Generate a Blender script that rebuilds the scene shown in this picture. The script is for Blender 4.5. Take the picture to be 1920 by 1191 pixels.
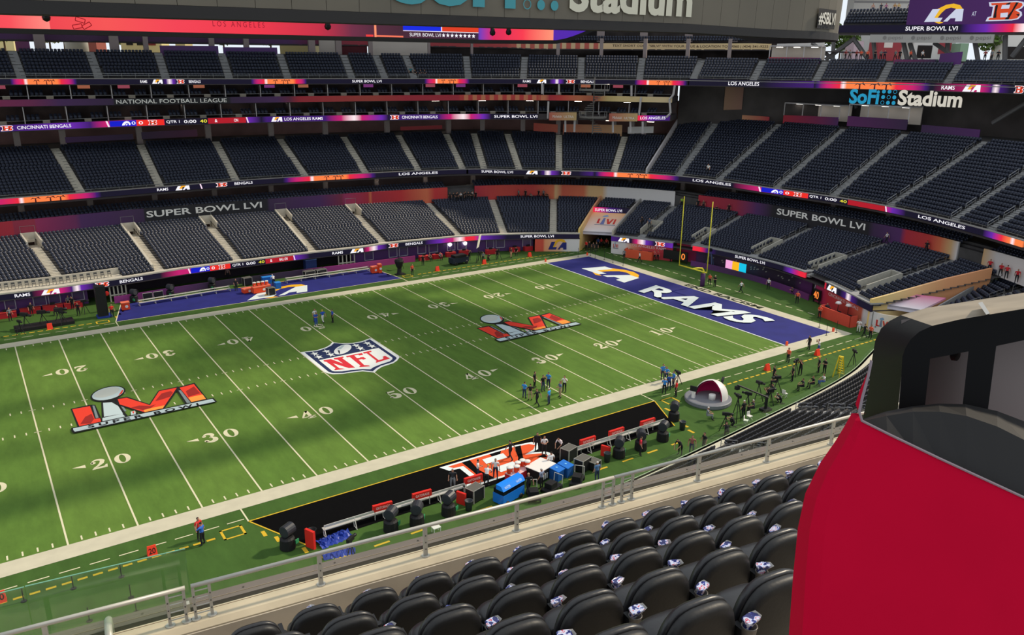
import bpy, bmesh, math, random
import numpy as np
from mathutils import Vector, Matrix

for _o in list(bpy.data.objects):
    bpy.data.objects.remove(_o)
SC = bpy.context.scene
COL = SC.collection
R = math.radians

# ---------------------------------------------------------------- camera
CAM = np.array([-34.0554, -82.6526, 32.9311]); YAW, PIT, ROL, FPX = .9737, .3095, .0104, 1519.56
def _basis():
    a, b, c = YAW, PIT, ROL
    f = np.array([math.cos(a) * math.cos(b), math.sin(a) * math.cos(b), -math.sin(b)])
    rt = np.array([math.sin(a), -math.cos(a), 0]); up = np.cross(rt, f)
    return np.array([math.cos(c) * rt + math.sin(c) * up, -math.sin(c) * rt + math.cos(c) * up, f])
RB = _basis()
cd = bpy.data.cameras.new('camera'); cam = bpy.data.objects.new('camera', cd); COL.objects.link(cam)
cd.sensor_fit = 'HORIZONTAL'; cd.sensor_width = 36; cd.lens = FPX / 1920 * 36
cd.clip_start = .05; cd.clip_end = 3000
_m = Matrix(((RB[0][0], RB[1][0], -RB[2][0]), (RB[0][1], RB[1][1], -RB[2][1]), (RB[0][2], RB[1][2], -RB[2][2])))
cam.matrix_world = Matrix.Translation(CAM) @ _m.to_4x4()
SC.camera = cam

# ---------------------------------------------------------------- light
wd = bpy.data.worlds.new('hazy sky'); SC.world = wd; wd.use_nodes = True
_bg = wd.node_tree.nodes['Background']
_bg.inputs[0].default_value = (.86, .93, 1.0, 1); _bg.inputs[1].default_value = .98
sl = bpy.data.lights.new('sun', 'SUN'); sl.energy = 3.3; sl.angle = R(3); sl.color = (1.0, .86, .66)
sun = bpy.data.objects.new('sun', sl); COL.objects.link(sun)
sun.rotation_euler = Vector((-math.cos(R(40)), .07, -math.sin(R(40)))).to_track_quat('-Z', 'Y').to_euler()
vs = SC.view_settings
vs.view_transform = 'Standard'; vs.look = 'None'; vs.exposure = 0.0; vs.gamma = 1.0
vs.use_curve_mapping = False
EXPK = 2 ** vs.exposure

# ---------------------------------------------------------------- measuring helpers
def ray(x, y):
    return np.array([(x - 960) / FPX, -(y - 595.5) / FPX, 1.0]) @ RB
def gp(x, y, z=0.0):
    """point of the horizontal plane at height z seen at (x, y)"""
    d = ray(x, y); return CAM + (z - CAM[2]) / d[2] * d
def dp(x, y, depth):
    """point at the given distance along the view axis"""
    return CAM + ray(x, y) * depth
def proj(P):
    d = RB @ (np.asarray(P, float) - CAM)
    return 960 + FPX * d[0] / d[2], 595.5 - FPX * d[1] / d[2]

class Curve:
    """smooth plan curve with arc length; z may vary along it"""
    def __init__(s, pts, n=14):
        P = np.array(pts, float); Q = [2 * P[0] - P[1], *P, 2 * P[-1] - P[-2]]; out = []
        for i in range(1, len(Q) - 2):
            a, b, c, d = Q[i - 1], Q[i], Q[i + 1], Q[i + 2]
            for k in range(n):
                t = k / n
                out.append(.5 * (2 * b + (c - a) * t + (2 * a - 5 * b + 4 * c - d) * t * t + (3 * b - a - 3 * c + d) * t ** 3))
        out.append(P[-1]); s.p = np.array(out)
        s.s = np.r_[0, np.cumsum(np.hypot(*np.diff(s.p, axis=0).T))]; s.L = s.s[-1]
    def at(s, t):
        return np.array([np.interp(t, s.s, s.p[:, 0]), np.interp(t, s.s, s.p[:, 1])])
    def dir(s, t):
        t = min(max(t, .0), s.L); a, b = s.at(max(0, t - .6)), s.at(min(s.L, t + .6)); d = b - a; return d / np.hypot(*d)
    def nrm(s, t):
        d = s.dir(t); return np.array([d[1], -d[0]])      # towards the field
    def hit(s, x, y):
        """arc length and height where the sight line through (x, y) meets the wall on this curve"""
        d = ray(x, y); a = s.p[:-1]; e = np.diff(s.p, axis=0); w = a - CAM[:2]
        det = -d[0] * e[:, 1] + d[1] * e[:, 0]; det = np.where(abs(det) < 1e-9, 1e-9, det)
        t = (-w[:, 0] * e[:, 1] + w[:, 1] * e[:, 0]) / det; u = (d[0] * w[:, 1] - d[1] * w[:, 0]) / det
        ok = (t > 5) & (u >= -1e-9) & (u <= 1 + 1e-9)
        if ok.any(): i = int(np.argmin(np.where(ok, t, 1e9)))
        else: i = 0 if (t[0] > 5 and u[0] < 0) else len(a) - 1
        return float(s.s[i] + u[i] * (s.s[i + 1] - s.s[i])), float(CAM[2] + t[i] * d[2])
    def zf(s, pts):
        """height profile along the curve from points seen on it"""
        q = sorted(s.hit(x, y) for x, y in pts); S = np.array([a for a, _ in q]); ZZ = np.array([b for _, b in q])
        return lambda t: float(np.interp(t, S, ZZ))
    def p3(s, t, z, off=0.0):
        q = s.at(min(max(t, 0), s.L)) + s.nrm(t) * off
        if t < 0: q = q + s.dir(0) * t
        if t > s.L: q = q + s.dir(s.L) * (t - s.L)
        return (q[0], q[1], z)

# ---------------------------------------------------------------- materials
MATS = {}
def mat(name, col, rough=.7, metal=0.0, emit=0.0, noise=0.0, nscale=3.0, spec=.3, coat=0.0, bump=0.0, col2=None):
    if name in MATS: return MATS[name]
    m = bpy.data.materials.new(name); m.use_nodes = True; nt = m.node_tree; b = nt.nodes['Principled BSDF']
    c = (*col, 1)
    b.inputs['Base Color'].default_value = c; b.inputs['Roughness'].default_value = rough
    b.inputs['Metallic'].default_value = metal; b.inputs['Specular IOR Level'].default_value = spec
    b.inputs['Coat Weight'].default_value = coat
    if emit:
        b.inputs['Emission Color'].default_value = c; b.inputs['Emission Strength'].default_value = emit
        b.inputs['Base Color'].default_value = (.01, .01, .01, 1); b.inputs['Specular IOR Level'].default_value = .1
    if noise or bump or col2:
        tc = nt.nodes.new('ShaderNodeTexCoord'); n = nt.nodes.new('ShaderNodeTexNoise')
        n.inputs['Scale'].default_value = nscale; n.inputs['Detail'].default_value = 5
        nt.links.new(tc.outputs['Object'], n.inputs['Vector'])
        if noise or col2:
            mx = nt.nodes.new('ShaderNodeMix'); mx.data_type = 'RGBA'
            mx.inputs[6].default_value = c
            mx.inputs[7].default_value = (*(col2 or [v * (1 - noise) for v in col]), 1)
            mr = nt.nodes.new('ShaderNodeMapRange'); mr.inputs[1].default_value = .35; mr.inputs[2].default_value = .65
            nt.links.new(n.outputs['Fac'], mr.inputs[0]); nt.links.new(mr.outputs[0], mx.inputs[0])
            nt.links.new(mx.outputs[2], b.inputs['Base Color'])
        if bump:
            bp = nt.nodes.new('ShaderNodeBump'); bp.inputs['Strength'].default_value = bump; bp.inputs['Distance'].default_value = .02
            nt.links.new(n.outputs['Fac'], bp.inputs['Height']); nt.links.new(bp.outputs[0], b.inputs['Normal'])
    MATS[name] = m; return m
def srgb(r, g, b):
    f = lambda v: (v / 255 / 12.92) if v <= 10 else ((v / 255 + .055) / 1.055) ** 2.4
    return (f(r), f(g), f(b))
def paint(r, g, b, rough=.75, **k):
    return mat('paint_%d_%d_%d_%d' % (r, g, b, rough * 100), srgb(r, g, b), rough, **k)
def led(r, g, b, k=1.0):
    """lit display colour: what the camera sees is the given colour"""
    return mat('display_%d_%d_%d_%d' % (r, g, b, k * 10), srgb(r, g, b), .5, emit=k / EXPK)
def glass_mat(name, tint, alpha, rough=.02):
    if name in MATS: return MATS[name]
    m = bpy.data.materials.new(name); m.use_nodes = True; nt = m.node_tree
    for n in list(nt.nodes): nt.nodes.remove(n)
    o = nt.nodes.new('ShaderNodeOutputMaterial'); mx = nt.nodes.new('ShaderNodeMixShader')
    t = nt.nodes.new('ShaderNodeBsdfTransparent'); t.inputs[0].default_value = (*tint, 1)
    g = nt.nodes.new('ShaderNodeBsdfGlossy'); g.inputs['Roughness'].default_value = rough
    g.inputs[0].default_value = (.9, .95, .9, 1)
    mx.inputs[0].default_value = alpha
    nt.links.new(t.outputs[0], mx.inputs[1]); nt.links.new(g.outputs[0], mx.inputs[2]); nt.links.new(mx.outputs[0], o.inputs[0])
    MATS[name] = m; return m

# ---------------------------------------------------------------- mesh helpers
class MB:
    def __init__(s): s.v = []; s.f = []; s.m = []
    def add(s, vs, fs, mi=0):
        n = len(s.v); s.v += [tuple(map(float, q)) for q in vs]; s.f += [tuple(n + i for i in f) for f in fs]; s.m += [mi] * len(fs); return s
    def poly(s, pts, mi=0): return s.add(pts, [tuple(range(len(pts)))], mi)
    def box(s, c, d, rz=0.0, mi=0, tilt=None):
        M = Matrix.Rotation(rz, 3, 'Z')
        if tilt: M = M @ Matrix.Rotation(tilt[1], 3, tilt[0])
        h = [x / 2 for x in d]; q = []
        for z in (-1, 1):
            for x, y in ((-1, -1), (1, -1), (1, 1), (-1, 1)): q.append(M @ Vector((x * h[0], y * h[1], z * h[2])) + Vector(c))
        return s.add(q, [(3, 2, 1, 0), (4, 5, 6, 7), (0, 1, 5, 4), (1, 2, 6, 5), (2, 3, 7, 6), (3, 0, 4, 7)], mi)
    def bx(s, x0, x1, y0, y1, z0, z1, mi=0): return s.box(((x0 + x1) / 2, (y0 + y1) / 2, (z0 + z1) / 2), (x1 - x0, y1 - y0, z1 - z0), 0, mi)
    def hexa(s, lo, hi, mi=0):
        """solid between two quads (or n-gons) with the same number of corners"""
        n = len(lo); return s.add([*lo, *hi], [tuple(range(n))[::-1], tuple(range(n, 2 * n))] + [(i, (i + 1) % n, n + (i + 1) % n, n + i) for i in range(n)], mi)
    def prism(s, pts2, z0, z1, mi=0): return s.hexa([(x, y, z0) for x, y in pts2], [(x, y, z1) for x, y in pts2], mi)
    def tube(s, path, r, n=8, mi=0, cap=True):
        P = [Vector(p) for p in path]; rr = r if hasattr(r, '__len__') else [r] * len(P); vs = []; up = None
        for i, p in enumerate(P):
            d = (P[min(i + 1, len(P) - 1)] - P[max(i - 1, 0)]).normalized()
            a = d.orthogonal().normalized() if up is None else (up - d * up.dot(d)).normalized()
            up = a; b = d.cross(a)
            vs += [p + (a * math.cos(2 * math.pi * k / n) + b * math.sin(2 * math.pi * k / n)) * rr[i] for k in range(n)]
        fs = [(i * n + k, i * n + (k + 1) % n, (i + 1) * n + (k + 1) % n, (i + 1) * n + k) for i in range(len(P) - 1) for k in range(n)]
        if cap: fs += [tuple(range(n))[::-1], tuple((len(P) - 1) * n + k for k in range(n))]
        return s.add(vs, fs, mi)
    def lathe(s, prof, c=(0, 0, 0), n=14, mi=0, axis='Z'):
        vs = []
        for r, z in prof:
            for k in range(n):
                a = 2 * math.pi * k / n; x, y = r * math.cos(a), r * math.sin(a)
                q = (x, y, z) if axis == 'Z' else ((z, x, y) if axis == 'X' else (x, z, y))
                vs.append((c[0] + q[0], c[1] + q[1], c[2] + q[2]))
        fs = [(i * n + k, i * n + (k + 1) % n, (i + 1) * n + (k + 1) % n, (i + 1) * n + k) for i in range(len(prof) - 1) for k in range(n)]
        fs += [tuple(range(n))[::-1], tuple((len(prof) - 1) * n + k for k in range(n))]
        return s.add(vs, fs, mi)
    def build(s, name, mats, parent=None, smooth=False, loc=None, rz=0.0):
        me = bpy.data.meshes.new(name); me.from_pydata(s.v, [], s.f)
        ms = mats if isinstance(mats, (list, tuple)) else [mats]
        for m in ms: me.materials.append(m)
        if len(ms) > 1: me.polygons.foreach_set('material_index', s.m)
        if smooth: me.polygons.foreach_set('use_smooth', [True] * len(s.f))
        me.update()
        return link(name, me, parent, loc, rz)
def link(name, data, parent=None, loc=None, rz=0.0):
    o = bpy.data.objects.new(name, data); COL.objects.link(o)
    if loc is not None: o.location = tuple(map(float, loc))
    if rz: o.rotation_euler = (0, 0, rz)
    if parent: o.parent = parent
    return o
def tag(o, label, cat=None, group=None, kind=None):
    o['label'] = label
    if cat: o['category'] = cat
    if group: o['group'] = group
    if kind: o['kind'] = kind
    return o
def struct(o, label=None):
    o['kind'] = 'structure'
    if label: o['label'] = label
    return o
def thing(name, label, cat, loc=(0, 0, 0), rz=0.0, group=None):
    return tag(link(name, None, None, loc, rz), label, cat, group)
def copy_tree(o, parent=None):
    c = o.copy(); COL.objects.link(c); c.parent = parent
    for ch in list(o.children): copy_tree(ch, c)
    return c
def mesh_np(name, V, loops, starts, mats, midx=None, parent=None):
    me = bpy.data.meshes.new(name); me.vertices.add(len(V)); me.vertices.foreach_set('co', np.ascontiguousarray(V, np.float32).ravel())
    me.loops.add(len(loops)); me.loops.foreach_set('vertex_index', np.ascontiguousarray(loops, np.int32))
    me.polygons.add(len(starts)); me.polygons.foreach_set('loop_start', np.ascontiguousarray(starts, np.int32))
    for m in mats: me.materials.append(m)
    if midx is not None: me.polygons.foreach_set('material_index', np.ascontiguousarray(midx, np.int32))
    me.update(calc_edges=True); me.validate()
    return link(name, me, parent)
def scatter(name, proto, places, mats, parent=None):
    """one mesh holding a copy of the small proto mesh at every (x, y, z, yaw)"""
    V0 = np.array(proto.v); nl = np.array([len(f) for f in proto.f]); L0 = np.concatenate([np.array(f) for f in proto.f]); S0 = np.r_[0, np.cumsum(nl)[:-1]]
    P = np.array(places, float); c, s_ = np.cos(P[:, 3])[:, None], np.sin(P[:, 3])[:, None]
    X = V0[None, :, 0] * c - V0[None, :, 1] * s_ + P[:, :1]; Y = V0[None, :, 0] * s_ + V0[None, :, 1] * c + P[:, 1:2]; Zz = V0[None, :, 2] + P[:, 2:3]
    V = np.stack([X, Y, Zz], 2).reshape(-1, 3); n = len(P); k = np.arange(n)
    L = (L0[None] + k[:, None] * len(V0)).ravel(); St = (S0[None] + k[:, None] * len(L0)).ravel()
    return mesh_np(name, V, L, St, mats, np.tile(proto.m, n), parent)

# ---------------------------------------------------------------- lettering
_TX = {}
def text2d(body, bold=0.0):
    """lettering outline as flat triangles, scaled to unit cap height, left edge at 0"""
    k = (body, bold)
    if k not in _TX:
        cu = bpy.data.curves.new('lettering', 'FONT'); cu.body = body; cu.size = 1; cu.resolution_u = 3; cu.offset = bold
        o = bpy.data.objects.new('lettering', cu); COL.objects.link(o)
        dg = bpy.context.evaluated_depsgraph_get(); me = o.evaluated_get(dg).to_mesh()
        v = np.array([q.co[:2] for q in me.vertices]); f = [tuple(p.vertices) for p in me.polygons]
        o.evaluated_get(dg).to_mesh_clear(); bpy.data.objects.remove(o); bpy.data.curves.remove(cu)
        v = v - v.min(0); v = v / v[:, 1].max()
        _TX[k] = (v, f)
    return _TX[k]
def text_on(mb, body, fn, x0, x1, y0, y1, mi=0, bold=.012, slant=0.0):
    """lettering laid into the box x0..x1, y0..y1 of a 2-D frame, mapped to space by fn(x, y)"""
    v, f = text2d(body, bold); w = v[:, 0].max()
    mb.add([fn(x0 + (x1 - x0) * (p[0] + slant * p[1]) / (w + slant), y0 + (y1 - y0) * p[1]) for p in v], f, mi)

def words_on(name, body, fn, x0, x1, y0, y1, m, par, bold=.012, slant=0.0):
    """like text_on, one mesh for each word"""
    v, f = text2d(body, bold); w = v[:, 0].max(); iv = sorted((v[list(q), 0].min(), v[list(q), 0].max()) for q in f); cuts = []; hi = iv[0][1]
    for a, b_ in iv:
        if a > hi + .27: cuts.append((a + hi) / 2)
        hi = max(hi, b_)
    grp = {}
    for q in f: grp.setdefault(int(np.searchsorted(cuts, v[list(q), 0].mean())), []).append(q)
    for k in sorted(grp):
        ids = sorted({i for q in grp[k] for i in q}); ix = {i: j for j, i in enumerate(ids)}; mb = MB()
        mb.add([fn(x0 + (x1 - x0) * (v[i][0] + slant * v[i][1]) / (w + slant), y0 + (y1 - y0) * v[i][1]) for i in ids], [tuple(ix[i] for i in q) for q in grp[k]])
        mb.build(name, m, par)
# ================================================================ FIELD
YD = .9144; HW = 24.385; XG = 50 * YD; XB = 60 * YD
def turf_material():
    m = bpy.data.materials.new('turf'); m.use_nodes = True; nt = m.node_tree; b = nt.nodes['Principled BSDF']
    b.inputs['Roughness'].default_value = .85; b.inputs['Specular IOR Level'].default_value = .15
    N, Lk = nt.nodes.new, nt.links.new
    tc = N('ShaderNodeTexCoord'); sx = N('ShaderNodeSeparateXYZ'); Lk(tc.outputs['Object'], sx.inputs[0])
    d = N('ShaderNodeMath'); d.operation = 'MULTIPLY'; d.inputs[1].default_value = math.pi / (5 * YD); Lk(sx.outputs[0], d.inputs[0])
    sn = N('ShaderNodeMath'); sn.operation = 'SINE'; Lk(d.outputs[0], sn.inputs[0])
    mr = N('ShaderNodeMapRange'); mr.inputs[1].default_value = -.15; mr.inputs[2].default_value = .15; Lk(sn.outputs[0], mr.inputs[0])
    mx = N('ShaderNodeMix'); mx.data_type = 'RGBA'; Lk(mr.outputs[0], mx.inputs[0])
    mx.inputs[6].default_value = (.112, .200, .034, 1); mx.inputs[7].default_value = (.096, .182, .030, 1)
    n1 = N('ShaderNodeTexNoise'); n1.inputs['Scale'].default_value = 1.4; n1.inputs['Detail'].default_value = 8; n1.inputs['Roughness'].default_value = .7
    mp = N('ShaderNodeMapping'); mp.inputs['Scale'].default_value = (.6, .18, 1); Lk(tc.outputs['Object'], mp.inputs[0]); Lk(mp.outputs[0], n1.inputs['Vector'])
    hv = N('ShaderNodeHueSaturation'); vr = N('ShaderNodeMapRange'); vr.inputs[1].default_value = .3; vr.inputs[2].default_value = .7
    vr.inputs[3].default_value = .82; vr.inputs[4].default_value = 1.2; Lk(n1.outputs['Fac'], vr.inputs[0]); Lk(vr.outputs[0], hv.inputs['Value'])
    ay = N('ShaderNodeMath'); ay.operation = 'ABSOLUTE'; Lk(sx.outputs[1], ay.inputs[0]); oy = N('ShaderNodeMath'); oy.operation = 'GREATER_THAN'; oy.inputs[1].default_value = 25.5; Lk(ay.outputs[0], oy.inputs[0])
    ox = N('ShaderNodeMath'); ox.operation = 'GREATER_THAN'; ox.inputs[1].default_value = 56; Lk(sx.outputs[0], ox.inputs[0]); om = N('ShaderNodeMath'); om.operation = 'MAXIMUM'; Lk(oy.outputs[0], om.inputs[0]); Lk(ox.outputs[0], om.inputs[1])
    ap = N('ShaderNodeMix'); ap.data_type = 'RGBA'; Lk(om.outputs[0], ap.inputs[0]); Lk(mx.outputs[2], ap.inputs[6]); ap.inputs[7].default_value = (.052, .112, .022, 1); mx = ap
    Lk(mx.outputs[2], hv.inputs['Color']); Lk(hv.outputs[0], b.inputs['Base Color'])
    n2 = N('ShaderNodeTexNoise'); n2.inputs['Scale'].default_value = 60; bp = N('ShaderNodeBump'); bp.inputs['Strength'].default_value = .4; bp.inputs['Distance'].default_value = .03
    Lk(tc.outputs['Object'], n2.inputs['Vector']); Lk(n2.outputs['Fac'], bp.inputs['Height']); Lk(bp.outputs[0], b.inputs['Normal'])
    return m
mb = MB(); mb.bx(-95, 92, -48, 48, -.3, 0)
turf = struct(mb.build('floor', turf_material()), 'mown green turf of the playing field and its surrounds')
WH = mat('field_white', srgb(200, 194, 170), .8, noise=.1, nscale=.8)
CREAM = mat('field_cream', srgb(214, 208, 174), .8)
YEL = mat('field_yellow', srgb(214, 176, 44), .8, noise=.15)
BLU = mat('field_blue', srgb(36, 40, 120), .8, noise=.18, nscale=.5)
BLK = mat('field_black', srgb(13, 13, 14), .95, noise=.2, spec=.05)
L1, L2, L3, L4, L5 = .012, .024, .036, .048, .06
def flat(name, polys, m, z, par=turf):
    b = MB()
    for p in polys: b.poly([(x, y, z) for x, y in p])
    o = b.build(name, m, par); return o
def rect(x0, x1, y0, y1): return [(x0, y0), (x1, y0), (x1, y1), (x0, y1)]
XL = -58.0
for s in (-1, 1):
    flat('sideline_border', [rect(XL, XB + 1.83, *sorted((s * HW, s * (HW + 1.83))))], WH, L1)
flat('end_line_border', [rect(XB, XB + 1.83, -HW, HW)], WH, L1)
flat('end_zone_paint', [rect(XG, XB, -HW, HW)], BLU, L1)
flat('goal_line', [rect(XG - .1, XG + .1, -HW, HW)], mat('line_white', srgb(222, 226, 224), .8), L2)
for k in range(-12, 10):
    x = k * 5 * YD
    flat('yard_line', [rect(x - .065, x + .065, -HW, HW)], CREAM, L1)
hs = []
for k in range(-60, 50):
    x = k * YD
    if k % 5 == 0:
        for y in (-2.82, 2.82): hs.append(rect(x - .3, x + .3, y - .05, y + .05))
        continue
    for y0, y1 in ((-3.1, -2.5), (2.5, 3.1), (-HW + .2, -HW + .8), (HW - .8, HW - .2)): hs.append(rect(x - .055, x + .055, y0, y1))
tag(flat('hash_marks', hs, CREAM, L1), 'short cream hash marks at every yard', kind='stuff')
# yard numbers: strokes of changing width in a 1.0 x 1.5 box
def stroke(path):
    P = np.array([(a, b) for a, b, w in path]); W = [w for *_, w in path]; Lf, Rt = [], []
    for i in range(len(P)):
        d = P[min(i + 1, len(P) - 1)] - P[max(i - 1, 0)]; d = d / (np.hypot(*d) + 1e-9); n = np.array([-d[1], d[0]]) * W[i] / 2
        Lf.append(P[i] + n); Rt.append(P[i] - n)
    return [[Lf[i], Lf[i + 1], Rt[i + 1], Rt[i]] for i in range(len(P) - 1)]
def arc(cx, cy, rx, ry, a0, a1, w0, w1, n=14, mid=None):
    out = []
    for i in range(n + 1):
        t = i / n; a = R(a0 + (a1 - a0) * t); w = w0 + (w1 - w0) * t
        if mid is not None: w = (w0 if t < .5 else w1) * (1 - math.sin(math.pi * t)) + mid * math.sin(math.pi * t)
        out.append((cx + rx * math.cos(a), cy + ry * math.sin(a), w))
    return out
def blob(cx, cy, r): return [[(cx + r * math.cos(2 * math.pi * k / 10), cy + r * math.sin(2 * math.pi * k / 10)) for k in range(10)]]
def ring0():
    o, i = [], []
    for k in range(28):
        a = 2 * math.pi * k / 28; o.append((.5 + .52 * math.cos(a), .75 + .77 * math.sin(a))); i.append((.5 + .2 * math.cos(a), .75 + .66 * math.sin(a)))
    return [[o[k], o[(k + 1) % 28], i[(k + 1) % 28], i[k]] for k in range(28)]
DIG = {0: ring0(),
 1: [rect(.36, .68, .08, 1.4), rect(.14, .9, 0, .1), [(.36, 1.4), (.1, 1.22), (.1, 1.3), (.5, 1.52), (.68, 1.5), (.68, 1.4)]],
 2: stroke(arc(.48, 1.05, .34, .4, 190, 20, .08, .3) + [(.7, .8, .3), (.42, .45, .18), (.12, .2, .1)]) + blob(.2, 1.05, .17) + [[(.02, 0), (.98, 0), (1.02, .48), (.92, .48), (.8, .27), (.35, .27), (.05, .12)]],
 3: stroke(arc(.45, 1.13, .3, .32, 165, -85, .08, .06, mid=.34)) + stroke(arc(.45, .42, .36, .38, 90, -165, .06, .08, mid=.4)) + blob(.17, 1.14, .15) + blob(.17, .32, .17),
 4: [[(.48, 1.5), (.76, 1.5), (.10, .42), (-.06, .42)], rect(-.06, 1.02, .3, .42), rect(.48, .76, .08, 1.5), rect(.3, .96, 0, .1)],
 5: stroke(arc(.45, .45, .38, .42, 130, -165, .06, .1, mid=.42)) + blob(.16, .32, .17) + [rect(.13, .21, .62, 1.5), [(.13, 1.5), (.9, 1.5), (.82, 1.22), (.13, 1.22)]]}
def number(x, sgn, ds, arrow):
    """ds: left digit, right digit as read from the near side for sgn=-1"""
    b = MB(); sc = 1.22
    for side, d in ((-1, ds[0]), (1, ds[1])):
        ox = -.32 - 1.0 * sc if side < 0 else .32
        for p in DIG[d]:
            q = [(ox + a * sc, -.92 + c * sc) for a, c in p]
            b.poly([(x - sgn * a, -12.5 * -sgn - sgn * c, L1) if False else (x + (a if sgn < 0 else -a), sgn * 12.5 + (c if sgn < 0 else -c), L1) for a, c in q])
    if arrow:
        q = [(arrow * 1.9, -.18), (arrow * 1.9, .42), (arrow * 2.9, .3)]
        b.poly([(x + (a if sgn < 0 else -a) * (1), sgn * 12.5 + (c if sgn < 0 else -c), L1) for a, c in q])
    b.build('yard_number', CREAM, turf)
for k in range(-4, 5):
    n = 5 - abs(k); ar = 0 if k == 0 else (1 if k > 0 else -1)
    for sgn in (-1, 1): number(k * 10 * YD, sgn, (n, 0), ar * (1 if sgn < 0 else -1))
# ---- emblems traced on the turf plane
def tr(ox, oy, sc): return lambda pts: [tuple(gp(ox + x / sc, oy + y / sc)[:2]) for x, y in pts]
def ell(cx, cy, a, b, rot=0, n=26):
    c, s = math.cos(R(rot)), math.sin(R(rot))
    return [(cx + a * math.cos(t) * c - b * math.sin(t) * s, cy + a * math.cos(t) * s + b * math.sin(t) * c) for t in [2 * math.pi * k / n for k in range(n)]]
def emblem(name, layers, label, shift=(0, 0)):
    b = MB(); ms = []
    for i, (pts, m) in enumerate(layers):
        if m not in ms: ms.append(m)
        b.poly([(x + shift[0], y + shift[1], L2 + .004 * min(i, 29)) for x, y in pts], ms.index(m))
    o = b.build(name, ms, turf); o['label'] = label; return o
def pm(*c): return paint(*c, rough=.8)
T = tr(560, 625, 9.6)
RED, NAV, PW, SIL = pm(214, 46, 58), pm(34, 48, 88), pm(232, 236, 232), pm(176, 192, 196)
lay = [(T([(30, 345), (320, 310), (480, 260), (560, 215), (605, 165), (760, 185), (960, 180), (1130, 150), (1280, 95), (1320, 100), (1800, 410), (1815, 440), (1770, 500), (1700, 545), (1500, 610), (1420, 660), (1370, 712), (1310, 705), (1150, 690), (950, 712), (800, 735), (620, 742), (530, 728), (460, 700)]), PW),
 (T([(105, 347), (330, 325), (490, 275), (590, 225), (635, 180), (800, 195), (980, 190), (1140, 165), (1280, 112), (1760, 440), (1760, 465), (1700, 520), (1480, 590), (1390, 640), (1335, 690), (1150, 670), (950, 695), (800, 718), (620, 722), (540, 700)]), NAV),
 (T([(365, 490), (1435, 268), (1690, 445), (1685, 475), (1640, 510), (1460, 570), (1360, 610), (1290, 655), (1150, 650), (940, 668), (780, 690), (650, 692), (600, 680)]), PW),
 (T([(445, 492), (580, 470), (800, 552), (700, 480), (640, 475), (630, 455), (800, 425), (815, 440), (785, 455), (1020, 625), (900, 632), (620, 545), (730, 635), (790, 640), (835, 650), (650, 672), (640, 660), (665, 635), (500, 520), (460, 515)]), RED),
 (T([(850, 418), (1140, 360), (1160, 395), (1090, 405), (1075, 393), (1000, 405), (1050, 455), (1100, 450), (1110, 438), (1165, 432), (1215, 465), (1165, 480), (1140, 470), (1080, 482), (1180, 580), (1260, 585), (1290, 600), (1100, 615), (1090, 600), (1115, 590), (920, 432), (870, 440)]), RED),
 (T([(1155, 350), (1300, 320), (1315, 340), (1265, 355), (1440, 490), (1500, 475), (1530, 455), (1510, 430), (1555, 412), (1645, 460), (1400, 537), (1385, 525), (1405, 505), (1225, 365), (1175, 372)]), RED),
 (T(ell(793, 298, 166, 76, -20)), PW),
 (T([(700, 300), (760, 295), (830, 225), (790, 225), (700, 280)]), SIL), (T([(700, 312), (740, 318), (745, 382), (725, 370)]), pm(40, 44, 60))]
for cx, cy in ((290, 378), (505, 335), (365, 437), (580, 395), (1035, 230), (1235, 190), (1110, 285), (1320, 245)):
    c0 = T([(cx, cy)])[0]
    lay.append(([(c0[0] + (.52 if k % 2 == 0 else .2) * math.sin(math.pi * k / 5), c0[1] + (.85 if k % 2 == 0 else .33) * math.cos(math.pi * k / 5)) for k in range(10)], PW))
emblem('midfield_emblem', lay, 'red white and navy shield emblem painted at midfield')
T = tr(125, 710, 6.6207)
KB, SR, SO, SD, SG, SW = pm(22, 24, 24), pm(226, 60, 40), pm(250, 152, 64), pm(150, 34, 30), pm(120, 132, 136), pm(186, 204, 206)
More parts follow.
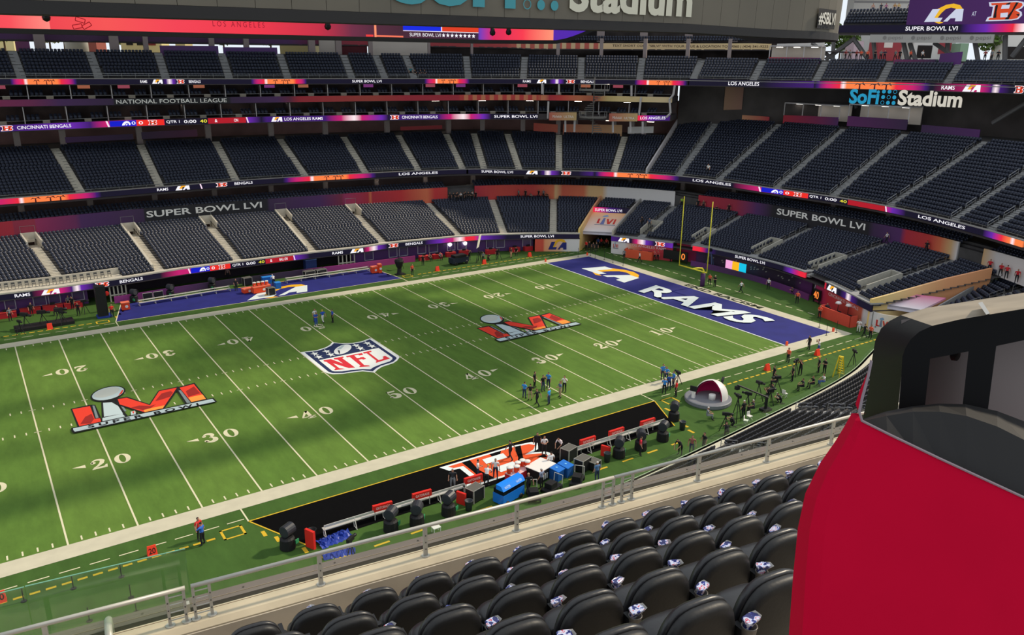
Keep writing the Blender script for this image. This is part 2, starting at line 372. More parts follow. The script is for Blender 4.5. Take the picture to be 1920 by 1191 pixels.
lay = [(T([(50, 378), (285, 328), (355, 328), (425, 480), (448, 550), (140, 612)]), KB), (T([(70, 385), (290, 345), (350, 505), (415, 495), (430, 545), (160, 600)]), SR), (T([(170, 570), (230, 480), (310, 440), (340, 505), (300, 560)]), SD), (T([(320, 340), (345, 340), (398, 490), (362, 497)]), SG),
 (T([(432, 300), (470, 285), (620, 260), (650, 330), (760, 470), (880, 420), (890, 455), (440, 552)]), KB), (T([(452, 305), (560, 300), (640, 345), (700, 440), (465, 480)]), SW), (T([(445, 495), (690, 442), (735, 485), (445, 545)]), SW), (T([(700, 345), (745, 410), (720, 415), (670, 345)]), SG), (T([(795, 418), (845, 405), (862, 452), (800, 465)]), SW), (T([(810, 418), (840, 412), (835, 445)]), SR),
 (T(ell(514, 196, 222, 88, -13)), KB), (T(ell(514, 192, 203, 74, -13)), SW), (T(ell(498, 180, 165, 52, -15)), pm(190, 196, 188)), (T([(640, 225), (690, 150), (705, 155), (690, 190)]), SR),
 (T([(618, 255), (750, 233), (1030, 328), (1140, 158), (1385, 106), (1402, 122), (1215, 385), (965, 442), (618, 332)]), KB), (T([(635, 265), (745, 248), (1035, 340), (1150, 165), (1370, 122), (1195, 380), (970, 428), (660, 330)]), SR),
 (T([(800, 372), (900, 345), (1040, 350), (1110, 330), (1020, 392), (955, 402)]), SD), (T([(1100, 290), (1180, 195), (1290, 165), (1320, 180), (1285, 235), (1180, 270)]), SD), (T([(955, 402), (1050, 378), (1220, 342), (1195, 380), (970, 428)]), SO),
 (T([(1372, 118), (1590, 63), (1748, 265), (1550, 318), (1478, 328), (1360, 150)]), KB), (T([(1390, 160), (1420, 158), (1542, 310), (1495, 318)]), SG), (T([(1402, 126), (1580, 80), (1730, 265), (1550, 305)]), SR), (T([(1480, 170), (1580, 110), (1660, 195), (1560, 225), (1515, 240)]), SD), (T([(1512, 250), (1690, 210), (1730, 265), (1550, 305)]), SO),
 (T([(58, 628), (1822, 252), (1870, 302), (88, 694), (62, 668)]), KB), (T([(82, 634), (1810, 266), (1846, 300), (104, 676), (84, 652)]), SW)]
b = MB(); qb = [T([q])[0] for q in ((272, 634), (1698, 340), (1676, 308), (262, 598))]
def bil(q):
    return lambda u, v: (*(np.array(q[0]) * (1 - u) * (1 - v) + np.array(q[1]) * u * (1 - v) + np.array(q[2]) * u * v + np.array(q[3]) * (1 - u) * v), L2 + .12)
text_on(b, 'S U P E R   B O W L', bil(qb), 0, 1, 0, 1, 0, .03)
TW = [[(v[0], v[1]) for v in (b.v[i] for i in f)] for f in b.f]
l0 = gp(134, 808)[:2]; l1 = gp(925, 637)[:2]; sh = (l1[0] - l0[0], 0.0)
lay += [(t, KB) for t in TW]
emblem('game_emblem', lay, 'red orange and silver numeral emblem with trophy, nearer the left edge')
emblem('game_emblem', lay, 'red orange and silver numeral emblem with trophy, nearer the blue end zone', sh)
# ---- team marks as flat layers in a unit frame
LA_M = [([(.30, .2), (.36, .42), (.58, .72), (.95, .92), (1.3, .97), (1.62, .87), (1.82, .6), (1.52, .58), (1.42, .7), (1.2, .76), (.95, .68), (.78, .48), (.62, .2)], 'y'), ([(.45, .02), (.75, -.12), (.95, -.05), (.7, .03)], 'y'),
 ([(0, 0), (.32, .7), (.68, .7), (.47, .22), (.88, .22), (.78, 0)], 'w'), ([(.93, 0), (1.44, .66), (1.82, .66), (1.84, 0), (1.5, 0), (1.5, .17), (1.26, .17), (1.14, 0)], 'w')]
BZ_M = [([(0, 1), (1.1, 1), (1.38, .93), (1.45, .78), (1.35, .6), (1.22, .53), (1.38, .42), (1.42, .25), (1.3, .06), (1.05, 0), (0, 0), (.06, .22), (.2, .25), (.2, .75), (.06, .78)], 'w'),
 ([(.1, .94), (1.08, .94), (1.32, .88), (1.37, .77), (1.28, .63), (1.1, .53), (1.3, .4), (1.34, .26), (1.24, .1), (1.03, .06), (.1, .06), (.14, .17), (.27, .2), (.27, .8), (.14, .83)], 'o'),
 ([(.3, .94), (.42, .94), (.38, .5), (.44, .06), (.28, .06), (.3, .5)], 'k'), ([(.72, .94), (.9, .94), (.78, .72), (.7, .74)], 'k'), ([(1.1, .93), (1.2, .92), (1.05, .5), (.92, .06), (.76, .06), (.98, .5)], 'k'), ([(1.18, .3), (1.32, .34), (1.3, .2)], 'k'),
 ([(.56, .82), (.88, .82), (.86, .62), (.54, .62)], 'w'), ([(.56, .4), (.86, .42), (.86, .18), (.58, .18)], 'w')]
HD_M = [([(.0, .1), (.1, .45), (.35, .8), (.7, .95), (1.0, .8), (1.15, .4), (1.1, .1), (.9, .1), (.92, .4), (.7, .55), (.5, .4), (.35, .1)], 'w'), ([(.55, .3), (.75, .4), (.7, .1), (.5, .1)], 'w')]
def affine(src, dst):
    A = np.c_[np.array(src), np.ones(len(src))]; M = np.linalg.lstsq(A, np.array(dst), rcond=None)[0]
    return lambda x, y: np.array([x, y, 1]) @ M
T = tr(1020, 470, 7.111)
fa = affine([(0, .03), (.31, .63), (.65, .63), (1.81, .05), (1.8, .57)], T([(515, 235), (805, 228), (862, 243), (1070, 425), (1250, 372)]))
CW = {'w': pm(222, 232, 232), 'y': pm(240, 178, 26), 'o': pm(222, 84, 38), 'k': BLK}
emblem('end_zone_emblem', [([tuple(fa(*q)) for q in p], CW[c]) for p, c in LA_M], 'white letters with a yellow horn painted in the end zone')
q4 = [tuple(gp(*q)[:2]) for q in ((1196, 548), (1408, 615), (1462, 604), (1212, 531))]
b = MB(); text_on(b, 'RAMS', bil(q4), 0, 1, 0, 1, 0, .03, .3)
b.build('end_zone_lettering', CW['w'], turf)
b = MB(); text_on(b, 'END RACISM', bil([(XB + .35, 1.9), (XB + .35, -12.6), (XB + 1.5, -12.6), (XB + 1.5, 1.9)]), 0, 1, 0, 1, 0, .03)
for i in range(len(b.v)): b.v[i] = (b.v[i][0], b.v[i][1], L3)
b.build('border_lettering', pm(40, 52, 26), turf)
# ---- bench areas
for s, m, nm in ((1, BLU, 'blue'), (-1, BLK, 'black')):
    y0, y1 = s * 28.25, s * (36.2 if s > 0 else 33.6)
    pts = [(-20.5, y0), (20.5, y0), (18.0 if s < 0 else 19.3, y1), (-18.0 if s < 0 else -18.6, y1)]
    o = flat('bench_area_paint', [pts], m, L1); o['label'] = nm + ' painted team bench area beside the sideline'
    e = MB(); P = [*pts]
    for a, c in ((P[0], P[1]), (P[1], P[2]), (P[0], P[3])):
        a, c = np.array(a), np.array(c); d = (c - a) / np.hypot(*(c - a)); n = np.array([-d[1], d[0]]) * .06
        e.poly([(*(a + n), L2), (*(c + n), L2), (*(c - n), L2), (*(a - n), L2)])
    e.build('bench_area_edge', CREAM if s > 0 else YEL, turf)
    for x in (-20.5, 20.5):
        flat('bench_corner_line', [[(x - .06, s * 26.2), (x + .06, s * 26.2), (x + .06, y0), (x - .06, y0)]], CREAM, L1)
ww, yy = [], []
for s in (-1, 1):
    for k in range(-64, 76):
        x = k * YD
        if abs(x) > 21.5:
            if k % 2 == 0: ww.append(rect(x, x + 1.25, s * 27.75 - .05, s * 27.75 + .05))
            if abs(x) > 23.2: yy.append(rect(x, x + .6, s * 29.2 - .11, s * 29.2 + .11))
    for k in range(12): yy.append(rect(-17 + k * 2.9, -15.8 + k * 2.9, s * 36.3 - .1, s * 36.3 + .1))
    for x0, x1 in ((-20.3, -17.4), (20.3, 18.2)):
        for k in range(5):
            t = (k + .4) / 5; xc, yc = x0 + (x1 - x0) * t, s * (30.0 + 6 * t); yy.append([(xc - .14, yc - .38), (xc + .14, yc - .38), (xc + .14, yc + .38), (xc - .14, yc + .38)])
    for xc in (-21.9, 21.9):
        for q in (rect(xc - .8, xc + .8, s * 29.1 - .7, s * 29.1 - .55), rect(xc - .8, xc + .8, s * 29.1 + .55, s * 29.1 + .7), rect(xc - .8, xc - .62, s * 29.1 - .7, s * 29.1 + .7), rect(xc + .62, xc + .8, s * 29.1 - .7, s * 29.1 + .7)): yy.append(q)
for k in range(-13, 14):
    ww.append(rect(59.45, 59.6, k * 1.85, k * 1.85 + 1.1))
tag(flat('restraining_dashes', ww, CREAM, L1), 'cream dashed restraining lines around the field', kind='stuff')
tag(flat('coaching_dashes', yy, YEL, L1), 'yellow dashed coaching line around the bench areas', kind='stuff')
# sideline team marks
fb = affine([(0, 0), (1.8, 0), (0, .9)], [(-3.4, 28.9), (5.2, 28.9), (-1.6, 33.4)])
emblem('sideline_emblem', [([tuple(fb(*q)) for q in p], CW[c]) for p, c in LA_M], 'white letters with yellow horn on the blue bench area')
fb = affine([(0, 0), (1.4, 0), (0, 1)], [(-4.6, -33.0), (4.8, -33.0), (-4.6, -28.7)])
emblem('sideline_emblem', [([tuple(fb(*q)) for q in p], CW[c]) for p, c in BZ_M], 'orange tiger striped letter on the black bench area')
# ================================================================ BOWL
LF = Curve([(-50, 37.6), (-32, 37.7), (-19, 38.1), (-9, 39.0), (5, 39.2), (18, 38.7), (32, 38), (39.5, 36.5), (49, 32.7), (56, 28.5)])
EF = Curve([(59.9, 24.5), (64.8, 14.2), (66.6, 8), (67.3, 0), (66.8, -8), (64.6, -16.2), (59.9, -26.4)])
BF = Curve([(-50, 55.2), (-30, 55.8), (-13, 56.5), (7, 56.3), (22, 54.9), (42, 51.6), (54.6, 48.0), (66.7, 39.5), (76.4, 25.6), (80, 8), (80.8, -11), (78.5, -26.5), (71, -42)])
MF = Curve([(-50, 55.4), (-30, 55.9), (-17, 56.3), (8, 57), (28, 55.1), (46, 51.3), (53, 46), (67.5, 34.8), (75.8, 22.8), (79.3, 7.2), (80.6, -13.8), (72.6, -37.1), (62, -50)])
MK = Curve([(-50, 70), (-23, 70), (12, 68.8), (50, 63), (62, 56), (76, 43), (86, 30), (92, 18)])
EK = Curve([(90, 36), (97, 22), (98.5, 8), (98.8, -10), (96, -26), (90, -42)])
SU = Curve([(-50, 67), (-28, 66), (10, 63), (34, 58.5), (56, 51.5), (70, 42), (80, 29), (88, 20), (95, 8), (98, -8), (97, -22), (92, -36)])
UK = Curve([(-50, 74.5), (-28, 73.5), (12, 70.5), (36, 66), (60, 58), (76, 47.5), (87, 34), (95, 24), (102, 11), (105.5, -8), (104.5, -24), (99, -40)])
CONC = mat('stand_concrete', srgb(84, 82, 82), .85, noise=.2, nscale=.7)
STEP = mat('aisle_concrete', srgb(206, 199, 184), .85, noise=.12, nscale=1.2)
STEPG = mat('aisle_concrete_grey', srgb(150, 150, 150), .85, noise=.12, nscale=1.2)
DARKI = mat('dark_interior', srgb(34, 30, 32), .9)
SEATM = mat('navy_seat_plastic', srgb(40, 47, 67), .4, spec=.5)
SEATP = mat('navy_seat_pan', srgb(27, 32, 48), .5, spec=.4)
RAILM = mat('rail_steel', srgb(150, 150, 150), .35, metal=.6)
WHITEP = mat('white_post', srgb(196, 190, 190), .6)
def vcol_mat(name, lit):
    if name in MATS: return MATS[name]
    m = bpy.data.materials.new(name); m.use_nodes = True; nt = m.node_tree; b = nt.nodes['Principled BSDF']
    a = nt.nodes.new('ShaderNodeVertexColor'); a.layer_name = 'print'
    b.inputs['Roughness'].default_value = .6
    if lit:
        b.inputs['Base Color'].default_value = (.01, .01, .01, 1); b.inputs['Specular IOR Level'].default_value = .1
        nt.links.new(a.outputs[0], b.inputs['Emission Color']); b.inputs['Emission Strength'].default_value = 1 / EXPK
    else:
        g = nt.nodes.new('ShaderNodeGamma'); g.inputs[1].default_value = .88; nt.links.new(a.outputs[0], g.inputs[0]); nt.links.new(g.outputs[0], b.inputs['Base Color'])
    MATS[name] = m; return m
PRINT = vcol_mat('printed_vinyl', False); SCREEN = vcol_mat('display_image', True)
def colour_mesh(o, cols):
    ca = o.data.color_attributes.new('print', 'FLOAT_COLOR', 'POINT')
    ca.data.foreach_set('color', np.array([(*c, 1) for c in cols], np.float32).ravel())
def strip(name, cv, s0, s1, z0, z1, stops, m, par=None, thick=.25, step=1.0, off=0.0):
    """band standing on a plan curve with colours given at arc lengths"""
    st = sorted(stops, key=lambda q: q[0]); S = sorted(set([s0, s1] + [q[0] for q in st if s0 < q[0] < s1] + list(np.arange(s0, s1, step))))
    xs = [q[0] for q in st]; C = np.array([q[1] for q in st])
    b = MB(); cols = []
    f0 = z0 if callable(z0) else (lambda t: z0); f1 = z1 if callable(z1) else (lambda t: z1)
    for t in S:
        c = [np.interp(t, xs, C[:, k]) for k in range(3)]
        b.v += [cv.p3(t, f0(t), off), cv.p3(t, f1(t), off), cv.p3(t, f1(t), off - thick), cv.p3(t, f0(t), off - thick)]; cols += [c, c, [v * .3 for v in c], [v * .3 for v in c]]
    for i in range(len(S) - 1):
        a, c = 4 * i, 4 * i + 4
        b.f += [(a, c, c + 1, a + 1), (a + 1, c + 1, c + 2, a + 2), (a + 3, a + 2, c + 2, c + 3), (a, a + 3, c + 3, c)]; b.m += [0] * 4
    b.f += [(0, 1, 2, 3), (len(b.v) - 4, len(b.v) - 1, len(b.v) - 2, len(b.v) - 3)]; b.m += [0, 0]
    o = b.build(name, m, par); colour_mesh(o, cols); return o
def band(name, cv, s0, s1, z0, z1, off0, off1, m, par=None, step=1.6):
    """plain solid following a plan curve: heights z0..z1, from off0 to off1 towards the field"""
    b = MB(); f0 = z0 if callable(z0) else (lambda t: z0); f1 = z1 if callable(z1) else (lambda t: z1)
    n = max(1, int((s1 - s0) / step)); S = [s0 + (s1 - s0) * k / n for k in range(n + 1)]
    for t in S: b.v += [cv.p3(t, f0(t), off1), cv.p3(t, f1(t), off1), cv.p3(t, f1(t), off0), cv.p3(t, f0(t), off0)]
    for i in range(n):
        a, c = 4 * i, 4 * i + 4; b.f += [(a, c, c + 1, a + 1), (a + 1, c + 1, c + 2, a + 2), (a + 3, a + 2, c + 2, c + 3), (a, a + 3, c + 3, c)]; b.m += [0] * 4
    b.f += [(0, 1, 2, 3), (len(b.v) - 4, len(b.v) - 1, len(b.v) - 2, len(b.v) - 3)]; b.m += [0, 0]
    return b.build(name, m, par)
# ---- lit ribbon boards
DK, PU, PL, MG, RD, OR, WT, BL, RE = [srgb(*c) for c in ((20, 16, 38), (62, 24, 110), (104, 40, 170), (196, 30, 110), (236, 40, 62), (255, 130, 70), (255, 235, 240), (16, 26, 200), (238, 44, 34))]
class Ring:
    def __init__(s, cv, edge, h, y_at=None):
        s.cv, s.h = cv, h; s.ex = [e[0] for e in edge]; s.ey = [e[1] for e in edge]
        s.z = cv.zf(edge); s.zt = lambda t: s.z(t) + h
    def S(s, x): return s.cv.hit(x, float(np.interp(x, s.ex, s.ey)))[0]
    def fn(s, off): return lambda t, v: s.cv.p3(t, s.z(t) + v * s.h, off)
LA_S = [([(.5, .25), (.85, .97), (1.5, .97), (1.25, .66), (1.05, .7), (.82, .25)], 'y'), ([(0, 0), (.38, .97), (.8, .97), (.52, .3), (.98, .3), (.87, 0)], 'w'), ([(.97, 0), (1.45, .97), (1.9, .97), (1.95, 0), (1.58, 0), (1.58, .26), (1.36, .26), (1.24, 0)], 'w')]
WTX, YTX = led(250, 248, 255), led(240, 230, 60)
def ribbon(ring, x0, x1, stops, items, label, group='lit ribbon boards around the bowl'):
    S = ring.S; s0, s1 = S(x0), S(x1)
    o = strip('led_ribbon', ring.cv, s0, s1, ring.z, ring.zt, [(S(x), c) for x, c in stops], SCREEN, step=.9, thick=.3, off=.3)
    tag(o, label, 'display', group)
    fn = ring.fn(.34); lw = {'w': WTX, 'y': led(255, 176, 40), 'o': led(240, 70, 40), 'k': led(20, 16, 20)}
    for it in items:
        b = MB(); k = it[0]; a, c = S(it[1]), S(it[2]) if len(it) > 2 and not isinstance(it[2], str) else None
        if k == 't':
            words_on('lettering', it[3], fn, a, c, .24, .78, it[4] if len(it) > 4 else WTX, o)
        elif k in ('la', 'bz', 'hd'):
            M, w = {'la': (LA_S, 1.95), 'bz': (BZ_M, 1.45), 'hd': (HD_M, 1.15)}[k]; ms = []
            for i, (p, cc) in enumerate(M):
                mm = lw[cc] if k != 'hd' else WTX
                if mm not in ms: ms.append(mm)
                b.poly([ring.fn(.34 + .012 * i)(a + (c - a) * x / w, .08 + .86 * max(y, 0)) for x, y in p], ms.index(mm))
            b.build('team_mark', ms, o)
        elif k == 'palm':
            ms = led(60, 8, 20)
            for j in range(3):
                t = a + (c - a) * (j + .5) / 3 + (.3 if j == 1 else 0); w = (c - a) / 7
                b = MB(); b.poly([fn(t - w * .15, 0), fn(t + w * .15, 0), fn(t + w * .1, .7), fn(t - w * .1, .7)])
                b.poly([fn(t - w, .45), fn(t - w * .5, .85), fn(t, .7), fn(t + w * .6, .95), fn(t + w, .5), fn(t + w * .4, .72), fn(t, .62), fn(t - w * .5, .68)])
                b.build('palm_silhouette', ms, o)
        elif k == 'slash':
            w = it[2] if len(it) > 2 else .35; w = c - a
            b.poly([fn(a + w * .5, 0), fn(a + w, 0), fn(a + w * .5, 1), fn(a, 1)]); b.build('slash', led(255, 225, 245), o)
        elif k == 'box':
            fb_ = ring.fn(.325); b.poly([fb_(a, .02), fb_(c, .02), fb_(c, .98), fb_(a, .98)]); b.build('score_panel', it[3], o)
    return o
def score(x):
    """score strip items from image columns: start blue, blue/red, red end, QTR end, clock start/end, 40 start/end, red end"""
    a, b_, c, q0, q1, c0, c1, f0, f1, r1 = x
    up = lambda t: (t[0], t[1], t[2]) + t[3:]
    return [('slash', a - .07 * (c - a), a), ('box', a, b_, led(16, 26, 200)), ('box', b_, c, led(238, 44, 34)), ('hd', a + .45 * (b_ - a), a + .78 * (b_ - a)), ('t', a + .82 * (b_ - a), a + .97 * (b_ - a), '0'),
            ('t', b_ + .08 * (c - b_), b_ + .24 * (c - b_), '0'), ('bz', b_ + .42 * (c - b_), b_ + .75 * (c - b_)), ('t', q0, q1, 'QTR 1'), ('t', c0, c1, '0:00'), ('t', f0, f1, '40', YTX), ('box', f1 + 2, r1, led(176, 24, 40)), ('t', f1 + .2 * (r1 - f1), f1 + .27 * (r1 - f1), '&'), ('t', f1 + .52 * (r1 - f1), f1 + .8 * (r1 - f1), 'BALL ON'), ('slash', r1, r1 + .07 * (r1 - f1))]
def palms(x0, x1, x2, x3): return [(x0, DK), (x0 + .15 * (x1 - x0), PU), (x0 + .5 * (x1 - x0), MG), (x1, RD), (x1 + .06 * (x2 - x1), WT), (x1 + .12 * (x2 - x1), OR), (x2 - .1 * (x2 - x1), OR), (x2, RD), (x3 - .5 * (x3 - x2), MG), (x3 - .15 * (x3 - x2), PU), (x3, DK)]
R1 = Ring(LF, [(0, 563), (111.7, 549.5), (205, 536), (347.6, 513.2), (459, 499), (551.7, 487), (679, 472.5), (727, 465), (819.6, 456), (891, 450), (1002, 446.5), (1086.5, 446.5)], .78)
ribbon(R1, -60, 1086, [(-60, DK), (60, DK), (115, MG), (135, PU), (145, WT), (152, PL), (178, DK), (300, DK), (335, MG), (353, MG), (431, MG), (432, DK), (497, DK), (548, RD), (550, PL), (580, DK), (680, DK), (690, MG), (700, WT), (708, PL), (725, DK), (795, DK), (825, PL), (848, MG), (862, WT), (872, RD), (888, RD), (900, PL), (925, PU), (950, DK), (1086, DK)],
       [('t', 28, 57, 'RAMS'), ('la', 77, 112), ('bz', 178, 205), ('t', 224, 267, 'BENGALS'), *score((357, 393, 431, 435, 455, 461, 478, 484, 495, 549)), ('t', 622, 642, 'RAMS'), ('la', 655, 680), ('bz', 727, 746), ('t', 759, 791, 'BENGALS'), ('t', 975, 1038, 'SUPER BOWL LVI')], 'lowest lit ribbon board along the front of the far lower stand')
R1a = Ring(EF, [(1146, 451), (1262, 465)], .85)
ribbon(R1a, 1147, 1262, [(1147, PU), (1185, DK), (1195, MG), (1205, WT), (1212, PL), (1228, DK), (1262, PL)], [('la', 1160, 1181), ('bz', 1229, 1248)], 'short lit board on the red corner wall right of the tunnel')
R1b = Ring(EF, [(1300, 469), (1512, 521)], .8)
ribbon(R1b, 1300, 1512, [(1300, RD), (1314, RD), (1326, PU), (1345, DK), (1470, DK), (1485, PL), (1496, MG), (1503, RD), (1512, RD)], [('t', 1380, 1436, 'SUPER BOWL LVI')], 'lit board along the dark field suites behind the end zone')
R1c = Ring(EF, [(1549, 541), (1636, 585)], .95)
ribbon(R1c, 1549, 1636, [(1549, RD), (1553, DK), (1578, DK), (1588, PU), (1593, WT), (1599, PU), (1612, DK), (1636, DK)], [('la', 1554, 1572)], 'short lit board on the red wall at the near end of the end stand')
R2 = Ring(MF, [(0, 383.5), (186, 369.5), (480, 345.5), (694, 333), (875, 325.5), (960, 326.5), (1141, 330.5), (1287, 340), (1440, 361), (1661.6, 396.5), (1920, 464)], .8)
ribbon(R2, -70, 874, [(-70, DK), (-50, PU), (-5, MG), *palms(0, 35, 130, 190)[3:], (525, DK), *palms(530, 580, 655, 705), (874, DK)], [('palm', 55, 125), ('t', 294, 315, 'RAMS'), ('la', 328, 355), ('slash', 374, 379), ('bz', 404, 426), ('t', 439, 473, 'BENGALS'), ('palm', 605, 645), ('t', 747, 820, 'LOS ANGELES')], 'lit ribbon board along the front of the far middle deck')
ribbon(R2, 878, 1920, [(878, DK), (1012, DK), (1020, PU), (1027, WT), (1034, PL), (1050, DK), (1085, DK), (1110, PU), *palms(1115, 1150, 1220, 1275), (1375, DK), (1420, MG), (1428, MG), (1516, MG), (1517, DK), (1660, DK), (1663, MG), (1675, PL), (1700, DK), (1845, DK), (1862, PL), (1880, RD), (1896, OR), (1901, WT), (1906, OR), (1920, OR)],
       [('t', 903, 962, 'SUPER BOWL LVI'), ('la', 986, 1008), ('bz', 1052, 1071), ('palm', 1175, 1215), ('t', 1300, 1372, 'LOS ANGELES'), *score((1429, 1470, 1516, 1519, 1541, 1548, 1570, 1576, 1589, 1661)), ('t', 1724, 1812, 'LOS ANGELES')], 'lit ribbon board along the corner and end middle deck')
R3 = Ring(SU, [(0, 247), (240, 236.5), (480, 229.5), (960, 223), (1006, 223), (1190, 226), (1256, 226)], .95)
ribbon(R3, -60, 1008, [(-60, DK), (25, PU), (135, PL), (170, PU), (198, MG), (203, MG), (308, MG), (309, DK), (461, DK), (465, PL), (490, DK), (500, PU), (610, PU), (640, MG), (664, WT), (678, MG), (715, PL), (728, DK), (735, PU), (822, PU), (845, MG), (868, WT), (882, MG), (905, PL), (920, DK), (1008, DK)],
       [('bz', 2, 26), ('t', 33, 134, 'CINCINNATI BENGALS'), *score((206, 256, 308, 312, 337, 345, 368, 375, 388, 461)), ('la', 508, 529), ('t', 533, 605, 'LOS ANGELES RAMS'), ('bz', 731, 748), ('t', 753, 820, 'CINCINNATI BENGALS'), ('t', 926, 1007, 'SUPER BOWL LVI')], 'lit ribbon board below the far lower suites')
ribbon(R3, 1196, 1256, [(1196, RD), (1206, MG), (1220, PL), (1240, PU), (1256, PU)], [('t', 1201, 1248, 'LOS ANGELES')], 'small magenta lit board below the corner suites')
R4 = Ring(SU, [(0, 158.4), (480, 157.5), (960, 156.5), (1287, 160), (1533, 165), (1903, 175)], .8)
ribbon(R4, -60, 1290, [(-60, DK), *palms(20, 45, 115, 145), (305, DK), (312, PU), (318, WT), (324, PL), (332, DK), *palms(470, 495, 555, 575), *palms(795, 815, 860, 880), (1030, DK), (1040, PL), (1044, WT), (1048, PL), (1058, DK), *palms(1190, 1212, 1262, 1288)],
       [('palm', 62, 105), ('t', 263, 276, 'RAMS'), ('la', 285, 305), ('bz', 331, 346), ('t', 354, 376, 'BENGALS'), ('palm', 510, 545), ('t', 660, 715, 'SUPER BOWL LVI'), ('palm', 825, 855), ('t', 980, 995, 'RAMS'), ('la', 1006, 1024), ('bz', 1061, 1078), ('t', 1089, 1115, 'BENGALS'), ('palm', 1230, 1258)], 'lit ribbon board along the front of the far upper deck')
R4b = Ring(SU, [(1287, 160.5), (1440, 165), (1533, 166), (1700, 170), (1903, 176)], 1.25)
ribbon(R4b, 1292, 1925, [(1292, DK), (1430, DK), (1525, PU), *palms(1527, 1575, 1680, 1745), (1750, DK), (1842, MG), (1860, PU), (1868, WT), (1876, PU), (1895, DK), (1925, DK)], [('t', 1365, 1423, 'LOS ANGELES'), ('palm', 1600, 1675), ('t', 1766, 1791, 'RAMS'), ('la', 1806, 1840), ('bz', 1903, 1922)], 'lit ribbon board along the front of the end upper deck')
# ---- seats
def seat_proto():
    b = MB(); w = .235
    f = [(-w, .42), (w, .42), (w, .80), (w * .72, .90), (-w * .72, .90), (-w, .80)]
    lean = lambda z: .12 * (z - .42)
    b.hexa([(x, lean(z), z) for x, z in f], [(x, lean(z) + .07, z) for x, z in f], 0)
    b.hexa([(-.21, -.22, .42), (.21, -.22, .42), (.21, -.02, .36), (-.21, -.02, .36)], [(-.2, -.17, .72), (.2, -.17, .72), (.2, -.04, .72), (-.2, -.04, .72)], 1)
    return b
SEAT = seat_proto()
class Tier:
    def __init__(s, name, F, zf, B, zb, st, n, label, aisles, excl=(), pan=CONC, stairs=STEP, cut=()):
        s.F, s.B, s.n = F, B, n
        s.zf = zf if callable(zf) else (lambda t: zf); s.zb = zb if callable(zb) else (lambda t: zb)
        s.sf = np.array([F.hit(*q[0])[0] if hasattr(q[0], '__len__') else q[0] for q in st], float); s.sb = np.array([B.hit(*q[1])[0] if hasattr(q[1], '__len__') else q[1] for q in st], float)
        s.k = len(st); s.aisles = aisles; s.excl = list(excl); s.name = name
        s.o = struct(s.mesh(pan), label); s.stairm = stairs
        for a in aisles: s.stair(a)
    def P(s, tau, q, z=None):
        i = np.arange(s.k); a, b = np.interp(tau, i, s.sf), np.interp(tau, i, s.sb)
        f, k = s.F.p3(a, 0), s.B.p3(b, 0); zf, zb = s.zf(a), s.zb(b)
        return np.array([f[0] + (k[0] - f[0]) * q, f[1] + (k[1] - f[1]) * q, zf + (zb - zf) * q if z is None else z])
    def zk(s, tau, k): return s.P(tau, k / s.n)[2]
    def out(s, tau, k): return any(a <= tau <= b and c <= k < d for a, b, c, d in s.excl)
    def mesh(s, m):
        T = sorted(set(list(np.linspace(0, s.k - 1, (s.k - 1) * 6 + 1)) + [v for e in s.excl for v in e[:2]]))
        b = MB(); n = s.n
        for i in range(len(T) - 1):
            a, c = T[i], T[i + 1]; mid = (a + c) / 2
            for k in range(n):
                if s.out(mid, k): continue
                A, C = s.zk(a, k), s.zk(c, k); q0, q1 = k / n, (k + 1) / n
                p = [s.P(a, q0, A), s.P(c, q0, C), s.P(c, q1, C), s.P(a, q1, A)]
                b.poly(p)
                b.poly([s.P(a, q1, A), s.P(c, q1, C), s.P(c, q1, s.zk(c, k + 1)), s.P(a, q1, s.zk(a, k + 1))])
        return b.build(s.name, m)
    def seats(s, gap=.72, pitch=.54, rows=None):
        out = []
        for i in range(s.k - 1):
            for k in (rows or range(s.n)):
                q = (k + .62) / s.n; a, c = s.P(i, q), s.P(i + 1, q); d = (c - a)[:2]; L = np.hypot(*d)
                g0 = gap if i in s.aisles else .5; g1 = gap if i + 1 in s.aisles else .5
                m = int((L - g0 - g1) / pitch)
                if m < 1: continue
                pad = (L - g0 - g1 - m * pitch) / 2 + g0
                for j in range(m):
                    tau = i + (pad + (j + .5) * pitch) / L
                    if s.out(tau, k): continue
                    p = s.P(tau, q); z = s.zk(tau, k); fr = s.P(tau, 0)[:2] - s.P(tau, 1)[:2]
                    out.append((p[0], p[1], z, math.atan2(fr[0], -fr[1])))
        return out
    def stair(s, i, w=1.25):
        b = MB(); n = s.n * 2
        ex = [e for e in s.excl if e[0] <= i <= e[1]]
        d = (s.P(min(i + .05, s.k - 1), .5) - s.P(max(i - .05, 0), .5))[:2]; d = d / np.hypot(*d) * w / 2
        for k in range(n):
            if any(e[2] <= k / 2 < e[3] for e in ex): continue
            q0, q1 = k / n, (k + 1) / n; z = s.P(i, (k + 1) / n)[2] - .5 * (s.P(i, 1)[2] - s.P(i, 0)[2]) / n + .03
            a, c = s.P(i, q0)[:2], s.P(i, q1)[:2]
            lo = [(*(a - d), z - .4), (*(a + d), z - .4), (*(c + d), z - .4), (*(c - d), z - .4)]
            b.hexa(lo, [(x, y, z) for x, y, _ in lo])
        st = b.build('aisle_stair', s.stairm, s.o); return st
    def loops(s, i, k0, k1, step=3.2, off=.0, h=.85):
        d = (s.P(min(i + .05, s.k - 1), .5) - s.P(max(i - .05, 0), .5))[:2]; d = d / np.hypot(*d) * off
        k = k0
        while k + 2 <= k1:
            p, q = s.P(i, (k + .3) / s.n), s.P(i, (k + 2.3) / s.n); p[:2] += d; q[:2] += d
            b = MB(); up = np.array([0, 0, h]); e = np.array([0, 0, h * .5])
            b.tube([p, p + up, q + up, q], .04, 5); b.tube([p + e, q + e], .03, 4)
            b.build('handrail', RAILM, s.o); k += step
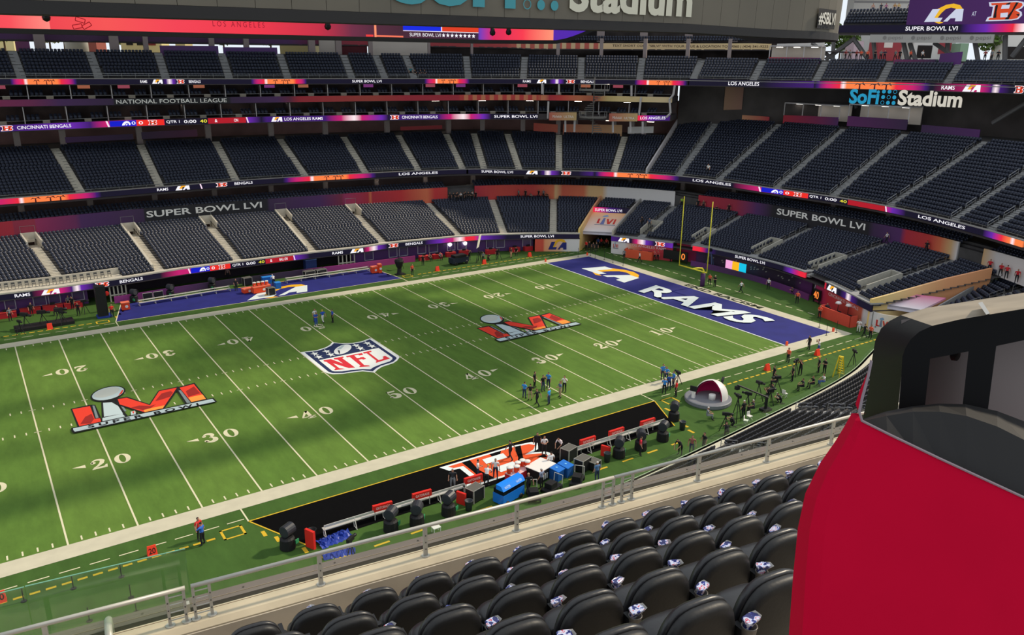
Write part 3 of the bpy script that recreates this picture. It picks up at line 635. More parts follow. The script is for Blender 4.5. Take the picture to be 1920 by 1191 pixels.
ztop = lambda r, d: (lambda t: r.z(t) + d)
far_low = Tier('seating_stand', LF, ztop(R1, .6), BF, 6.75, [((-70, 560), (-110, 455)), ((121, 530), (52, 440)), ((302, 506), (238, 417)), ((448, 486), (383, 402)), ((589, 472), (525, 392)), ((721, 456), (656, 384)), ((862, 443), (801, 372)), ((946, 437), (922, 366)), ((1037, 437), (1038, 366)), ((1086, 438), (1128, 368))], 19,
    'concrete terraces of the far lower stand', [1, 2, 3, 4, 5, 6, 7, 8], excl=[(.94, 1.06, 15, 18), (1.94, 2.06, 15, 18), (2.94, 3.06, 15, 18), (3.95, 4.05, 15, 18), (4.94, 5.06, 15, 18), (0, 1.6, 0, 3)])
end_low = Tier('seating_stand', EF, lambda t: 3.3, BF, 6.75, [((1146, 441), (1200, 372)), ((1200, 447), (1268, 378)), ((1302, 460), (1393, 396)), ((1412, 479), (1525, 418)), ((1513, 510), (1667, 449)), ((1600, 555), (1793, 480)), ((1639, 576), (1878, 512))], 18,
    'concrete terraces of the lower stand behind the end zone', [1, 2, 3, 4, 5], excl=[(.95, 1.12, 2, 7), (1.88, 2.0, 2, 7), (2.88, 3.0, 2, 8), (3.88, 4.0, 2, 8), (4.85, 4.98, 2, 8)], stairs=STEPG)
mid_far = Tier('seating_stand', MF, ztop(R2, .75), MK, 18.3, [((-70, 378), (-100, 270)), ((152, 359), (100, 264)), ((300, 347), (262, 266)), ((443, 338), (403, 257)), ((573, 329), (523, 249)), ((686, 322), (643, 248)), ((785, 319), (746, 246)), ((868, 316), (836, 244)), ((908, 316), (888, 243)), ((974, 316), (951, 244)), ((1048, 317), (1048, 248)), ((1151, 319), (1172, 250)), ((1212, 322), (1254, 247))], 16,
    'concrete terraces of the far middle deck', list(range(1, 12)))
mid_end = Tier('seating_stand', MF, ztop(R2, .75), EK, 21.5, [((1212, 322), (1275, 235)), ((1272, 326), (1347, 212)), ((1347, 333), (1464, 224)), ((1455, 347), (1585, 229)), ((1561, 362), (1700, 245)), ((1667, 382), (1853, 252)), ((1788, 401), (1990, 275)), ((1856, 421), (2080, 300)), ((1990, 470), (2200, 330))], 22,
    'concrete terraces of the end middle deck', [1, 2, 3, 4, 5, 6, 7], stairs=STEPG)
up_far = Tier('seating_stand', SU, ztop(R4, .85), UK, 33.3, [((-80, 147), (-100, 105)), ((41, 147), (24, 105)), ((186, 147), (169, 107)), ((311, 147), (297, 108)), ((430, 147), (416, 112)), ((540, 147), (525, 111)), ((660, 147), (644, 112)), ((722, 147), (704, 112)), ((777, 147), (760, 115)), ((878, 147), (874, 115)), ((981, 149), (984, 117)), ((1089, 149), (1090, 117)), ((1199, 151), (1204, 116)), ((1299, 154), (1315, 118))], 8,
    'concrete terraces of the far upper deck', list(range(1, 13)), stairs=STEPG)
up_end = Tier('seating_stand', SU, ztop(R4b, 1.15), UK, 33.0, [((1299, 154), (1315, 118)), ((1411, 154), (1430, 121)), ((1529, 152), (1548, 123)), ((1651, 154), (1669, 125)), ((1775, 157), (1800, 123)), ((1930, 160), (1960, 130))], 8,
    'concrete terraces of the end upper deck', [0, 1, 2, 3, 4], stairs=STEPG)
for t, lab in ((far_low, 'navy tip-up seats filling the far lower stand'), (end_low, 'navy tip-up seats of the lower stand behind the end zone'), (mid_far, 'navy tip-up seats of the far middle deck'), (mid_end, 'navy tip-up seats of the end middle deck'), (up_far, 'navy tip-up seats of the far upper deck'), (up_end, 'navy tip-up seats of the end upper deck')):
    o = scatter('stadium_seats', SEAT, t.seats(), [SEATM, SEATP]); tag(o, lab, 'seats', kind='stuff')
for t, a, k0, k1 in ((end_low, 1, 7, 17), (end_low, 2, 7, 17), (end_low, 3, 8, 17), (end_low, 4, 8, 17), (end_low, 5, 8, 17)): t.loops(a, k0, k1, 3.2, -.55)
for a in range(1, 8): mid_end.loops(a, 0, 21, 2.9, -.6)
# front caps and parapets
band('stand_front_cap', LF, 0, LF.L, ztop(R1, .78), ztop(R1, .98), -.5, .4, STEP, far_low.o)
for r, a, b_ in ((R1a, 1147, 1262), (R1b, 1300, 1512), (R1c, 1549, 1636)): band('stand_front_cap', EF, r.S(a), r.S(b_), ztop(r, r.h), ztop(r, r.h + .16), -1.4, .4, STEPG, end_low.o)
band('deck_front_cap', MF, 0, MF.L, ztop(R2, .8), ztop(R2, .9), -.3, .35, mat('cap_grey', srgb(150, 146, 142), .6), mid_far.o)
band('deck_front_cap', SU, 0, SU.L, ztop(R4, .8), ztop(R4, .92), -.2, .35, MATS['cap_grey'], up_far.o)
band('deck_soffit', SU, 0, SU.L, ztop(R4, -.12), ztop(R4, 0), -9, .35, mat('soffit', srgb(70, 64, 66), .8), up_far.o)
band('deck_soffit', SU, 0, R3.S(1256), ztop(R3, -.12), ztop(R3, 0), -8, .3, MATS['soffit'], up_far.o)
band('deck_soffit', MF, 0, MF.L, ztop(R2, -.35), ztop(R2, -.05), -12, .2, MATS['soffit'], mid_far.o)
for r, sg, o in ((R2, 0, mid_far), (R4, 1, up_far)):
    b = MB(); cv = r.cv; n = int(cv.L / 2)
    for hgt in (.45, .75) if sg else (.35,): b.tube([cv.p3(cv.L * k / n, r.zt(cv.L * k / n) + .1 + hgt, -.1) for k in range(n + 1)], .035, 4)
    for k in range(n): b.tube([cv.p3(cv.L * k / n, r.zt(cv.L * k / n), -.1), cv.p3(cv.L * k / n, r.zt(cv.L * k / n) + (.85 if sg else .45), -.1)], .025, 4)
    b.build('guard_rail', RAILM, o.o)
# ================================================================ STAND FITTINGS
PURP, MAGE, REDW, ORNG, TANP, WHTP, BLKP = [srgb(*c) for c in ((74, 34, 92), (150, 34, 84), (178, 32, 50), (222, 104, 66), (224, 178, 120), (222, 216, 214), (24, 22, 28))]
PUR2 = srgb(52, 30, 66)
def on(cv, x, y): return cv.hit(x, y)[0]
# ---- printed club fascia between lower stand and middle deck
ft = [(-60, 423), (0, 417), (237, 394), (478, 375.5), (641, 364), (839, 351.6), (890, 349), (960, 346.6), (1101, 348), (1266, 359), (1310, 366), (1440, 383), (1626, 416), (1797.6, 453.6), (1845, 466), (1920, 487)]
FT = BF.zf(ft); fx, fy = zip(*ft)
SB = lambda x: BF.hit(x, float(np.interp(x, fx, fy)))[0]
def fascia(x0, x1, stops, label, texts=()):
    o = strip('printed_fascia', BF, SB(x0), SB(x1), 6.6, FT, [(SB(x), c) for x, c in stops], PRINT, thick=.3)
    tag(o, label, 'banner')
    for a, b, t in texts:
        sa, sb_ = SB(a), SB(b); z = FT((sa + sb_) / 2)
        words_on('lettering', t, lambda u, v: BF.p3(u, v, .05), sa, sb_, z - 1.42, z - .38, mat('banner_white', srgb(250, 246, 240), .7), o, .02)
    return o
fascia(-60, 839, [(-60, REDW), (22, REDW), (24, srgb(150, 34, 60)), (64, srgb(150, 34, 60)), (66, MAGE), (140, srgb(110, 34, 86)), (150, PURP), (268, PUR2), (270, BLKP), (500, BLKP), (505, PUR2), (600, PURP), (640, srgb(120, 30, 60)), (645, MAGE), (690, REDW), (694, ORNG), (698, REDW), (752, srgb(206, 40, 44)), (800, ORNG), (815, srgb(206, 40, 44)), (839, srgb(200, 50, 44))], 'long purple to red printed fascia with white lettering above the far lower stand', [(273, 490, 'SUPER BOWL LVI')])
fascia(890, 1266, [(890, REDW), (940, srgb(206, 60, 48)), (1000, srgb(200, 52, 48)), (1038, ORNG), (1042, TANP), (1055, srgb(214, 84, 58)), (1095, srgb(222, 104, 66)), (1105, TANP), (1130, TANP), (1140, WHTP), (1266, WHTP)], 'red to white printed fascia curving round the far corner')
fascia(1310, 1798, [(1310, REDW), (1380, srgb(150, 32, 56)), (1420, PURP), (1450, BLKP), (1630, BLKP), (1640, PUR2), (1690, PURP), (1700, REDW), (1745, srgb(200, 50, 48)), (1765, ORNG), (1785, TANP), (1798, WHTP)], 'purple and red printed fascia with white lettering above the end lower stand', [(1458, 1624, 'SUPER BOWL LVI')])
fascia(1845, 1935, [(1845, TANP), (1870, WHTP), (1935, WHTP)], 'white printed fascia above the near corner rows')
# club rows and back walls
cl = []
for k in range(3):
    for s in np.arange(.5, BF.L, .58):
        if any(a < s < b for a, b in ((SB(836), SB(893)), (SB(1262), SB(1314)), (SB(1796), SB(1850)))): continue
        p = BF.p3(s, FT(s) - .75 + .32 * k, -.9 - .85 * k); n = BF.nrm(s); cl.append((*p, math.atan2(n[0], -n[1])))
tag(scatter('club_seats', SEAT, cl, [SEATM, SEATP]), 'dark tip-up club seats under the middle deck', 'seats', kind='stuff')
for k in range(3): band('club_step', BF, 0, BF.L, 6.6, lambda s: FT(s) - .75 + .32 * k, -1.3 - .85 * k, -.3 - .85 * k, CONC, far_low.o)
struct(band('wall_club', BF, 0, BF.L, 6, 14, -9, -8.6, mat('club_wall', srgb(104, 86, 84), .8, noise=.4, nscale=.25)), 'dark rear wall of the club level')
b = MB()
for s in np.arange(4, BF.L, 9.5): b.box((*BF.p3(s, 10.6, -4.6)[:2], 10.6), (.8, .8, 4), math.atan2(*BF.dir(s)[::-1]))
struct(b.build('club_columns', mat('column_grey', srgb(120, 108, 104), .7)), 'grey columns standing in the club level')
# ---- lower stand vomitories and cheek walls
def slopewall(t, tau, k0, k1, h, w, off=0.0, m=STEP, name='cheek_wall', lo=-.3):
    d = (t.P(min(tau + .05, t.k - 1), .5) - t.P(max(tau - .05, 0), .5))[:2]; d = d / np.hypot(*d)
    a, c = t.P(tau, k0 / t.n), t.P(tau, k1 / t.n); b = MB(); o = np.array([*(d * off), 0]); e = np.array([*(d * w / 2), 0]); up = np.array([0, 0, h]); dn = np.array([0, 0, lo])
    b.hexa([a + o - e + dn, a + o + e + dn, c + o + e + dn, c + o - e + dn], [a + o - e + up, a + o + e + up, c + o + e + up, c + o - e + up])
    return b.build(name, m, t.o)
DOOR = mat('doorway_dark', srgb(60, 44, 40), .9)
def vomit(t, tau, k0, k1, w, m, off=0.0, door=True):
    d = (t.P(min(tau + .05, t.k - 1), .5) - t.P(max(tau - .05, 0), .5))[:2]; d = d / np.hypot(*d)
    for s in (-1, 1): slopewall(t, tau, k0, k1, .95, .22, off + s * w / 2, m, 'entrance_wall', lo=-1.6)
    a, c = t.P(tau, k0 / t.n), t.P(tau, k1 / t.n); o = d * off; e = d * w / 2; z = a[2] - .25
    MB().poly([(*(a[:2] + o - e), z), (*(a[:2] + o + e), z), (*(c[:2] + o + e), z), (*(c[:2] + o - e), z)]).build('entrance_floor', m, t.o)
    MB().hexa([(*(c[:2] + o - e), z), (*(c[:2] + o + e), z), (*(c[:2] + o + e), c[2] + .9), (*(c[:2] + o - e), c[2] + .9)], [(*(q + (c - a)[:2] * .06), zz) for q, zz in (((c[:2] + o - e), z), ((c[:2] + o + e), z), ((c[:2] + o + e), c[2] + .9), ((c[:2] + o - e), c[2] + .9))]).build('entrance_back_wall', m, t.o)
    if door:
        q = c[:2] - (c - a)[:2] * .03; e2 = e * .62
        MB().poly([(*(q + o - e2), z), (*(q + o + e2), z), (*(q + o + e2), c[2] - .1), (*(q + o - e2), c[2] - .1)]).build('doorway', DOOR, t.o)
        gr = MB(); h = np.array([0, 0, 1.9]); c3 = np.array([*(c[:2] + o), c[2]]); e3 = np.array([*e, 0])
        gr.tube([c3 - e3, c3 - e3 + h, c3 + e3 + h, c3 + e3], .04, 5); gr.build('entrance_hoop', RAILM, t.o)
for i in (1, 2, 3, 4, 5): vomit(far_low, i, 15, 18.6, 1.9, STEP)
for i in (2, 4): slopewall(far_low, i, 1.5, 15.5, .8, .34, -.8)
for tau, k1, w in ((1.035, 7, 2.2), (1.94, 7, 2.0), (2.94, 8, 2.0), (3.94, 8, 2.0), (4.915, 8, 2.0)): vomit(end_low, tau, 2, k1, w, mat('entrance_concrete', srgb(176, 172, 160), .8, noise=.15), 0, False)
# wheelchair terrace at the left end and its folding chairs
a0, a1 = R1.S(-60), R1.S(235)
band('terrace_wall', LF, a0, a1, ztop(R1, .8), ztop(R1, 1.75), -2.75, -2.5, STEP, far_low.o)
band('terrace_floor', LF, a0, a1, ztop(R1, .7), ztop(R1, .85), -2.5, .0, STEP, far_low.o)
chp = MB(); chp.box((0, 0, .45), (.42, .4, .04)); chp.box((0, .2, .72), (.42, .04, .26))
for sx in (-1, 1):
    chp.tube([(sx * .2, .2, .85), (sx * .2, -.2, 0)], .025, 5); chp.tube([(sx * .2, -.2, .45), (sx * .2, .25, 0)], .025, 5)
FCH = mat('folding_chair_grey', srgb(92, 92, 92), .5)
fc0 = chp.build('folding_chair', FCH)
for j, x in enumerate(range(4, 216, 13)):
    s = R1.S(x); p = LF.p3(s, R1.z(s) + .9, -1.5); n = LF.nrm(s); o = fc0 if j == 0 else link('folding_chair', fc0.data)
    o.location = p; o.rotation_euler = (0, 0, math.atan2(n[0], -n[1])); tag(o, 'grey folding chair in the row on the terrace at the far left', 'chair', 'folding chairs on the far terrace')
fct = R1a
for x in (1158, 1168, 1214, 1222, 1230, 1238):
    s = fct.S(x); p = EF.p3(s, fct.zt(s) + .16, -.9); n = EF.nrm(s); o = link('folding_chair', fc0.data, None, p, math.atan2(n[0], -n[1])); tag(o, 'grey folding chair on the corner terrace above the red wall', 'chair', 'folding chairs on the corner terrace')
# ---- field level front below the lower ribbon
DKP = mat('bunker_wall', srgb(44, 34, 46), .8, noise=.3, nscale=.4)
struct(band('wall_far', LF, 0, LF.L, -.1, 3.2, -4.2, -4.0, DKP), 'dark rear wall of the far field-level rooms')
band('front_soffit', LF, 0, LF.L, ztop(R1, -.12), ztop(R1, 0), -4, .3, MATS['soffit'], far_low.o)
band('front_soffit', EF, 0, EF.L, 2.45, 2.6, -4, .2, MATS['soffit'], end_low.o)
def front(cv, ring, x0, x1, stops, z1, off, label, thick=.2, nm='field_wall'):
    S = ring.S; o = strip(nm, cv, S(x0), S(x1), 0, z1, [(S(x), c) for x, c in stops], PRINT, thick=thick, off=off)
    return struct(o, label)
PW1 = srgb(70, 28, 96)
fw1 = front(LF, R1, -60, 165, [(-60, PW1), (165, PW1)], 2.5, -1.2, 'purple field-level wall at the far left')
front(LF, R1, 208, 447, [(208, srgb(140, 40, 120)), (300, srgb(100, 36, 110)), (380, PUR2), (447, srgb(50, 40, 56))], .95, .9, 'low purple padded wall before the far open rooms')
front(LF, R1, 447, 600, [(447, srgb(46, 38, 52)), (560, PUR2), (600, srgb(130, 40, 110))], .95, 1.0, 'low dark padded wall behind the blue bench area')
front(LF, R1, 600, 772, [(600, srgb(150, 44, 124)), (690, srgb(170, 48, 120)), (772, srgb(160, 40, 110))], 1.0, 1.3, 'low magenta padded wall beyond the bench end')
fw2 = front(LF, R1, 664, 1002, [(664, PW1), (830, srgb(58, 24, 84)), (900, srgb(76, 34, 104)), (1002, srgb(60, 30, 80))], 2.5, -1.0, 'purple field-level wall with pale framed windows')
fw3 = front(LF, R1, 1003, 1086.5, [(1003, srgb(214, 70, 50)), (1018, srgb(214, 70, 50)), (1022, srgb(236, 150, 100)), (1050, srgb(238, 180, 140)), (1062, WHTP), (1086, WHTP)], 2.5, .2, 'orange to white mural wall left of the corner tunnel')
mm = {'w': paint(44, 48, 120), 'y': paint(236, 180, 40)}; sa, sb_ = R1.S(1028), R1.S(1062)
for i, (p, c) in enumerate(LA_M): MB().poly([LF.p3(sa + (sb_ - sa) * x / 1.81, .35 + 2.0 * max(y, 0), .24 + .01 * i) for x, y in p]).build('mural_mark', mm[c], fw3)
FRM = mat('pale_frame', srgb(176, 168, 184), .5)
def wframe(cv, ring, x0, x1, par, off, z0=.7, z1=2.3):
    S = ring.S; a, c = S(x0), S(x1); b = MB(); r = .07
    for s in (a, c): b.tube([cv.p3(s, z0, off), cv.p3(s, z1, off)], r, 4)
    for z in (z0, z1): b.tube([cv.p3(a, z, off), cv.p3(c, z, off)], r, 4)
    o = b.build('window_frame', FRM, par)
    MB().poly([cv.p3(a, z0, off - .02), cv.p3(c, z0, off - .02), cv.p3(c, z1, off - .02), cv.p3(a, z1, off - .02)]).build('window_pane', mat('dim_pane', srgb(88, 66, 112), .15, spec=.6), par)
for x0, x1 in ((8, 28), (62, 86), (91, 113), (136, 158)): wframe(LF, R1, x0, x1, fw1, -1.1)
for x0, x1 in ((687, 703), (733, 748), (752, 768), (787, 802), (808, 824), (842, 856), (861, 877), (914, 928), (932, 948), (982, 997)): wframe(LF, R1, x0, x1, fw2, -.9)
for x0, x1, lab in ((205, 235, 'left'), (635, 665, 'middle')):
    S = R1.S; a, c = S(x0), S(x1); b = MB()
    for s in np.linspace(a, c, 5): b.tube([LF.p3(s, 0, -.2), LF.p3(s, 2.4, -.2)], .1, 5)
    for z in (2.3, .9): b.tube([LF.p3(a, z, -.2), LF.p3(c, z, -.2)], .12, 5)
    tag(b.build('door_frame', STEP), 'pale framed entrance doors in the far field wall, %s pair' % lab, 'doors')
for x, lab in ((846, 'left'), (874, 'right')):
    s = R1.S(x); lp = thing('flood_lamp', 'bright round lamp glowing in the far purple wall, %s of two' % lab, 'lamp', LF.p3(s, 0, -.5))
    b = MB(); b.tube([(0, 0, 0), (0, 0, 1.7)], .04, 6); b.build('stand', RAILM, lp)
    b = MB(); b.lathe([(.05, -.1), (.3, -.05), (.34, .1), (.2, .16)], (0, 0, 1.85), 12, axis='Y'); b.build('lamp_head', mat('lamp_white', (1, .98, .95), .5, emit=6), lp, True)
# ---- corner tunnel towards the far right and its twin towards the near right
def tunnel(A, B_, dA, dB, stopsA, label, print_cols, words, dep=9.2):
    A, B_, dA, dB = [np.array(q, float) for q in (A, B_, dA, dB)]; dA /= np.hypot(*dA); dB /= np.hypot(*dB); d = (dA + dB) / np.hypot(*(dA + dB))
    root = struct(link('tunnel', None), label)
    for P, nm, cols in ((A, 'left', stopsA[0]), (B_, 'right', stopsA[1])):
        side = (B_ - A) / np.hypot(*(B_ - A)) * (.3 if nm == 'left' else -.3); b = MB(); cc = []
        for t, h, c in ((0, 3.2, cols[0]), (2.5, 3.8, cols[1]), (10, 5.7, cols[2]), (16, 6.9, cols[2])):
            q = P + (dA if nm == 'left' else dB) * t; h = h if dep > 9 or nm == 'left' else h * .62 - 1.1; b.v += [(*q, 0), (*q, h + .9), (*(q - side), h + .9), (*(q - side), 0)]; cc += [c] * 4
        for i in range(3):
            e, f = 4 * i, 4 * i + 4; b.f += [(e, f, f + 1, e + 1), (e + 1, f + 1, f + 2, e + 2), (e + 3, e + 2, f + 2, f + 3)]; b.m += [0] * 3
        b.f.append((0, 1, 2, 3)); b.m.append(0)
        o = b.build('side_wall', PRINT, root); colour_mesh(o, cc)
    a0, b0, a1, b1 = A + dA * 2.2, B_ + dB * 2.2, A + dA * dep, B_ + dB * dep; z0, z1 = 3.3, 3.3 + 2.3 * (dep - 2.2) / 7
    b = MB(); b.hexa([(*a0, z0 - .25), (*b0, z0 - .25), (*b1, z1 - .25), (*a1, z1 - .25)], [(*a0, z0), (*b0, z0), (*b1, z1), (*a1, z1)]); o = b.build('canopy', PRINT, root)
    colour_mesh(o, [print_cols[0], print_cols[0], print_cols[1], print_cols[1]] * 2)
    nv = np.array([*(d * (z1 - z0)), 7]); nv = np.array([-d[0] * (z1 - z0), -d[1] * (z1 - z0), 7]) / 7.6 * .03
    f = lambda u, v: (*(a0 + (b0 - a0) * u + (a1 - a0) * v), z0 + (z1 - z0) * v + .04)
    if words == 'logo':
        for i, (p, c) in enumerate((([(.28, .42), (.42, .42), (.34, .46), (.34, .66), (.28, .66)], (200, 50, 50)), ([(.4, .38), (.52, .38), (.49, .7), (.43, .7)], (110, 120, 170)), ([(.48, .76), (.56, .8), (.5, .86), (.4, .82), (.36, .76)], (120, 160, 200)), ([(.54, .66), (.6, .66), (.65, .5), (.7, .66), (.76, .66), (.69, .4), (.61, .4)], (206, 66, 56)), ([(.78, .4), (.84, .4), (.84, .66), (.78, .66)], (206, 66, 56)), ([(.24, .33), (.88, .33), (.88, .37), (.24, .37)], (150, 150, 160)))):
            MB().poly([f(*q) for q in p]).build('canopy_mark', paint(*c), root)
    b = MB(); b.hexa([(*a0, z0 - .55), (*b0, z0 - .55), (*(b0 + d * .2), z0 - .55), (*(a0 + d * .2), z0 - .55)], [(*a0, z0 + .02), (*b0, z0 + .02), (*(b0 + d * .2), z0 + .02), (*(a0 + d * .2), z0 + .02)]); b.build('canopy_lip', mat('lip_white', srgb(214, 208, 220), .6), root)
    bk = A + dA * 16; bk2 = B_ + dB * 16
    MB().poly([(*bk, 0), (*bk2, 0), (*bk2, 4), (*bk, 4)]).build('rear_wall', DARKI, root)
    return root, a1, b1, d, z1
tn, ta, tb, td, tz = tunnel((55.9, 28.4), (59.9, 24.4), np.array(BF.p3(BF.hit(1128, 368)[0], 0)[:2]) - (55.9, 28.4), np.array(BF.p3(BF.hit(1200, 372)[0], 0)[:2]) - (59.9, 24.4), ([srgb(236, 200, 110), srgb(238, 190, 120), srgb(224, 150, 110)], [srgb(180, 170, 150), srgb(150, 146, 140), srgb(150, 146, 140)]), 'decorated corner tunnel onto the field', [srgb(222, 214, 214), srgb(236, 170, 110)], 'logo')
hb = strip('led_board', Curve([tuple(ta), tuple((np.array(ta) + tb) / 2), tuple(tb)]), 0, float(np.hypot(*(tb - ta))), tz, tz + .95, [(0, RD), (1.2, MG), (3, PU), (5.6, DK)], SCREEN, thick=.3, step=.5)
tag(hb, 'small red and purple lit board over the corner tunnel', 'display')
hc = Curve([tuple(ta), tuple((np.array(ta) + tb) / 2), tuple(tb)])
words_on('lettering', 'SUPER BOWL LVI', lambda u, v: hc.p3(u, v, .04), .35, 5.4, tz + .22, tz + .72, WTX, hb)
tunnel((59.9, -26.3), (61.2, -30.4), (.895, -.445), (.97, -.24), ([srgb(226, 190, 110), srgb(230, 196, 130), srgb(222, 150, 100)], [srgb(120, 112, 100)] * 3), 'near corner tunnel with a magenta printed canopy', [srgb(226, 214, 220), srgb(200, 90, 130)], 'none', 6.0)
# tier fill behind the tunnels: rows over the tunnel mouth
blk = Tier('seating_stand', Curve([tuple(ta), tuple((np.array(ta) + tb) / 2), tuple(tb)]), tz + .4, BF, 6.8, [(0.0, BF.hit(1128, 368)[0]), (float(np.hypot(*(tb - ta))), BF.hit(1200, 372)[0])], 5, 'small block of terraces above the corner tunnel', [])
tag(scatter('stadium_seats', SEAT, blk.seats(), [SEATM, SEATP]), 'navy seats in the small block above the corner tunnel', 'seats', kind='stuff')
# ---- end field walls
eA = front(EF, R1a, 1147, 1262, [(1147, WHTP), (1172, WHTP), (1184, srgb(226, 150, 110)), (1205, srgb(206, 60, 56)), (1262, srgb(190, 34, 56))], 2.5, .1, 'white to red field wall with lettering right of the tunnel')
words_on('lettering', 'LOS ANGELES RAMS', lambda u, v: EF.p3(u, v, .14), R1a.S(1182), R1a.S(1250), 1.75, 2.2, mat('wall_white', srgb(226, 200, 200), .6), eA, .004)
def mini_logo(cv, s0, s1, z0, z1, off, par):
    w, h = s1 - s0, z1 - z0
    for p, c in (([(.06, .2), (.3, .2), (.3, .3), (.16, .3), (.16, .72), (.06, .72)], (200, 50, 46)), ([(.28, .2), (.44, .2), (.4, .75), (.32, .75)], (120, 130, 150)), ([(.26, .78), (.42, .76), (.52, .86), (.42, 1), (.28, .92)], (130, 160, 190)), ([(.44, .72), (.53, .72), (.6, .4), (.67, .72), (.76, .72), (.64, .2), (.55, .2)], (206, 66, 50)), ([(.8, .2), (.9, .2), (.9, .72), (.8, .72)], (206, 66, 50)), ([(.02, .04), (.96, .04), (.96, .14), (.02, .14)], (110, 116, 124))):
        MB().poly([cv.p3(s0 + w * x, z0 + h * y, off) for x, y in p]).build('game_mark', paint(*c), par)
mini_logo(EF, R1a.S(1150), R1a.S(1161), .9, 2.1, .14, eA)
eB = front(EF, R1b, 1300, 1512, [(1300, srgb(70, 30, 84)), (1318, srgb(40, 26, 52)), (1480, srgb(36, 22, 44)), (1495, srgb(84, 32, 92)), (1512, srgb(84, 32, 92))], 2.5, -1.2, 'dark purple front of the field suites behind the end zone')
front(EF, R1b, 1302, 1530, [(1302, srgb(92, 36, 104)), (1400, srgb(60, 40, 74)), (1450, srgb(84, 34, 100)), (1530, srgb(100, 34, 96))], .9, .9, 'low curved purple padded wall behind the end zone')
eC = front(EF, R1c, 1531, 1636, [(1531, srgb(150, 30, 84)), (1546, srgb(176, 30, 70)), (1556, srgb(196, 32, 50)), (1600, srgb(206, 60, 50)), (1618, srgb(214, 100, 70)), (1622, WHTP), (1636, WHTP)], 2.5, .1, 'red field wall with white lettering at the near end')
words_on('lettering', 'CINCINNATI BENGALS', lambda u, v: EF.p3(u, v, .14), R1c.S(1556), R1c.S(1612), 1.75, 2.2, MATS['wall_white'], eC, .004)
# white wall with emblem wrapping into the near tunnel
wcv = Curve([(60.6, -25.4), (59.9, -27.0), (60.2, -28.6), (61.6, -30.6)])
ww_ = strip('field_wall', wcv, 0, wcv.L, 0, 2.5, [(0, WHTP), (2, WHTP), (5, srgb(226, 200, 150))], PRINT, thick=.2, step=.5); struct(ww_, 'curved white wall with the game emblem beside the near tunnel')
mini_logo(wcv, 1.9, 4.0, .5, 2.1, .05, ww_)
# suite pixels behind the end zone: little pale reflections painted on the glass and an odd wall screen
rnd = random.Random(4); gl = MB()
for _ in range(30):
    s = R1b.S(rnd.uniform(1318, 1490)); z = rnd.uniform(.9, 2.2); gl.poly([EF.p3(s, z, -1.12), EF.p3(s + .3, z + .1, -1.12), EF.p3(s + .3, z + .3, -1.12), EF.p3(s, z + .18, -1.12)])
tag(gl.build('glass_reflections', paint(150, 146, 140), eB), 'small pale reflections painted on the dark glass', kind='stuff')
sc = thing('field_screen', 'pink yellow and cyan screen standing before the dark end suites', 'screen', EF.p3(R1b.S(1382), 0, .2), math.atan2(*EF.dir(R1b.S(1382))[::-1]))
for k, c in enumerate(((246, 170, 222), (250, 186, 30), (20, 196, 232))):
    MB().bx(-2.0 + k * 1.33, -.67 + k * 1.33, -.06, .06, .5, 2.1).build('panel', led(*c), sc)
MB().bx(-1.9, 1.9, -.05, .05, 0, .5).build('base', DARKI, sc)
for (x, y, tx, w), lab in ((((1275, 482), 0, '0', 3.2), 'black play clock showing an orange zero beside the goal post'), (((1536, 568), 0, '40', 1.5), 'black play clock showing an orange forty beside the red wall')):
    s, z = EF.hit(x[0], x[1]) if False else (EF.hit(x[0], x[1])[0], 1.2)
    pc = thing('play_clock', lab, 'clock', EF.p3(s, 0, .5), math.atan2(*EF.dir(s)[::-1]))
    MB().bx(-w / 2 - (1.2 if w > 2 else 0), w / 2, -.15, .15, .5, 2.0).build('case', mat('clock_case', srgb(24, 22, 24), .5), pc)
    for lx in (-w / 2 + .1, w / 2 - .1): MB().bx(lx - .05, lx + .05, -.1, .1, 0, .5).build('leg', DARKI, pc)
    bb = MB(); text_on(bb, tx, lambda u, v: (u, -.17, v), (.5 if w > 2 else -.6), (1.2 if w > 2 else .6), .7, 1.8, 0, .02); bb.build('digits', led(255, 140, 60), pc)

for (ra, xa), (rb, xb), c0, c1, lab in (((R1a, 1262), (R1b, 1300), srgb(190, 34, 60), srgb(150, 30, 84), 'red to magenta recessed wall between the corner wall and the end suites'), ((R1b, 1512), (R1c, 1549), srgb(92, 32, 96), srgb(150, 30, 76), 'purple to magenta recessed wall between the end suites and the near red wall')):
    a, c = ra.S(xa), rb.S(xb); struct(strip('field_wall', EF, a, c, 0, 3.3, [(a, c0), (c, c1)], PRINT, thick=.2, off=-1.6, step=.5), lab)
LMP = mat('concourse_lamp', (1, .86, .68), .5, emit=7)
def lamps(cv, off, z, s0, s1, step, par):
    for s in np.arange(s0, s1, step): MB().box((*cv.p3(s, 0, off)[:2], z(s) if callable(z) else z), (1.4, .35, .06), math.atan2(*cv.dir(s)[::-1])).build('ceiling_lamp', LMP, par)
lamps(BF, -3.2, ztop(R2, -.42) if False else 11.55, 4, BF.L - 2, 8.5, far_low.o)
lamps(MK, -4.0, 21.0, 4, MK.L - 20, 8.0, mid_far.o)
lamps(SU, -3.0, lambda s: 25.0, 4, R3.S(1240), 9.0, up_far.o)
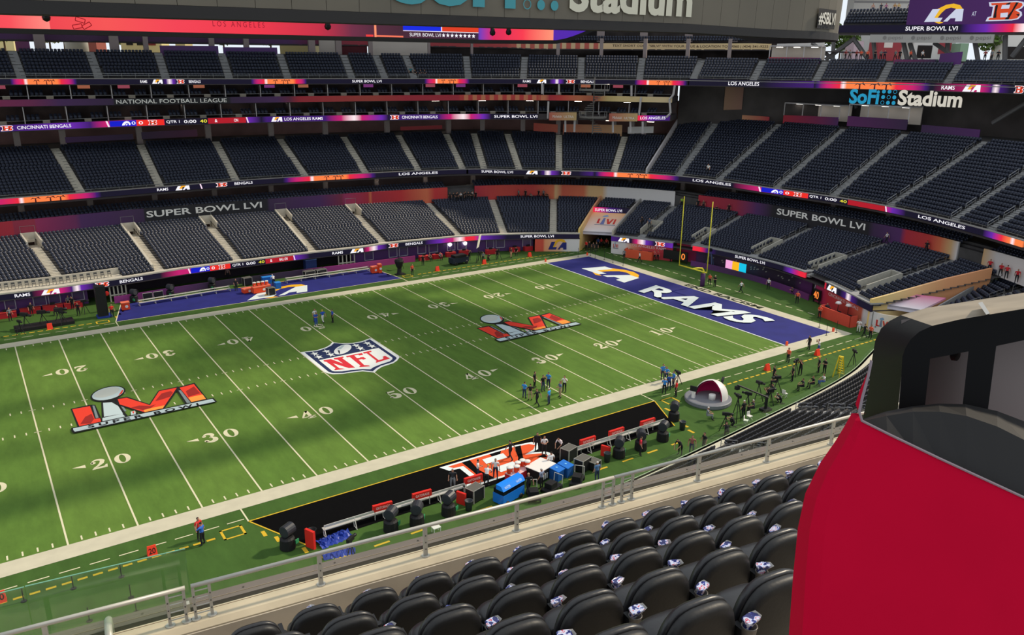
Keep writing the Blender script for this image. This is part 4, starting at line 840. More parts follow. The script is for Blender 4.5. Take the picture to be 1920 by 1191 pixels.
# ================================================================ SUITES, CONCOURSES, SIGNS
s_end = R3.S(1258)
FE = [(-60, 200.5), (0, 200), (240, 196.5), (480, 192.6), (960, 187.6), (1118, 189.5), (1259, 192.6)]
R5 = Ring(SU, FE, 1.0)
stF = [(-60, MAGE), (60, srgb(120, 34, 84)), (110, PURP), (212, PUR2), (215, BLKP), (430, BLKP), (434, PUR2), (520, PURP), (545, srgb(110, 30, 60)), (560, REDW), (700, srgb(178, 60, 50)), (760, REDW), (860, REDW)]
for i, x in enumerate(range(862, 1010, 16)): stF += [(x, srgb(196, 50, 48)), (x + 7, srgb(196, 50, 48)), (x + 8, srgb(214, 120, 80)), (x + 15, srgb(214, 120, 80))]
stF += [(1012, srgb(200, 90, 60)), (1030, REDW), (1050, srgb(206, 50, 48)), (1085, srgb(214, 110, 70)), (1118, srgb(206, 96, 66)), (1140, srgb(222, 190, 120)), (1258, srgb(222, 196, 150))]
o = strip('printed_fascia', SU, R5.S(-60), s_end, R5.z, R5.zt, [(R5.S(x), c) for x, c in stF], PRINT, thick=.3, off=.3)
tag(o, 'purple to orange printed fascia with white lettering between the suite levels', 'banner')
words_on('lettering', 'NATIONAL FOOTBALL LEAGUE', lambda u, v: SU.p3(u, v, .36), R5.S(218), R5.S(425), R5.z(R5.S(320)) + .18, R5.z(R5.S(320)) + .84, MATS['banner_white'], o, .012)
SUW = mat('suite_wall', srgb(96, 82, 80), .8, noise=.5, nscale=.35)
root = struct(link('suite_levels', None), 'two levels of dark hospitality suites on the far side')
st2 = []
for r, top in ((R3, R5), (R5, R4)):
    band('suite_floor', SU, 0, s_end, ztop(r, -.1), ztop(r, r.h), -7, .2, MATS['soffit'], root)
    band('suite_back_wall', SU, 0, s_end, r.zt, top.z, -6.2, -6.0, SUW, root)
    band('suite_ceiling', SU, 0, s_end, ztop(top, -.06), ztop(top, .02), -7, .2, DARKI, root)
    for k, s in enumerate(np.arange(2.2, s_end, 5.85)):
        a = s + (0 if r is R3 else 1.0)
        if a + 5.4 > s_end: continue
        MB().tube([SU.p3(a, r.zt(a), -.15), SU.p3(a, top.z(a), -.15)], .075, 5).build('suite_post', WHITEP, root)
        b = MB(); b.hexa([SU.p3(a - .06, r.zt(a), -1.6), SU.p3(a + .06, r.zt(a), -1.6), SU.p3(a + .06, r.zt(a), -6), SU.p3(a - .06, r.zt(a), -6)], [SU.p3(a - .06, top.z(a), -1.6), SU.p3(a + .06, top.z(a), -1.6), SU.p3(a + .06, top.z(a), -6), SU.p3(a - .06, top.z(a), -6)]); b.build('suite_partition', mat('partition', srgb(84, 74, 74), .8), root)
        MB().box((*SU.p3(a + 2.9, 0, -.5)[:2], r.zt(a) + .25), (1.0, .5, .5), math.atan2(*SU.dir(a)[::-1])).build('suite_step', mat('suite_step', srgb(150, 140, 126), .8), root)
        for row in range(2):
            for j in range(8):
                if j in (3, 4): continue
                q = a + .55 + j * .62; p = SU.p3(q, r.zt(q) + .1 + .35 * row, -.55 - .9 * row); n = SU.nrm(q); st2.append((*p, math.atan2(n[0], -n[1])))
        if (k * 7 + (3 if r is R3 else 0)) % 5 < 3 and r is R5:
            b = MB(); c0, c1 = a + 1.2, a + 3.0; zc = top.z(a) - .75; b.poly([SU.p3(c0, zc, -3.0), SU.p3(c1, zc, -3.0), SU.p3(c1, zc + .6, -3.0), SU.p3(c0, zc + .6, -3.0)]); b.build('television', led(*[(190, 90, 110), (150, 70, 150), (200, 120, 90)][k % 3], .5), root)
tag(scatter('suite_seats', SEAT, st2, [SEATM, SEATP]), 'dark seats on the suite balconies of the far side', 'seats', kind='stuff')
b = MB(); n = 60
for r in (R3, R5):
    b = MB()
    for k in range(int(s_end / 1.5)):
        a = k * 1.5
    b.tube([SU.p3(s_end * k / 80, r.zt(s_end * k / 80) + .5, -.05) for k in range(81)], .025, 4); b.build('suite_guard_rail', RAILM, root)
# concourse behind the middle deck
GW = mat('concourse_wall', srgb(140, 108, 104), .8, noise=.35, nscale=.2)
struct(band('wall_concourse', MK, 0, MK.L, 16, 25, -10, -9.6, GW), 'dim wall of the concourse behind the far middle deck')
band('concourse_floor', MK, 0, MK.L, 17.6, 18.3, -10, 0, CONC, mid_far.o)
b = MB()
for x in (30, 117, 262, 392, 510, 612, 728, 843, 905, 980, 1046, 1078, 1150, 1184, 1206):
    s = MK.hit(x, 250)[0]; p = MK.p3(s, 0, -.8); MB().box((p[0], p[1], 20.2), (.9, .9, 4.6), math.atan2(*MK.dir(s)[::-1])).build('concourse_column', mat('column_pale', srgb(150, 136, 134), .7), mid_far.o)
def deckpanel(cv, x0, x1, y, h, c0, c1, lab, off=-.3):
    s0, z0 = cv.hit(x0, y[0]); s1, z1 = cv.hit(x1, y[1]); dz = .75 if cv is MK else 0; z0 += dz; z1 += dz; zf_ = lambda t: z0 + (z1 - z0) * (t - s0) / (s1 - s0)
    o = strip('barrier_panel', cv, s0, s1, zf_, lambda t: zf_(t) + h, [(s0, c0), (s1, c1)], PRINT, thick=.15, off=off); tag(o, lab, 'barrier'); return o
deckpanel(MK, 125, 252, (277, 270), .9, PURP, PUR2, 'purple barrier at the top of the far middle deck, first from the left')
deckpanel(MK, 268, 372, (270, 264), 1.2, PUR2, srgb(90, 34, 70), 'dark purple barrier at the top of the far middle deck by two small doors')
deckpanel(MK, 752, 830, (252, 249), .7, srgb(160, 36, 44), srgb(160, 36, 44), 'narrow red barrier at the top of the far middle deck')
deckpanel(MK, 1000, 1045, (253, 256), 1.6, srgb(196, 70, 56), srgb(206, 96, 70), 'red orange barrier at the top of the corner middle deck')
deckpanel(MK, 1055, 1165, (261, 263), 2.2, srgb(210, 110, 78), srgb(222, 170, 120), 'wide orange barrier at the top of the corner middle deck')
deckpanel(MK, 1176, 1224, (258, 257), 1.3, WHTP, WHTP, 'white barrier at the top of the corner middle deck')
# end middle deck: glazed boxes over printed barriers
def endbox(cv, x0, x1, yb, h, c0, c1, lab, n):
    root = deckpanel(cv, x0, x1, yb, h, c0, c1, lab, .1)
    s0, z0 = cv.hit(x0, yb[0]); s1, z1 = cv.hit(x1, yb[1]); zt = max(z0, z1) + h
    for k in range(n + 1):
        s = s0 + (s1 - s0) * k / n; MB().tube([cv.p3(s, zt - .3, 0), cv.p3(s, zt + 2.0, 0)], .09, 5).build('post', WHITEP, root)
    band('head_rail', cv, s0, s1, zt + 1.9, zt + 2.1, -4, .1, WHITEP, root)
    band('rear_wall', cv, s0, s1, zt - 1, zt + 2, -4, -3.8, mat('box_wall', srgb(206, 196, 186), .8), root)
    for k in range(n): MB().box((*cv.p3(s0 + (s1 - s0) * (k + .5) / n, 0, -2)[:2], zt + 1.8), (1.2, .4, .06), math.atan2(*cv.dir(s0)[::-1])).build('ceiling_lamp', mat('box_lamp', (1, .95, .85), .5, emit=5), root)
    return root
endbox(EK, 1468, 1571, (231, 236), 1.5, REDW, PURP, 'red to purple barrier under three lit glazed boxes on the end deck', 3)
endbox(EK, 1588, 1700, (236, 244), 1.7, srgb(96, 34, 96), PUR2, 'purple barrier under brightly lit glazed boxes on the end deck', 3)
deckpanel(EK, 1353, 1442, (222, 228), .9, TANP, REDW, 'tan to red barrier at the top left of the end deck', .1)
deckpanel(EK, 1727, 1836, (248, 258), 1.2, PUR2, PURP, 'dark purple barrier at the top right of the end deck', .1)
struct(band('wall_end', UK, UK.hit(1270, 200)[0], UK.L, 20, 30, -2, -1.6, mat('end_wall', srgb(84, 78, 76), .8, noise=.4, nscale=.2)), 'dark wall behind the end middle deck')
band('concourse_floor', EK, 0, EK.L, 20.8, 21.5, -10, 0, CONC, mid_end.o)
tp = deckpanel(UK, 1356, 1390, (207, 206), 4.6, srgb(150, 112, 84), srgb(140, 96, 80), 'tall tan printed panel in the dark gap beside the corner suites', -1.3)
BEAM = mat('steel_beam', srgb(112, 110, 110), .6)
for i, (x0, y0, x1, y1) in enumerate(((1452, 212, 1470, 166), (1490, 166, 1502, 200), (1540, 166, 1518, 203), (1566, 168, 1576, 205), (1425, 168, 1440, 205), (1822, 232, 1905, 178))):
    s0, z0 = EK.hit(x0, y0); s1, z1 = EK.hit(x1, y1); b = MB(); b.tube([EK.p3(s0, z0, -5), EK.p3(s1, z1, -5)], .32, 6)
    tag(b.build('steel_brace', BEAM), 'slanted grey steel brace under the end upper deck', 'brace', 'slanted braces under the end upper deck')
# hanging name sign below the end ribbon
def name_sign(cv, x0, x1, y0, y1, hpx, off, tealm, whitem, lab, depth=.25):
    """letters on the wall curve between two image columns; y0,y1 baselines"""
    S0, Z0 = cv.hit(x0, y0); S1, Z1 = cv.hit(x1, y1); h = abs(cv.hit(x0, y0 - hpx)[1] - Z0); w = S1 - S0
    root = thing('name_sign', lab, 'sign', cv.p3(S0, Z0, off))
    base = np.array(cv.p3(S0, Z0, off))
    fn = lambda u, v: tuple(np.array(cv.p3(S0 + u * w, Z0 + (Z1 - Z0) * u + v * h, off)) - base)
    words_on('lettering', 'SoFi', fn, 0, .27, 0, 1, tealm, root, .035)
    words_on('lettering', 'Stadium', fn, .44, 1, 0, 1, whitem, root, .035)
    asp = w / h
    for r_ in range(3):
        for c_ in range(3):
            cx, cy = .305 + c_ * .05, .14 + r_ * .36; ring = (r_, c_) in ((2, 2), (1, 1), (0, 0)); b = MB()
            P = [(cx + .13 / asp * math.cos(2 * math.pi * k / 16), cy + .13 * math.sin(2 * math.pi * k / 16)) for k in range(16)]
            if ring:
                Q = [(cx + .1 / asp * math.cos(2 * math.pi * k / 16), cy + .1 * math.sin(2 * math.pi * k / 16)) for k in range(16)]
                for k in range(16): b.poly([fn(*P[k]), fn(*P[(k + 1) % 16]), fn(*Q[(k + 1) % 16]), fn(*Q[k])])
            else: b.poly([fn(*q) for q in P])
            b.build('dot', tealm, root)
    return root
ns = name_sign(SU, 1595, 1809, 194, 202, 28, 1.0, led(38, 150, 190, .9), led(226, 220, 206, .8), 'hanging teal and white lettered sign under the end ribbon board')
for u in (0.05, .5, .95):
    pass
# back wall of the upper concourse, ceilings, open views
UI = Curve([(p[0] + (9.0 if p[0] > 60 else 0) * min(1, (p[0] - 60) / 20 if p[0] > 60 else 0), p[1] + (6.5 if p[1] > 30 else max(0, p[1] / 30 * 6.5)), ) for p in [UK.at(s) for s in np.linspace(0, UK.L, 14)]])
IE = [(-60, 73), (0, 74.5), (480, 82.5), (740, 85.5), (960, 89.5), (1000, 92), (1440, 93.5), (1600, 98)]
R6 = Ring(UI, IE, 1.25)
stI = [(-60, PURP), (60, srgb(70, 34, 76)), (400, srgb(64, 34, 74)), (540, PURP), (600, srgb(120, 36, 66)), (660, srgb(160, 44, 60)), (950, srgb(180, 56, 56))]
for x in range(960, 1130, 17): stI += [(x, srgb(196, 84, 70)), (x + 8, srgb(196, 84, 70)), (x + 9, srgb(226, 190, 140)), (x + 16, srgb(226, 190, 140))]
stI += [(1135, srgb(226, 190, 140)), (1445, srgb(226, 196, 140))]
o = strip('printed_fascia', UI, R6.S(-60), R6.S(1445), R6.z, R6.zt, [(R6.S(x), c) for x, c in stI], PRINT, thick=.3)
tag(o, 'topmost printed fascia over the upper concourse, purple to tan with small dark lettering', 'banner')
words_on('lettering', 'TEXT SHORT CODE "SBLVI" WITH YOUR ISSUE & LOCATION TO 69060 | (424) 541-9222', lambda u, v: UI.p3(u, v, .04), R6.S(1148), R6.S(1440), R6.z(R6.S(1290)) + .34, R6.z(R6.S(1290)) + .95, paint(70, 46, 40), o, .006)
band('upper_concourse_ceiling', UI, 0, R6.S(1600), ztop(R6, -.15), ztop(R6, .1), -5.5, 0, MATS['soffit'], up_far.o)
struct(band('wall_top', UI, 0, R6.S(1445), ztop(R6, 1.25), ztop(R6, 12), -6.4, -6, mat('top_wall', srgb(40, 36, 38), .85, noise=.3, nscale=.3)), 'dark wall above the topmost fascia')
band('upper_concourse_floor', UK, 0, UK.L, 32.6, 33.2, -16, 0, CONC, up_far.o)
ts = []
for s in np.arange(R6.S(1060), R6.S(1445), .56):
    for k in range(2):
        p = UI.p3(s, R6.zt(s) + .1 + .5 * k, -1 - .85 * k); n = UI.nrm(s); ts.append((*p, math.atan2(n[0], -n[1])))
tag(scatter('stadium_seats', SEAT, ts, [SEATM, SEATP]), 'dark seats just above the tan topmost fascia', 'seats', kind='stuff')
for x in (1128, 1207, 1288, 1369):
    s = R6.S(x); p = UI.p3(s, 0, -3); MB().box((p[0], p[1], R6.zt(s) + 2.4), (1.6, 1.0, 4.2), math.atan2(*UI.dir(s)[::-1])).build('upper_pier', mat('column_pale', srgb(150, 136, 134)), up_far.o)
for x, w in ((78, 1.6), (220, 1.4), (280, .8), (405, .9), (470, .9), (592, 1.2), (640, 1.1), (700, .8), (810, .5), (890, .5), (1048, .7), (1127, .7), (1205, .7), (1286, .7), (1367, .7)):
    s = UK.hit(x, 95)[0]; p = UK.p3(s, 0, -4 if x < 600 else -3); MB().box((p[0], p[1], 35.0), (w, w, 3.9), math.atan2(*UK.dir(s)[::-1])).build('upper_column', MATS['column_pale'], up_far.o)
WB = mat('concourse_white', srgb(206, 196, 186), .8)
def cwall(x0, x1, z0, z1, off, m, lab):
    return struct(band('wall_upper', UK, UK.hit(x0, 100)[0], UK.hit(x1, 100)[0], z0, z1, off - .3, off, m), lab)
cwall(610, 650, 33, 39, -6, WB, 'white upper concourse wall left of the dark red doorway')
cwall(650, 700, 33, 39, -6.5, mat('dark_red_wall', srgb(96, 40, 48), .8), 'dark red upper concourse wall')
cwall(702, 815, 33, 39, -6, WB, 'long white upper concourse wall')
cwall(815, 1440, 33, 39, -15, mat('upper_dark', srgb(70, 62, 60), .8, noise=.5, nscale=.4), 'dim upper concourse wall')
deckpanel(UK, 33, 60, (110, 110), 2.6, srgb(96, 36, 76), srgb(90, 34, 80), 'small magenta box at the top of the far upper deck', -.2)
deckpanel(UK, 180, 296, (117, 117), 1.0, srgb(84, 32, 66), PUR2, 'long low purple barrier at the top of the far upper deck', .4)
deckpanel(UK, 302, 411, (113, 113), 2.4, PURP, srgb(66, 34, 96), 'tall purple barrier at the top of the far upper deck, left of two', .2)
deckpanel(UK, 420, 521, (114, 114), 2.3, srgb(66, 34, 96), srgb(72, 36, 100), 'tall purple barrier at the top of the far upper deck, right of two', .2)
deckpanel(UK, 1096, 1199, (125, 124), 1.1, srgb(196, 84, 70), srgb(222, 160, 110), 'striped orange barrier at the top of the corner upper deck', .8)
endbox(UK, 1440, 1536, (128, 130), 2.0, srgb(180, 50, 66), PURP, 'red to purple barrier under white glazed boxes on the end upper deck', 3)
deckpanel(UK, 1675, 1753, (137, 137), 2.2, srgb(120, 40, 90), PUR2, 'purple and red barrier with a pale edge on the end upper deck', .6)
deckpanel(UK, 1760, 1802, (136, 133), 3.0, PURP, srgb(84, 36, 110), 'tall purple barrier beside the stairs of the end upper deck', .6)
deckpanel(UK, 1806, 1935, (137, 141), 1.6, PURP, srgb(170, 50, 70), 'purple to red barrier at the right edge of the end upper deck', .6)
# corner suites: sponsor boards, pale frames and the winding stair
for x0, x1, yb, lab, t in ((1029, 1081, (225, 225), 'left', 'ULTRA'), (1143, 1197, (227, 227), 'right', 'ULTRA')):
    o = deckpanel(SU, x0, x1, yb, 1.5, srgb(190, 90, 74), srgb(204, 170, 110), 'orange and tan sponsor board under the corner suites, %s of two' % lab, 1.0)
    s0, z0 = SU.hit(x0, yb[0]); s1, _ = SU.hit(x1, yb[1]); w = s1 - s0
    words_on('lettering', 'Michelob', lambda u, v: SU.p3(u, v, 1.05), s0 + .12 * w, s0 + .46 * w, z0 + .5, z0 + 1.0, MATS['banner_white'], o, .0, .2)
    words_on('lettering', 'ULTRA', lambda u, v: SU.p3(u, v, 1.05), s0 + .54 * w, s0 + .9 * w, z0 + .5, z0 + .95, MATS['banner_white'], o, .004)
for x0, y0, x1, y1 in ((1016, 157, 1016, 176), (1048, 158, 1048, 176), (1185, 160, 1185, 180), (1028, 190, 1027, 222), (1203, 182, 1199, 216), (1266, 160, 1263, 178), (1263, 178, 1256, 186), (1256, 186, 1258, 212), (1258, 212, 1250, 220), (1060, 225, 1060, 247), (1078, 225, 1077, 247), (1150, 227, 1150, 248), (1183, 227, 1183, 248), (1206, 228, 1206, 250)):
    s0, z0 = SU.hit(x0, y0); s1, z1 = SU.hit(x1, y1); MB().tube([SU.p3(s0, z0, .5), SU.p3(s1, z1, .5)], .2, 5).build('corner_post', WHITEP, root)
s0, zz = SU.hit(1112, 240); cst = thing('winding_stair', 'grey winding stair with curved landings between the corner suite levels', 'staircase', SU.p3(s0, zz - 1, 1.6), math.atan2(*SU.dir(s0)[::-1]))
STG = mat('stair_grey', srgb(120, 116, 112), .6)
MB().tube([(0, 0, 0), (0, 0, 10.5)], .12, 8).build('central_post', STG, cst)
for z, w in ((3.0, 2.6), (8.0, 2.9)):
    P = [(w * math.cos(R(a)), -1.7 * math.sin(R(a))) for a in range(0, 181, 15)]
    lp = MB().prism([*P], z, z + .35).build('landing', STG, cst)
    gb = MB()
    for x, y in P[::2]: gb.tube([(x, y, z + .3), (x, y, z + 1.25)], .04, 4)
    gb.tube([(x, y, z + 1.25) for x, y in P], .06, 5); gb.build('guard', RAILM, lp)
for k in range(22):
    a = k * .3; z = .3 + k * .36; MB().box((1.0 * math.cos(a), 1.0 * math.sin(a), z), (1.6, .5, .12), a).build('tread', STG, cst)
# ---- upper right corner: topmost tribune, matchup board, sponsor soffit
TU = Curve([(96, 40), (108, 20), (113, 2), (113, -16), (108, -34), (100, -48)])
R7 = Ring(TU, [(1560, 61), (1700, 61), (1920, 60)], 1.3)
ribbon(R7, 1568, 1935, [(1568, DK), (1800, DK), (1815, PU), (1850, PL), (1880, MG), (1900, RD), (1920, WT), (1935, RD)], [('t', 1698, 1796, 'SUPER BOWL LVI')], 'lit ribbon board at the top right under the matchup board')
tp_ = struct(link('top_tribune', None), 'topmost tribune at the upper right')
band('tribune_soffit', TU, TU.hit(1560, 61)[0], TU.L, ztop(R7, -.3), ztop(R7, 0), -8, .2, MATS['soffit'], tp_)
tsq = []
for k in range(5):
    s0, s1 = TU.hit(1578, 50)[0], TU.hit(1702, 50)[0]
    band('terrace', TU, s0, s1, ztop(R7, 1.2), lambda s: R7.zt(s) + .55 * k, -1.2 - .85 * k, -.3 - .85 * k, CONC, tp_)
    for s in np.arange(s0 + .4, s1, .56): p = TU.p3(s, R7.zt(s) + .55 * k, -.75 - .85 * k); n = TU.nrm(s); tsq.append((*p, math.atan2(n[0], -n[1])))
tag(scatter('stadium_seats', SEAT, tsq, [SEATM, SEATP]), 'dark seats of the topmost tribune at the upper right', 'seats', kind='stuff')
sA, zA = TU.hit(1699, 46); sB, zB = TU.hit(1935, 46)
mbd = strip('matchup_board', TU, sA, sB, R7.zt, lambda s: R7.zt(s) + 4.3, [(sA, srgb(58, 30, 78)), (sB, srgb(70, 36, 92))], SCREEN, thick=.5); tag(mbd, 'big purple board showing two team marks at the top right', 'display')
lw = {'w': led(200, 206, 226), 'y': led(236, 180, 40), 'o': led(206, 70, 36), 'k': led(20, 18, 24)}
for M, xa, xb, wd_ in ((LA_M, 1733, 1803, 1.81), (BZ_M, 1848, 1916, 1.45)):
    a, c = TU.hit(xa, 40)[0], TU.hit(xb, 40)[0]; zb_ = R7.zt(a) + .45
    for i, (p, cc) in enumerate(M): MB().poly([TU.p3(a + (c - a) * x / wd_, zb_ + 3.0 * y, .05 + .012 * i) for x, y in p]).build('team_mark', lw[cc], mbd)
words_on('lettering', 'AT', lambda u, v: TU.p3(u, v, .06), TU.hit(1822, 30)[0], TU.hit(1830, 30)[0], R7.zt(sA) + 1.2, R7.zt(sA) + 1.9, lw['w'], mbd, 0)
s0, z0 = TU.hit(1632, 77); s1, z1 = TU.hit(1866, 75)
sp = strip('sponsor_soffit', TU, s0, s1, lambda s: R7.z(s) - 1.75, lambda s: R7.z(s) - .35, [(s0, srgb(176, 172, 166)), (s1, srgb(186, 182, 176))], PRINT, thick=.3, off=.6); tag(sp, 'grey printed board with four faint names under the top right ribbon', 'banner')
for k in range(4):
    u0 = s0 + (s1 - s0) * (.12 + .235 * k); zb_ = R7.z(u0) - 1.4
    words_on('lettering', 'pepsi', lambda u, v: TU.p3(u, v, .64), u0 + .8, u0 + 3.3, zb_, zb_ + .8, paint(150, 146, 142), sp, .0)
    MB().poly([TU.p3(u0 + .1 + .35 * math.cos(t), zb_ + .5 + .35 * math.sin(t), .64) for t in np.linspace(0, 6.1, 14)]).build('round_mark', paint(150, 146, 142), sp)
for i, (x0, y0, x1, y1) in enumerate(((1545, 112, 1600, 70), (1595, 70, 1622, 110), (1632, 66, 1637, 118), (1688, 78, 1697, 120), (1700, 80, 1712, 118), (1745, 80, 1790, 112), (1820, 78, 1828, 128), (1876, 66, 1874, 128), (1919, 66, 1888, 106), (1560, 66, 1558, 120), (1770, 78, 1768, 118), (1520, 80, 1560, 112))):
    s0, z0 = TU.hit(x0, y0); s1, z1 = TU.hit(x1, y1); b = MB(); b.tube([TU.p3(s0, z0, -1.5), TU.p3(s1, z1, -1.5)], .4, 6)
    tag(b.build('steel_brace', BEAM), 'thick grey steel brace of the open concourse at the upper right', 'brace', 'braces of the upper right concourse')

slopewall(mid_end, 0, 0, 20, 1.0, .3, 0, WHITEP, 'deck_end_wall')
# ================================================================ HANGING VIDEO RING
OX, OR_ = 45.0, 22.0
def ocurve(r, w):
    P = [(-70, -w), (-30, -w), (10, -w), (OX - 12, -w)] + [(OX + r * math.cos(R(a)), w * math.sin(R(a))) for a in range(-90, 91, 15)] + [(OX - 12, w), (10, w), (-30, w), (-70, w)]
    return Curve(P, 8)
OC = ocurve(22, 22)
oz = OC.zf([(0, 25), (480, 38), (960, 52), (1287, 61), (1440, 70)])
half = OC.L / 2
zl = lambda s: oz(min(s, OC.hit(1440, 70)[0])) if s < half else oz(OC.hit(1440, 70)[0]) + min(3.5, (s - half) * .2)
def panel_mat():
    m = mat('ring_panel', srgb(104, 98, 86), .7, spec=.3, noise=.12, nscale=.15); return m
orr = thing('video_ring', 'huge dark oval video board ring hanging over the field', 'display', (0, 0, 0))
# outer skin in upright panels
b = None; k = 0; n = int(half / 2.6)
for k in range(n):
    s0, s1 = half * k / n, half * (k + 1) / n - .035; b = MB()
    b.hexa([OC.p3(s0, zl(s0) + .82, 0), OC.p3(s1, zl(s1) + .82, 0), OC.p3(s1, zl(s1) + .82, -.2), OC.p3(s0, zl(s0) + .82, -.2)], [OC.p3(s0, zl(s0) + 15, .35), OC.p3(s1, zl(s1) + 15, .35), OC.p3(s1, zl(s1) + 15, .1), OC.p3(s0, zl(s0) + 15, .1)])
    b.build('skin_panel', panel_mat(), orr)
band('bottom_frame', OC, 0, OC.L, zl, lambda s: zl(s) + .8, -2.6, .12, mat('ring_frame', srgb(34, 32, 32), .6), orr)
band('core', OC, 0, OC.L, lambda s: zl(s) + .6, lambda s: zl(s) + 14.5, -2.5, -.3, mat('ring_core', srgb(26, 25, 26), .7), orr)
# inner display on the far side
IC = Curve([(-70, 19), (-30, 19), (10, 19), (30, 19), (43, 19)] + [(43 + 19 * math.cos(R(a)), 19 * math.sin(R(a))) for a in range(75, -1, -15)], 10)
iz = IC.zf([(0, 52.5), (480, 64.3), (900, 74.5), (1038, 75.5)])
i1 = IC.hit(1038, 75)[0]; izz = lambda s: iz(min(s, i1)) + max(0, s - i1) ** 1.6 * .09
SX = lambda x: IC.hit(x, float(np.interp(x, [0, 480, 900, 1038], [52, 64, 74, 75])))[0]
st = [(SX(-60), srgb(240, 60, 80)), (SX(20), srgb(250, 80, 90)), (SX(94), srgb(255, 140, 130)), (SX(95), srgb(240, 70, 80)), (SX(200), srgb(246, 84, 84)), (SX(330), srgb(244, 66, 84)), (SX(480), srgb(240, 54, 74)), (SX(600), srgb(196, 46, 70)), (SX(660), srgb(110, 44, 70)), (SX(700), srgb(84, 40, 60)), (SX(752), srgb(70, 36, 52)), (SX(896), srgb(60, 34, 60)), (SX(899), srgb(110, 60, 190)), (SX(925), srgb(220, 40, 90)), (SX(980), srgb(250, 60, 80)), (SX(1037), srgb(255, 150, 120)), (SX(1038), srgb(84, 40, 170)), (IC.L, srgb(60, 40, 190))]
disp = strip('inner_display', IC, 0, IC.L, izz, lambda s: izz(s) + 5, st, SCREEN, orr, thick=.3, step=1.5)
band('inner_bottom_frame', IC, 0, IC.L, lambda s: izz(s) - .5, izz, -1.2, .3, MATS['ring_frame'], orr)
band('inner_body', IC, 0, IC.L, lambda s: izz(s) - .3, lambda s: izz(s) + 14, -2.6, -.35, MATS['ring_core'], orr)
fi = lambda o: (lambda u, v: IC.p3(u, v, o))
zt_ = iz(SX(830))
for x0, x1, z0, z1, c in ((756, 827, .95, 2.2, (16, 40, 226)), (829, 897, .95, 2.2, (224, 60, 30)), (756, 897, .86, .95, (240, 230, 240)), (827, 829, .86, 2.2, (240, 230, 240)), (702, 706, 0, 2.2, (255, 150, 110)), (704, 756, .05, .25, (246, 120, 90)), (686, 700, .05, .3, (240, 60, 60))):
    b = MB(); a, c_ = SX(x0), SX(x1); b.poly([fi(.04)(a, iz(a) + z0), fi(.04)(c_, iz(c_) + z0), fi(.04)(c_, iz(c_) + z1), fi(.04)(a, iz(a) + z1)]); b.build('display_panel', led(*c), disp)
words_on('lettering', 'SUPER BOWL LVI', fi(.05), SX(768), SX(826), zt_ + .22, zt_ + .66, WTX, disp, .0)
for k in range(8):
    c = SX(831.5 + k * 8) ; b = MB(); b.poly([fi(.05)(c + (.3 if j % 2 == 0 else .13) * math.sin(math.pi * j / 5), zt_ + .45 + (.3 if j % 2 == 0 else .13) * math.cos(math.pi * j / 5)) for j in range(10)]); b.build('star', WTX, disp)
words_on('lettering', 'L O S   A N G E L E S', fi(.05), SX(400), SX(497), iz(SX(450)) + .75, iz(SX(450)) + 1.35, led(150, 24, 44), disp, .0)
for dx, dz, rt in ((0, .1, .2), (.9, .2, .5), (.35, .75, -.3)):
    a = SX(146) + dx; z = iz(a) + .25 + dz; ln = MB(); P = [(-.45, -.2), (.45, -.2), (.45, .2), (-.45, .2)]; P = [(x * math.cos(rt) - y * math.sin(rt), x * math.sin(rt) + y * math.cos(rt)) for x, y in P]
    for i in range(4):
        (xa, ya), (xb, yb) = P[i], P[(i + 1) % 4]; d = math.hypot(xb - xa, yb - ya); nx, ny = -(yb - ya) / d * .04, (xb - xa) / d * .04
        ln.poly([fi(.05)(a + xa + nx, z + ya + ny), fi(.05)(a + xb + nx, z + yb + ny), fi(.05)(a + xb - nx, z + yb - ny), fi(.05)(a + xa - nx, z + ya - ny)])
    ln.build('outline_mark', led(140, 14, 24), disp)
for x, y in ((84, 27), (609, 45), (917, 57), (947, 56)):
    s, z = IC.hit(x, y); MB().lathe([(.05, -.75), (.34, -.6), (.42, -.3), (.3, 0), (.3, .3)], IC.p3(s, z, .9), 12).build('dome_camera', mat('dome_black', srgb(20, 18, 20), .3), orr, True)
# name on the near outer face
S0, Z0 = OC.hit(735, 7); S1, Z1 = OC.hit(1293, 33); hh = OC.hit(735, 7 - 84)[1] - Z0
on_ = link('ring_name', None, orr)
fo = lambda u, v: OC.p3(S0 + u * (S1 - S0), Z0 + (Z1 - Z0) * u + v * hh, .22 + .012 * v * hh)
tl, wl = mat('ring_teal', srgb(60, 140, 150), .5), mat('ring_white', srgb(200, 196, 176), .5)
words_on('lettering', 'SoFi', fo, 0, .355, 0, 1, tl, on_, .035); words_on('lettering', 'Stadium', fo, .53, 1, 0, 1, wl, on_, .035)
for r_ in range(3):
    for c_ in range(3):
        cx, cy = .39 + c_ * .045, .14 + r_ * .32; asp = (S1 - S0) / hh; P = [(cx + .13 / asp * math.cos(2 * math.pi * k / 16), cy + .13 * math.sin(2 * math.pi * k / 16)) for k in range(16)]; b = MB()
        if (r_, c_) in ((2, 2), (1, 1), (0, 0)):
            Q = [(cx + (x - cx) * .8, cy + (y - cy) * .8) for x, y in P]
            for k in range(16): b.poly([fo(*P[k]), fo(*P[(k + 1) % 16]), fo(*Q[(k + 1) % 16]), fo(*Q[k])])
        else: b.poly([fo(*q) for q in P])
        b.build('dot', tl, on_)
s0, z0 = OC.hit(1527, 53); s1, z1 = OC.hit(1559, 56)
b = MB(); z1 = z0 + 2.1; b.poly([OC.p3(s0, z0, .3), OC.p3(s1, z0, .3), OC.p3(s1, z1, .3), OC.p3(s0, z1, .3)]); hp = b.build('hashtag_panel', paint(40, 38, 38), orr)
words_on('lettering', '#SBLVI', lambda u, v: OC.p3(u, v, .34), s0 + .15, s1 - .15, z0 + .35, z1 - .35, paint(220, 214, 200), orr, .02)
